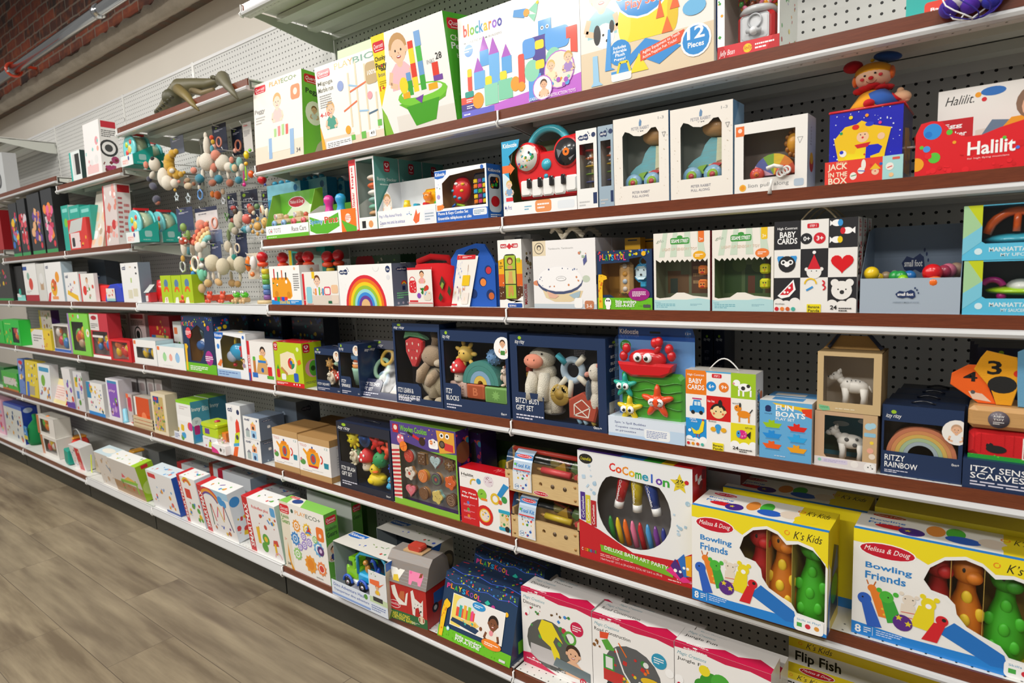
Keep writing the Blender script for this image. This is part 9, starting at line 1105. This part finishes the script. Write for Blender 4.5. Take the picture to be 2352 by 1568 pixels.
x,y,z=at_('s3',242,.008);w_=X_at(286,.008,z)-x;m=MB();m.prism([(0,0),(w_,0),(w_*.92,.08),(w_*.7,.1),(w_*.3,.095),(w_*.1,.06)],0,.05,'1c38b8',.006);o=m.build('felt_bag',CLOTH,None,(x,y,z));tag(o,'small royal blue felt bag with a photo card, far left at eye level','bag','felt bags with cut-out holes');part(lambda m:(m.box(w_*.15,-.004,.005,w_*.6,-.003,.075,'f0e8e0'),Face(m,(w_*.15,-.004,.005),(1,0,0),(0,0,1),w_*.45,.07,(0,-1,0)).run('n 4 12 .1 .3 .8 .6 .08 d83a2a e8a83c;r 0 0 1 .2 9ad0d0')),'card_sleeve',CARD,o)
x,y,z=at_('s3',217,.03);w_=X_at(248,.03,z)-x;m=MB();m.prism([(0,0),(w_,0),(w_*1.1,.085),(0,.1)],0,.05,'e01418',.006);tag(m.build('felt_bag',CLOTH,None,(x,y,z)),'plain red felt bag side, far left at eye level','bag','felt bags with cut-out holes')
x,y,z=at_('s3',336,.01);m=MB();m.rbox(0,0,0,.045,.04,.05,'c83038',.004);m.rbox(.006,-.002,.005,.03,.0,.035,'e8e0e0',.002);o=m.build('toy_house_pack',PLAS,None,(x,y,z));tag(o,'little red house toy with a clear slanted roof','toy');part(lambda m:m.add([(-.006,-.006,.05),(.05,-.006,.05),(.05,.03,.09),(-.006,.03,.09)],[(0,1,2,3)],'c8ccc8'),'silver_roof',METP,o)
x,y,z=at_('s3',388,.1);m=MB();m.lathe((0,0,0),[(.05,0),(.055,.05),(.045,.11),(.02,.115)],'d01418',20);tag(m.build('toy_drum',PLAS,None,(x,y,z)),'red rounded toy drum behind the lime boxes','toy')
# crawling red toys and frogs on the white-fronted shelf
for i,px_ in enumerate((425,450,484,514)):
 x,y,z=at_('s3',px_,.012+.01*i);m=MB();m.rbox(-.016,0,.008,.016,.05,.035,'e83a24',.006);m.ell((0,-.002,.028),(.018,.012,.014),'ee4028')
 for q in(-1,1):m.ell((q*.013,0,.045),(.006,.006,.009),'e83a24');m.ell((q*.012,-.012,.008),.008,'f04a30');m.ell((q*.012,.04,.008),.008,'f04a30')
 o=m.build('red_cat_toy',WOOD,None,(x,y,z));tag(o,'red wooden cat-eared rolling toy, '+['leftmost of four in a line','second of four in a line','third of four in a line','rightmost of four in a line'][i],'toy','red wooden rolling toys')
for i,px_ in enumerate((540,558)):
 x,y,z=at_('s3',px_,.015);m=MB();m.rbox(-.014,0,.004,.014,.03,.026,'e0bc88',.004);o=m.build('frog_toy',WOOD,None,(x,y,z));tag(o,['wooden frog toy with a green dotted head, left one','wooden frog toy with a green dotted head, right one'][i],'toy','wooden frog toys')
 part(lambda m:(m.ell((0,.012,.036),(.017,.016,.013),'52c81c'),[m.ell((q*.007,-.0,.049),.006,'fff',n=10,m=6) or m.ell((q*.007,-.0055,.05),.0025,'111',n=6,m=4) for q in(-1,1)],[m.ell((a,-.002,b),.0018,'fff',n=6,m=4) for a,b in((-.01,.036),(0,.032),(.01,.037))]),'green_head',PLAS,o);part(lambda m:[wheel(m,(q*.012,-.004,.009),.009,.006,'e0bc88') for q in(-1,1)],'wheel',WOOD,o)
x,y,z=at_('s3',505,.004);m=MB();m.add([(0,0,.001),(.1,.0,.001),(.12,.05,.0015),(.02,.06,.001)],[(0,1,2,3)],'4ad85a');m.box(0,0,0,.1,.05,.0009,'40c850');tag(m.build('green_paper',CARD,None,(x,y,z)),'flat bright green paper sheet under the red and green toys','paper')
# upper left shelves
rows([('doctor_kit_box','shiny white printed box standing left of the teal drum boxes','a2',200,236,288,.004,.09,'f f4f0f0;n 4 12 .1 .1 .8 .6 .07 e8a0a8 e8e8e8 8ad0c8 f0b0a0;r .1 .05 .7 .15 f0c8c8','f0ecec',dict(xt=189,R='f f0ecea;r .1 .86 .8 .12 c81c30;w .1 .68 .8 .14 333 4;c .45 .48 .16 333;c .45 .48 .12 f0ecea;c .45 .48 .07 444;n 4 10 .15 .05 .7 .25 .06 a83a6a 7a2a2c')),(BOX,'small teal and dark box beside the shiny white printed box','a2',166,190,352,.006,.06,'f e8f0f0;r 0 0 .15 1 2ab0a4;r .5 .2 .4 .7 2a2a2a;r .3 .2 .2 .7 d8d8d8','1a3a38'),('tall_toy_pack','tall red and clear printed pack with a red side, under the drum shelf','a3',244,274,428,.004,.07,'f d8ccca;n 4 24 .05 .05 .9 .9 .07 e8a8a0 c83a3a f4f4f4 d88a7a;r 0 0 .1 1 c84a4a','c8202c',dict(xt=234,R='f e8e0de;r .1 .86 .85 .12 b81824;w .1 .1 .3 .7 b83a44 9;w .5 .2 .4 .5 c85a5a 5')),('clear_toy_pack','clear plastic pack leaning against the tall red printed pack','a3',206,236,440,.01,.03,'f dcd4c8;n 4 14 .05 .05 .9 .7 .09 f4f4f4 e8c8a8 b8a890;r 0 0 .1 .6 e07a3c','c8b8a0',dict(xt=222)),(BOX,'teal box row of feeding toys, left one','a3',152,168,474,.02,.08,'f 2aa898;R .15 .85 .7 .08 8ad8d0;c .5 .62 .1 7ac83a','e8f0ee',dict(group='teal boxes on the narrow bay')),(BOX,'teal box row of feeding toys, middle one','a3',169,193,475,.02,.08,'f 2aa898;R .15 .85 .7 .08 8ad8d0','2aa898',dict(group='teal boxes on the narrow bay')),(BOX,'teal box row of feeding toys, right one','a3',194,218,475,.02,.08,'f 2aa898;R .15 .85 .7 .08 8ad8d0','2aa898',dict(group='teal boxes on the narrow bay')),('barn_playset','small red house shaped play set with a silver roof before the teal boxes','a3',163,205,506,.0,.05,'f d83a34;r .08 .05 .5 .5 e8d8d8;R .15 .1 .15 .3 333;p c8ccca 0 .55 .7 .6 .85 1 .2 .95;n 4 6 .6 .1 .35 .3 .05 f0a83c 222','d82a28'),(BOX,'deep red gift box cut by the left edge on the middle shelves','f3',-20,10,490,.003,.06,'f b02028;n 4 12 .1 .1 .7 .7 .08 f0a03c e85a3a','8a1018'),('grey_appliance_box','grey white box with a round dark picture at the upper left edge','e2',-26,16,368,.01,.08,'f c8ccce;c .7 .35 .2 4a4c50;c .7 .35 .12 888','b0b2b4'),])
for i,(a,b,t_,cols) in enumerate(((34,52,470,'3a70c8 f0c020 d83a5a 5aa0d8'),(54,72,460,'c82a3a e05a6a d8d0d8'),(78,106,449,'e87a3c 6a4a9a e8b080'),(110,135,438,'e86a9a f08a3c d8c8d0 c83a5a'))):
 carton('black_toy_box','tall black box with a colourful printed bunch, '+['leftmost','second','third','rightmost and largest'][i]+' of four','box','a3',a,b,t_,.003,.09,F=f'f 33363a;n {i+3} 34 .2 .22 .65 .5 .07 {cols};r 0 0 1 .06 3a9a5a;c .8 .14 .05 d83a4a',sides='1c1e20',group='black boxes with colourful print')
for i in range(4):
 x,y,z=at_('a3',138+i*27,.14);m=MB();m.box(0,0,0,.07,.05,.19,'181c22');m.box(.005,-.002,.155,.025,.0,.19,'dcdcdc');tag(m.build('black_hanging_pack',CARD,None,(x,y,z)),'black pack with a white tab behind the teal boxes, '+['first from the left','second from the left','third from the left','fourth from the left'][i],'pack','black packs with white tabs')
def drum(sh,px_,yy,lab,k=1.):
 x,y,z=at_(sh,px_,yy);W=.135*k;m=MB()
 P=[(0,0),(W,0),(W,.055),(0,.055)];m.box(0,0,0,W,.002,.05*k,'e8f0f0');m.box(0,.098,0,W,.1,.05*k,'22a498');m.add([(xx,a,b) for xx in(W-.002,W) for a,b in((.002,0),(.1,0),(.1,.1*k),(.002,.05*k))],[(0,1,2,3),(7,6,5,4),(3,2,6,7)],'22b0a2');m.box(0,.002,0,W,.098,.002,'22a498')
 Face(m,(0,0,0),(1,0,0),(0,0,1),W,.05*k,(0,-1,0)).run('R .12 .15 .5 .5 f4dcd8;o .65 .7 .06 .22 4a4a90;w .1 .2 .5 .4 e8a8a0 2');Face(m,(W,0,0),(0,1,0),(0,0,1),.1,.07*k,(1,0,0)).run('R .3 .35 .35 .4 a8d8d4;w .2 .1 .6 .14 a0dcd4 1')
 o=m.build('drum_toy_box',CARD,None,(x,y,z));tag(o,lab,'box','teal drum boxes');cz=.085*k
 def dr(m):R=.066*k;m.lathe((W*.5,.015,cz),[(R*.88,0),(R,.0),(R,.012),(R*.88,.012)],'7adce0',28,'y');m.lathe((W*.5,.085,cz),[(R*.9,0),(R,.0),(R,.010),(R*.9,.01)],'5ccfd4',28,'y');m.lathe((W*.5,.03,cz),[(R*.86,0),(R*.86,.05)],'c8dcb8',24,'y')
 d=part(dr,'toy_drum',PLAS,o)
 part(lambda m:[m.ell((W*.5+a*k,.0145,cz+b*k),(r*k,.004,r*k),c,n=14,m=8) for a,b,r,c in((-.02,.02,.014,'c8d82c'),(.01,-.005,.02,'f0d060'),(-.02,-.02,.016,'e83a3a'),(.025,.03,.012,'e85a4a'),(.03,-.03,.01,'8ad0e8'))],'drum_pictures',PLAS,d);part(lambda m:(m.box(W*.5-.01,.02,cz+.064*k,W*.5+.01,.09,cz+.075*k,'d82028'),0),'red_strap',PLAS,d)
drum('a2',280,.004,'teal boxed toy drum on the upper shelf, front one');drum('a2',312,.13,'teal boxed toy drum on the upper shelf, behind the front one')
drum('a3',292,.0,'teal boxed toy drum on the middle shelf, front one',1.1);drum('a3',345,.13,'teal boxed toy drum on the middle shelf, behind the front one',1.1)
# lizard figure on the high shelf
zl=SH['a1'];xa=X_at(362,.09,zl)
def liz(px_,py_,yy):return on_plane(px_,py_,1,yy)
L0=[liz(358,258,.06),liz(375,250,.07),liz(400,225,.1),liz(418,205,.11),liz(450,196,.13),liz(480,194,.12),liz(505,186,.06)]
m=MB();m.tube(L0,[.010,.024,.044,.05,.032,.026,.012],'5c5638',16);m.ell(liz(398,226,.08),(.045,.05,.045),'4a4830');o=m.build('lizard_figure',RUBB);tag(o,'olive brown lizard figure sprawled over the edge of the high shelf','figure')
part(lambda m:(m.tube([liz(505,186,.06),liz(512,178,.02),liz(522,195,-.012),liz(535,212,-.02),liz(546,227,-.022)],[.02,.026,.018,.011,.004],'6a6650',12),[m.ell(liz(490+6*j,178+1.5*j,.03),(.012,.014,.009),'55523c') for j in range(5)]),'head_and_snout',RUBB,o)
part(lambda m:(m.tube([liz(410,205,.06),liz(430,222,.0),liz(444,240,-.012),liz(457,254,-.014)],[.024,.018,.011,.003],'7a6a38',12),m.tube([liz(440,208,.12),liz(465,214,.06),liz(490,206,.04)],[.016,.012,.009],'7a6a48',10)),'leg',RUBB,o)
part(lambda m:[m.ell(liz(360+7*j,256-6.5*j,.03),(.008,.01,.008),'3c3a28') for j in range(6)],'back_spikes',RUBB,o)
# ================================================================ hanging toys on the pegboard bay
def hang(name,label,cat,Y,spec,card=None,ring=None,mat=PLUSH,group=None,cart='',pm=None):
 P=lambda a,b,y=Y:on_plane(a,b,1,y)
 it=[q.split() for q in spec.split(';') if q.strip()];px0,py0=float(it[0][0]),float(it[0][1]);o0=P(px0,py0);m=MB()
 for q in it:
  a,b,rx,rz=map(float,q[:4]);c=P(a,b)-o0;wz=(P(a,b-rz).z-P(a,b+rz).z)/2;wx=wz/max(rz,.1)*rx*1.05;ro=Matrix.Rotation(R_(float(q[5])),3,'Y') if len(q)>5 else None;dy=float(q[6])/1000 if len(q)>6 else 0
  m.ell((c.x,dy,c.z),(wx,min(wx,wz)*.85,wz),q[4],ro,12,8)
 o=m.build(name,mat,None,o0);tag(o,label,cat,group);tp=None
 if card:
  a,b,c,d,col=card;A,B=P(a,b,Y+.03),P(c,d,Y+.03);m=MB();w_,h_=B.x-A.x,A.z-B.z;m.box(0,0,0,w_,.0012,h_,col);Face(m,(0,0,0),(1,0,0),(0,0,1),w_,h_,(0,-1,0)).run(cart or f'R .35 .93 .3 .03 111;o .3 .88 .06 .03 9dc62b;w .15 .74 .6 .08 dde 2')
  k=m.build('header_card',CARD,o);k.location=Vector((A.x,Y+.03,B.z))-o0;tp=(A.x+w_*.5,A.z-.01)
 for r in ring or[]:
  a,b,rr,c,n=r;q=P(a,b)-o0;R0=(P(a,b-rr).z-P(a,b+rr).z)/2;m=MB()
  if n==0:m.ring((0,0,0),R0,R0*.2,c)
  else:m.tube([(R0*(1 if(n<9 or j%2==0) else.5)*math.cos(6.283*j/n+.3),0,R0*(1 if(n<9 or j%2==0) else.5)*math.sin(6.283*j/n+.3)) for j in range(n)],R0*.16,c,6,closed=True)
  m.build('teether_ring',RUBB,o,q)
 t=tp or(o0.x,P(px0,py0-max(float(it[0][3]),6)).z+.02);m=MB();m.tube([(0,Y+.0-BY,.012),(0,Y+.006-BY,0),(0,-.001,0)],.0017,'e8e8e8',6);m.box(-.012,-.002,-.006,.012,.0,.006,'ddd');hk=m.build('display_hook',METP,None,(t[0],BY,t[1]));tag(hk,'thin white wire hook holding the '+' '.join(label.split(',')[0].split()[:9]),'hook','wire hooks on the pegboard')
W_,PK,BL='ece4d4','e8937c','3a8aa0'
hang('plush_cow','cream plush cow with pink snout and grey boots, top left of the hanging toys','plush toy',.05,f'376 408 15 24 {W_};360 378 14 17 {W_} 0 -10;349 380 6 9 {PK} 0 -28;361 366 5 6 333 0 -22;350 402 12 7 {W_} -30;343 411 8 7 445;352 428 14 9 556 20;360 458 12 10 556;362 466 11 5 a05a40;385 420 15 18 {W_};395 392 9 6 {W_}')
hang('plush_moon','mustard yellow crescent moon plush with a grey card beside the cow','plush toy',.07,'cx'.replace('cx',';'.join(f'{410+22*math.cos(R_(t)):.0f} {374+27*math.sin(R_(t)):.0f} {r} {r} d8aa3c' for t,r in((200,13),(165,14),(230,10),(255,7),(130,13),(100,11),(75,7),(55,4),(180,14)))),(390,318,424,350,'6a7080'))
hang('plush_unicorn','white plush unicorn with a rainbow mane and blue feet','plush toy',.05,f'476 372 20 22 {W_};475 336 9 24 {W_} 5;472 312 5 9 {W_};486 316 6 6 e0502c;489 326 5 6 e0b030;487 342 5 9 5aa8b8;457 372 6 14 {W_} 20;450 392 10 8 {PK} 0 -10;466 400 5 12 {W_};462 410 15 11 {BL} 0 -6;486 398 5 10 {W_};488 420 14 8 b0684c;452 352 0.1 .1 {W_}')
hang('plush_elephant','white plush elephant with salmon ears in the upper row','plush toy',.08,f'512 374 20 20 {W_};507 358 13 13 {PK} 0 -22;500 386 9 12 {PK} 15 -20;492 370 8 16 5aa0a0 20;526 384 14 12 {W_};505 402 4 10 {W_};506 412 13 11 {BL} 0 -8;524 400 4 12 {W_};528 420 12 9 b0684c')
hang('plush_snail','plush toy with a teal and cream curl, right of the elephant','plush toy',.07,f'537 384 10 13 6ab0a8;538 368 6 8 {PK} 0 -12;544 386 7 9 e8c8a0 0 -10;550 372 8 12 8ac0b8;546 402 4 9 {W_};551 414 11 9 {BL} 0 -6;556 385 7 10 {W_}')
hang('ring_rattle','navy card with a pink ring teether, left one at the top of the pegboard','rattle',.10,'x'.replace('x','492 338 6 8 e8b0a0'),(486,290,524,346,'2c3350'),[(503,326,11,'e0907c',0)],RUBB,'ring teethers on navy cards')
hang('ring_rattle','navy card with a pink ring teether, right one at the top of the pegboard','rattle',.14,'540 346 5 6 e8b0a0',(530,296,560,352,'222a44'),[(547,334,12,'d08068',0)],RUBB,'ring teethers on navy cards')
hang('dangling_bug_toy','bright yellow, green and pink dangling bug toy with a grey card','rattle',.07,'566 356 7 10 f0d010;574 345 5 4 6ac81c;565 376 6 5 f0b010;565 396 2 18 9ad81c;560 406 1.5 18 d8207c;565 412 4 4 8ac81c;561 424 5 5 e0208c;577 400 8 9 f0601c',(556,284,582,348,'c8c4c0'),None,PLAS,cart='tb .1 .88 .5 .06 d8202c HABA;w .1 .55 .7 .2 777 5')
hang('star_rattle','cream sheep rattle with a pale star ring, below the moon','rattle',.06,f'401 421 10 11 {W_};396 415 4 5 e0907c;411 417 5 4 e0907c;402 436 4 4 d8a83c',None,[(406,453,10,'c8d4d8',10)])
hang('star_rattle','tan bear rattle with a grey star ring, right of the sheep rattle','rattle',.06,'432 427 15 8 d8c4a4;426 419 5 5 8a4a34;445 422 5 5 a06a4c;430 414 12 6 a88a68',None,[(433,456,12,'b8c4c8',10)])
hang('hexagon_rattle','blue six-sided ring rattle hanging from a cream knot','rattle',.06,f'458 430 4 7 {W_};458 422 6 4 4a5060',None,[(460,447,12,'6a9cd8',6)])
hang('star_ring_rattle','small star ring rattle near an orange figure, under the elephants','rattle',.09,'500 448 9 10 c8642c;488 446 6 8 e0802c;512 440 5 7 d8b898',None,[(513,462,9,'c8ccd0',10)])
hang('green_teether','navy carded olive green teether, left of the pink plush','rattle',.07,'421 522 8 10 8aa85a;432 540 6 12 7a9a4c;424 548 5 12 8aa85a',(404,480,446,528,'3c4466'),None,RUBB)
hang('plush_flamingo','salmon pink plush bird with a ring on a white card','plush toy',.08,'461 518 13 14 f09880;470 532 12 8 ee8a74;455 545 6 16 f09880 -15;476 510 6 4 e0c0a0',(447,480,504,540,'dcd8d8'),[(493,512,12,'e09c88',0)],cart='r 0 .86 1 .14 2c3350;w .15 .75 .6 .06 556 1')
hang('arch_rattle','rainbow arch plush in pink, yellow and aqua with a grey navy card','plush toy',.05,';'.join(f'{484+r*math.cos(R_(t)):.0f} {566+r*1.3*math.sin(R_(t)):.0f} {6} {7} {c}' for r,c in((40,'e07860'),(32,'f0b080'),(24,'e8d8a0'),(17,'8ac8c4')) for t in(190,205,220,238,255)),(479,530,512,560,'6a7898'),None,CLOTH)
hang('triangle_teether','green triangle teether with a small red capped figure above','rattle',.09,'536 478 10 6 a83a34;540 486 6 8 5a4a3c',None,[(521,496,11,'6a9a5c',3)],RUBB)
hang('plush_bear','cream and green plush leaning among the middle hanging toys','plush toy',.09,'546 508 10 18 d8ccb8 -20;552 498 8 14 d8ccb8;532 522 8 12 a8b88a;540 530 9 9 c8bca8;525 540 5 14 7a8a5c')
for i,(a,b,c,d,t) in enumerate(((520,446,548,500,'ITZY'),(552,440,596,500,'ITZY'),(600,440,628,500,'ITZY'))):
 hang('carded_rattle','navy card lettered in white behind the rattle balls, '+['left','middle','right'][i]+' of three','rattle',.16,f'{(a+c)/2} {d+6} 6 6 {["b05a4a", "8a9a6a", "5a7aa8"][i]}',(a,b,c,d,'2a3046'),None,RUBB,'navy carded rattles',cart=f'o .2 .85 .1 .06 9dc62b;t .15 .6 .6 .12 dde {t};t .15 .42 .6 .12 dde {["RATTLE", "BITZY", "CUP"][i]};w .15 .1 .6 .25 aab 4')
hang('ball_rattle','coral pink ball rattle near the shelf end','rattle',.05,'567 503 12 12 d8685c;560 495 4 3 f0d0c8;574 496 4 3 f0d0c8',None,None,RUBB,'little character rattles');hang('sun_rattle','mustard sun rattle with rays near the shelf end','rattle',.05,'592 520 10 10 d8a85c;'+';'.join(f'{592+15*math.cos(j*.785):.0f} {520+17*math.sin(j*.785):.0f} 4 5 d8a85c' for j in range(8)),None,None,RUBB,'little character rattles')
hang('rabbit_rattle','tan rabbit rattle with long white-edged ears by the shelf end','rattle',.045,'609 510 9 11 e0b468;603 482 6 12 ece0c8 -8;603 482 3 8 b8643c -8 -6;613 488 5 11 ece0c8 10;605 507 1 1 333 0 -12;612 507 1 1 333 0 -12',None,None,RUBB,'little character rattles');hang('ring_ball_rattle','teal spiral ball rattle below the coral one','rattle',.055,'564 527 9 9 4a98a8;572 526 8 10 a8bcc4;563 527 5 5 2a7a90 0 -10',None,None,RUBB,'little character rattles');hang('hedgehog_rattle','brown and red hedgehog rattle above the coral ball','rattle',.07,'578 482 10 10 a86a50;573 474 6 7 c84a3c;590 474 7 7 6a8a5c;582 488 5 6 e8d8c0',None,None,RUBB,'little character rattles')
hang('mushroom_rattle','red capped mushroom rattle with white dots, front one','rattle',.04,f'422 570 7 17 {W_};421 554 14 10 c8482c;421 561 13 5 e8dcc8;418 546 4 3 fff 0 -14;424 549 3 3 fff 0 -16;431 553 3 3 fff 0 -10;420 594 5 8 d8a84c',None,[(420,612,13,'c8ccc8',6)]);hang('mushroom_rattle','red capped mushroom rattle behind the front one','rattle',.09,f'442 574 6 18 d8ccb8;441 553 11 9 b84028;440 550 3 3 fff 0 -12;434 576 7 10 5a9aa8',None,[(441,612,10,'8aa8a0',6)])
hang('plush_llama','cream plush llama with green scarf, front one, beside a navy card','plush toy',.04,f'488 604 18 20 e4d8bc;457 568 10 13 {W_};468 562 9 8 {W_};460 588 5 14 {W_};463 596 9 4 3aa08c;458 592 7 5 e8604c;476 596 8 6 f0c888;479 634 4 10 {W_};490 634 4 10 e8dcc8;478 650 10 10 d8b87c;504 630 4 12 {W_};502 648 13 8 d8b078 20;512 612 16 20 e0d4b8;464 662 9 11 e0c090',(482,556,512,616,'3c4668'))
hang('plush_llama','cream plush llama with teal scarf, rear one, beside a navy card','plush toy',.09,f'534 604 15 18 dcd0b4;524 566 10 14 d8ccb4;532 580 5 12 {W_};538 592 7 9 2a8a80;552 608 16 20 d8ccb0;531 634 4 12 dcd0b4;533 650 11 9 d0a870;552 636 4 12 d8ccb4;546 652 9 8 c89a60',(540,536,570,590,'2c3654'),[(545,570,10,'d8c8b0',0)])
hang('cactus_rattle','mint green cactus rattle in front of the llamas','rattle',.03,'464 632 9 14 7ac8a8;456 626 4 8 7ac8a8;472 628 4 8 6ab89a;463 610 8 6 f0e8e0',None,None,CLOTH)
hang('hoop_rattle','thin cream hoop and rainbow beads rattle at the left of the llamas','rattle',.05,'440 604 4 7 e0601c;441 617 4 6 f0c020;444 628 6 6 2a80c8;448 640 6 6 2a4a98',None,[(449,606,16,'e8e0d0',0)],RUBB)
hang('sushi_pack','clear packed orange and white wooden sushi toy','rattle',.05,'570 606 7 18 f07a1c 5;582 604 9 17 ece8e4 5;576 608 13 2.5 333 10 -14;580 630 6 6 e8803c',(566,582,598,640,'d8ccb8'),None,PLAS,cart='f d8ccb8')
hang('red_flower_rattle','shiny red petal toy dangling under the end of the tall box shelf','rattle',.06,'602 412 13 12 d81424 20;592 402 9 7 e02030;612 404 5 5 3a8a3c;609 424 3 3 2a50c0',None,None,PLAS)
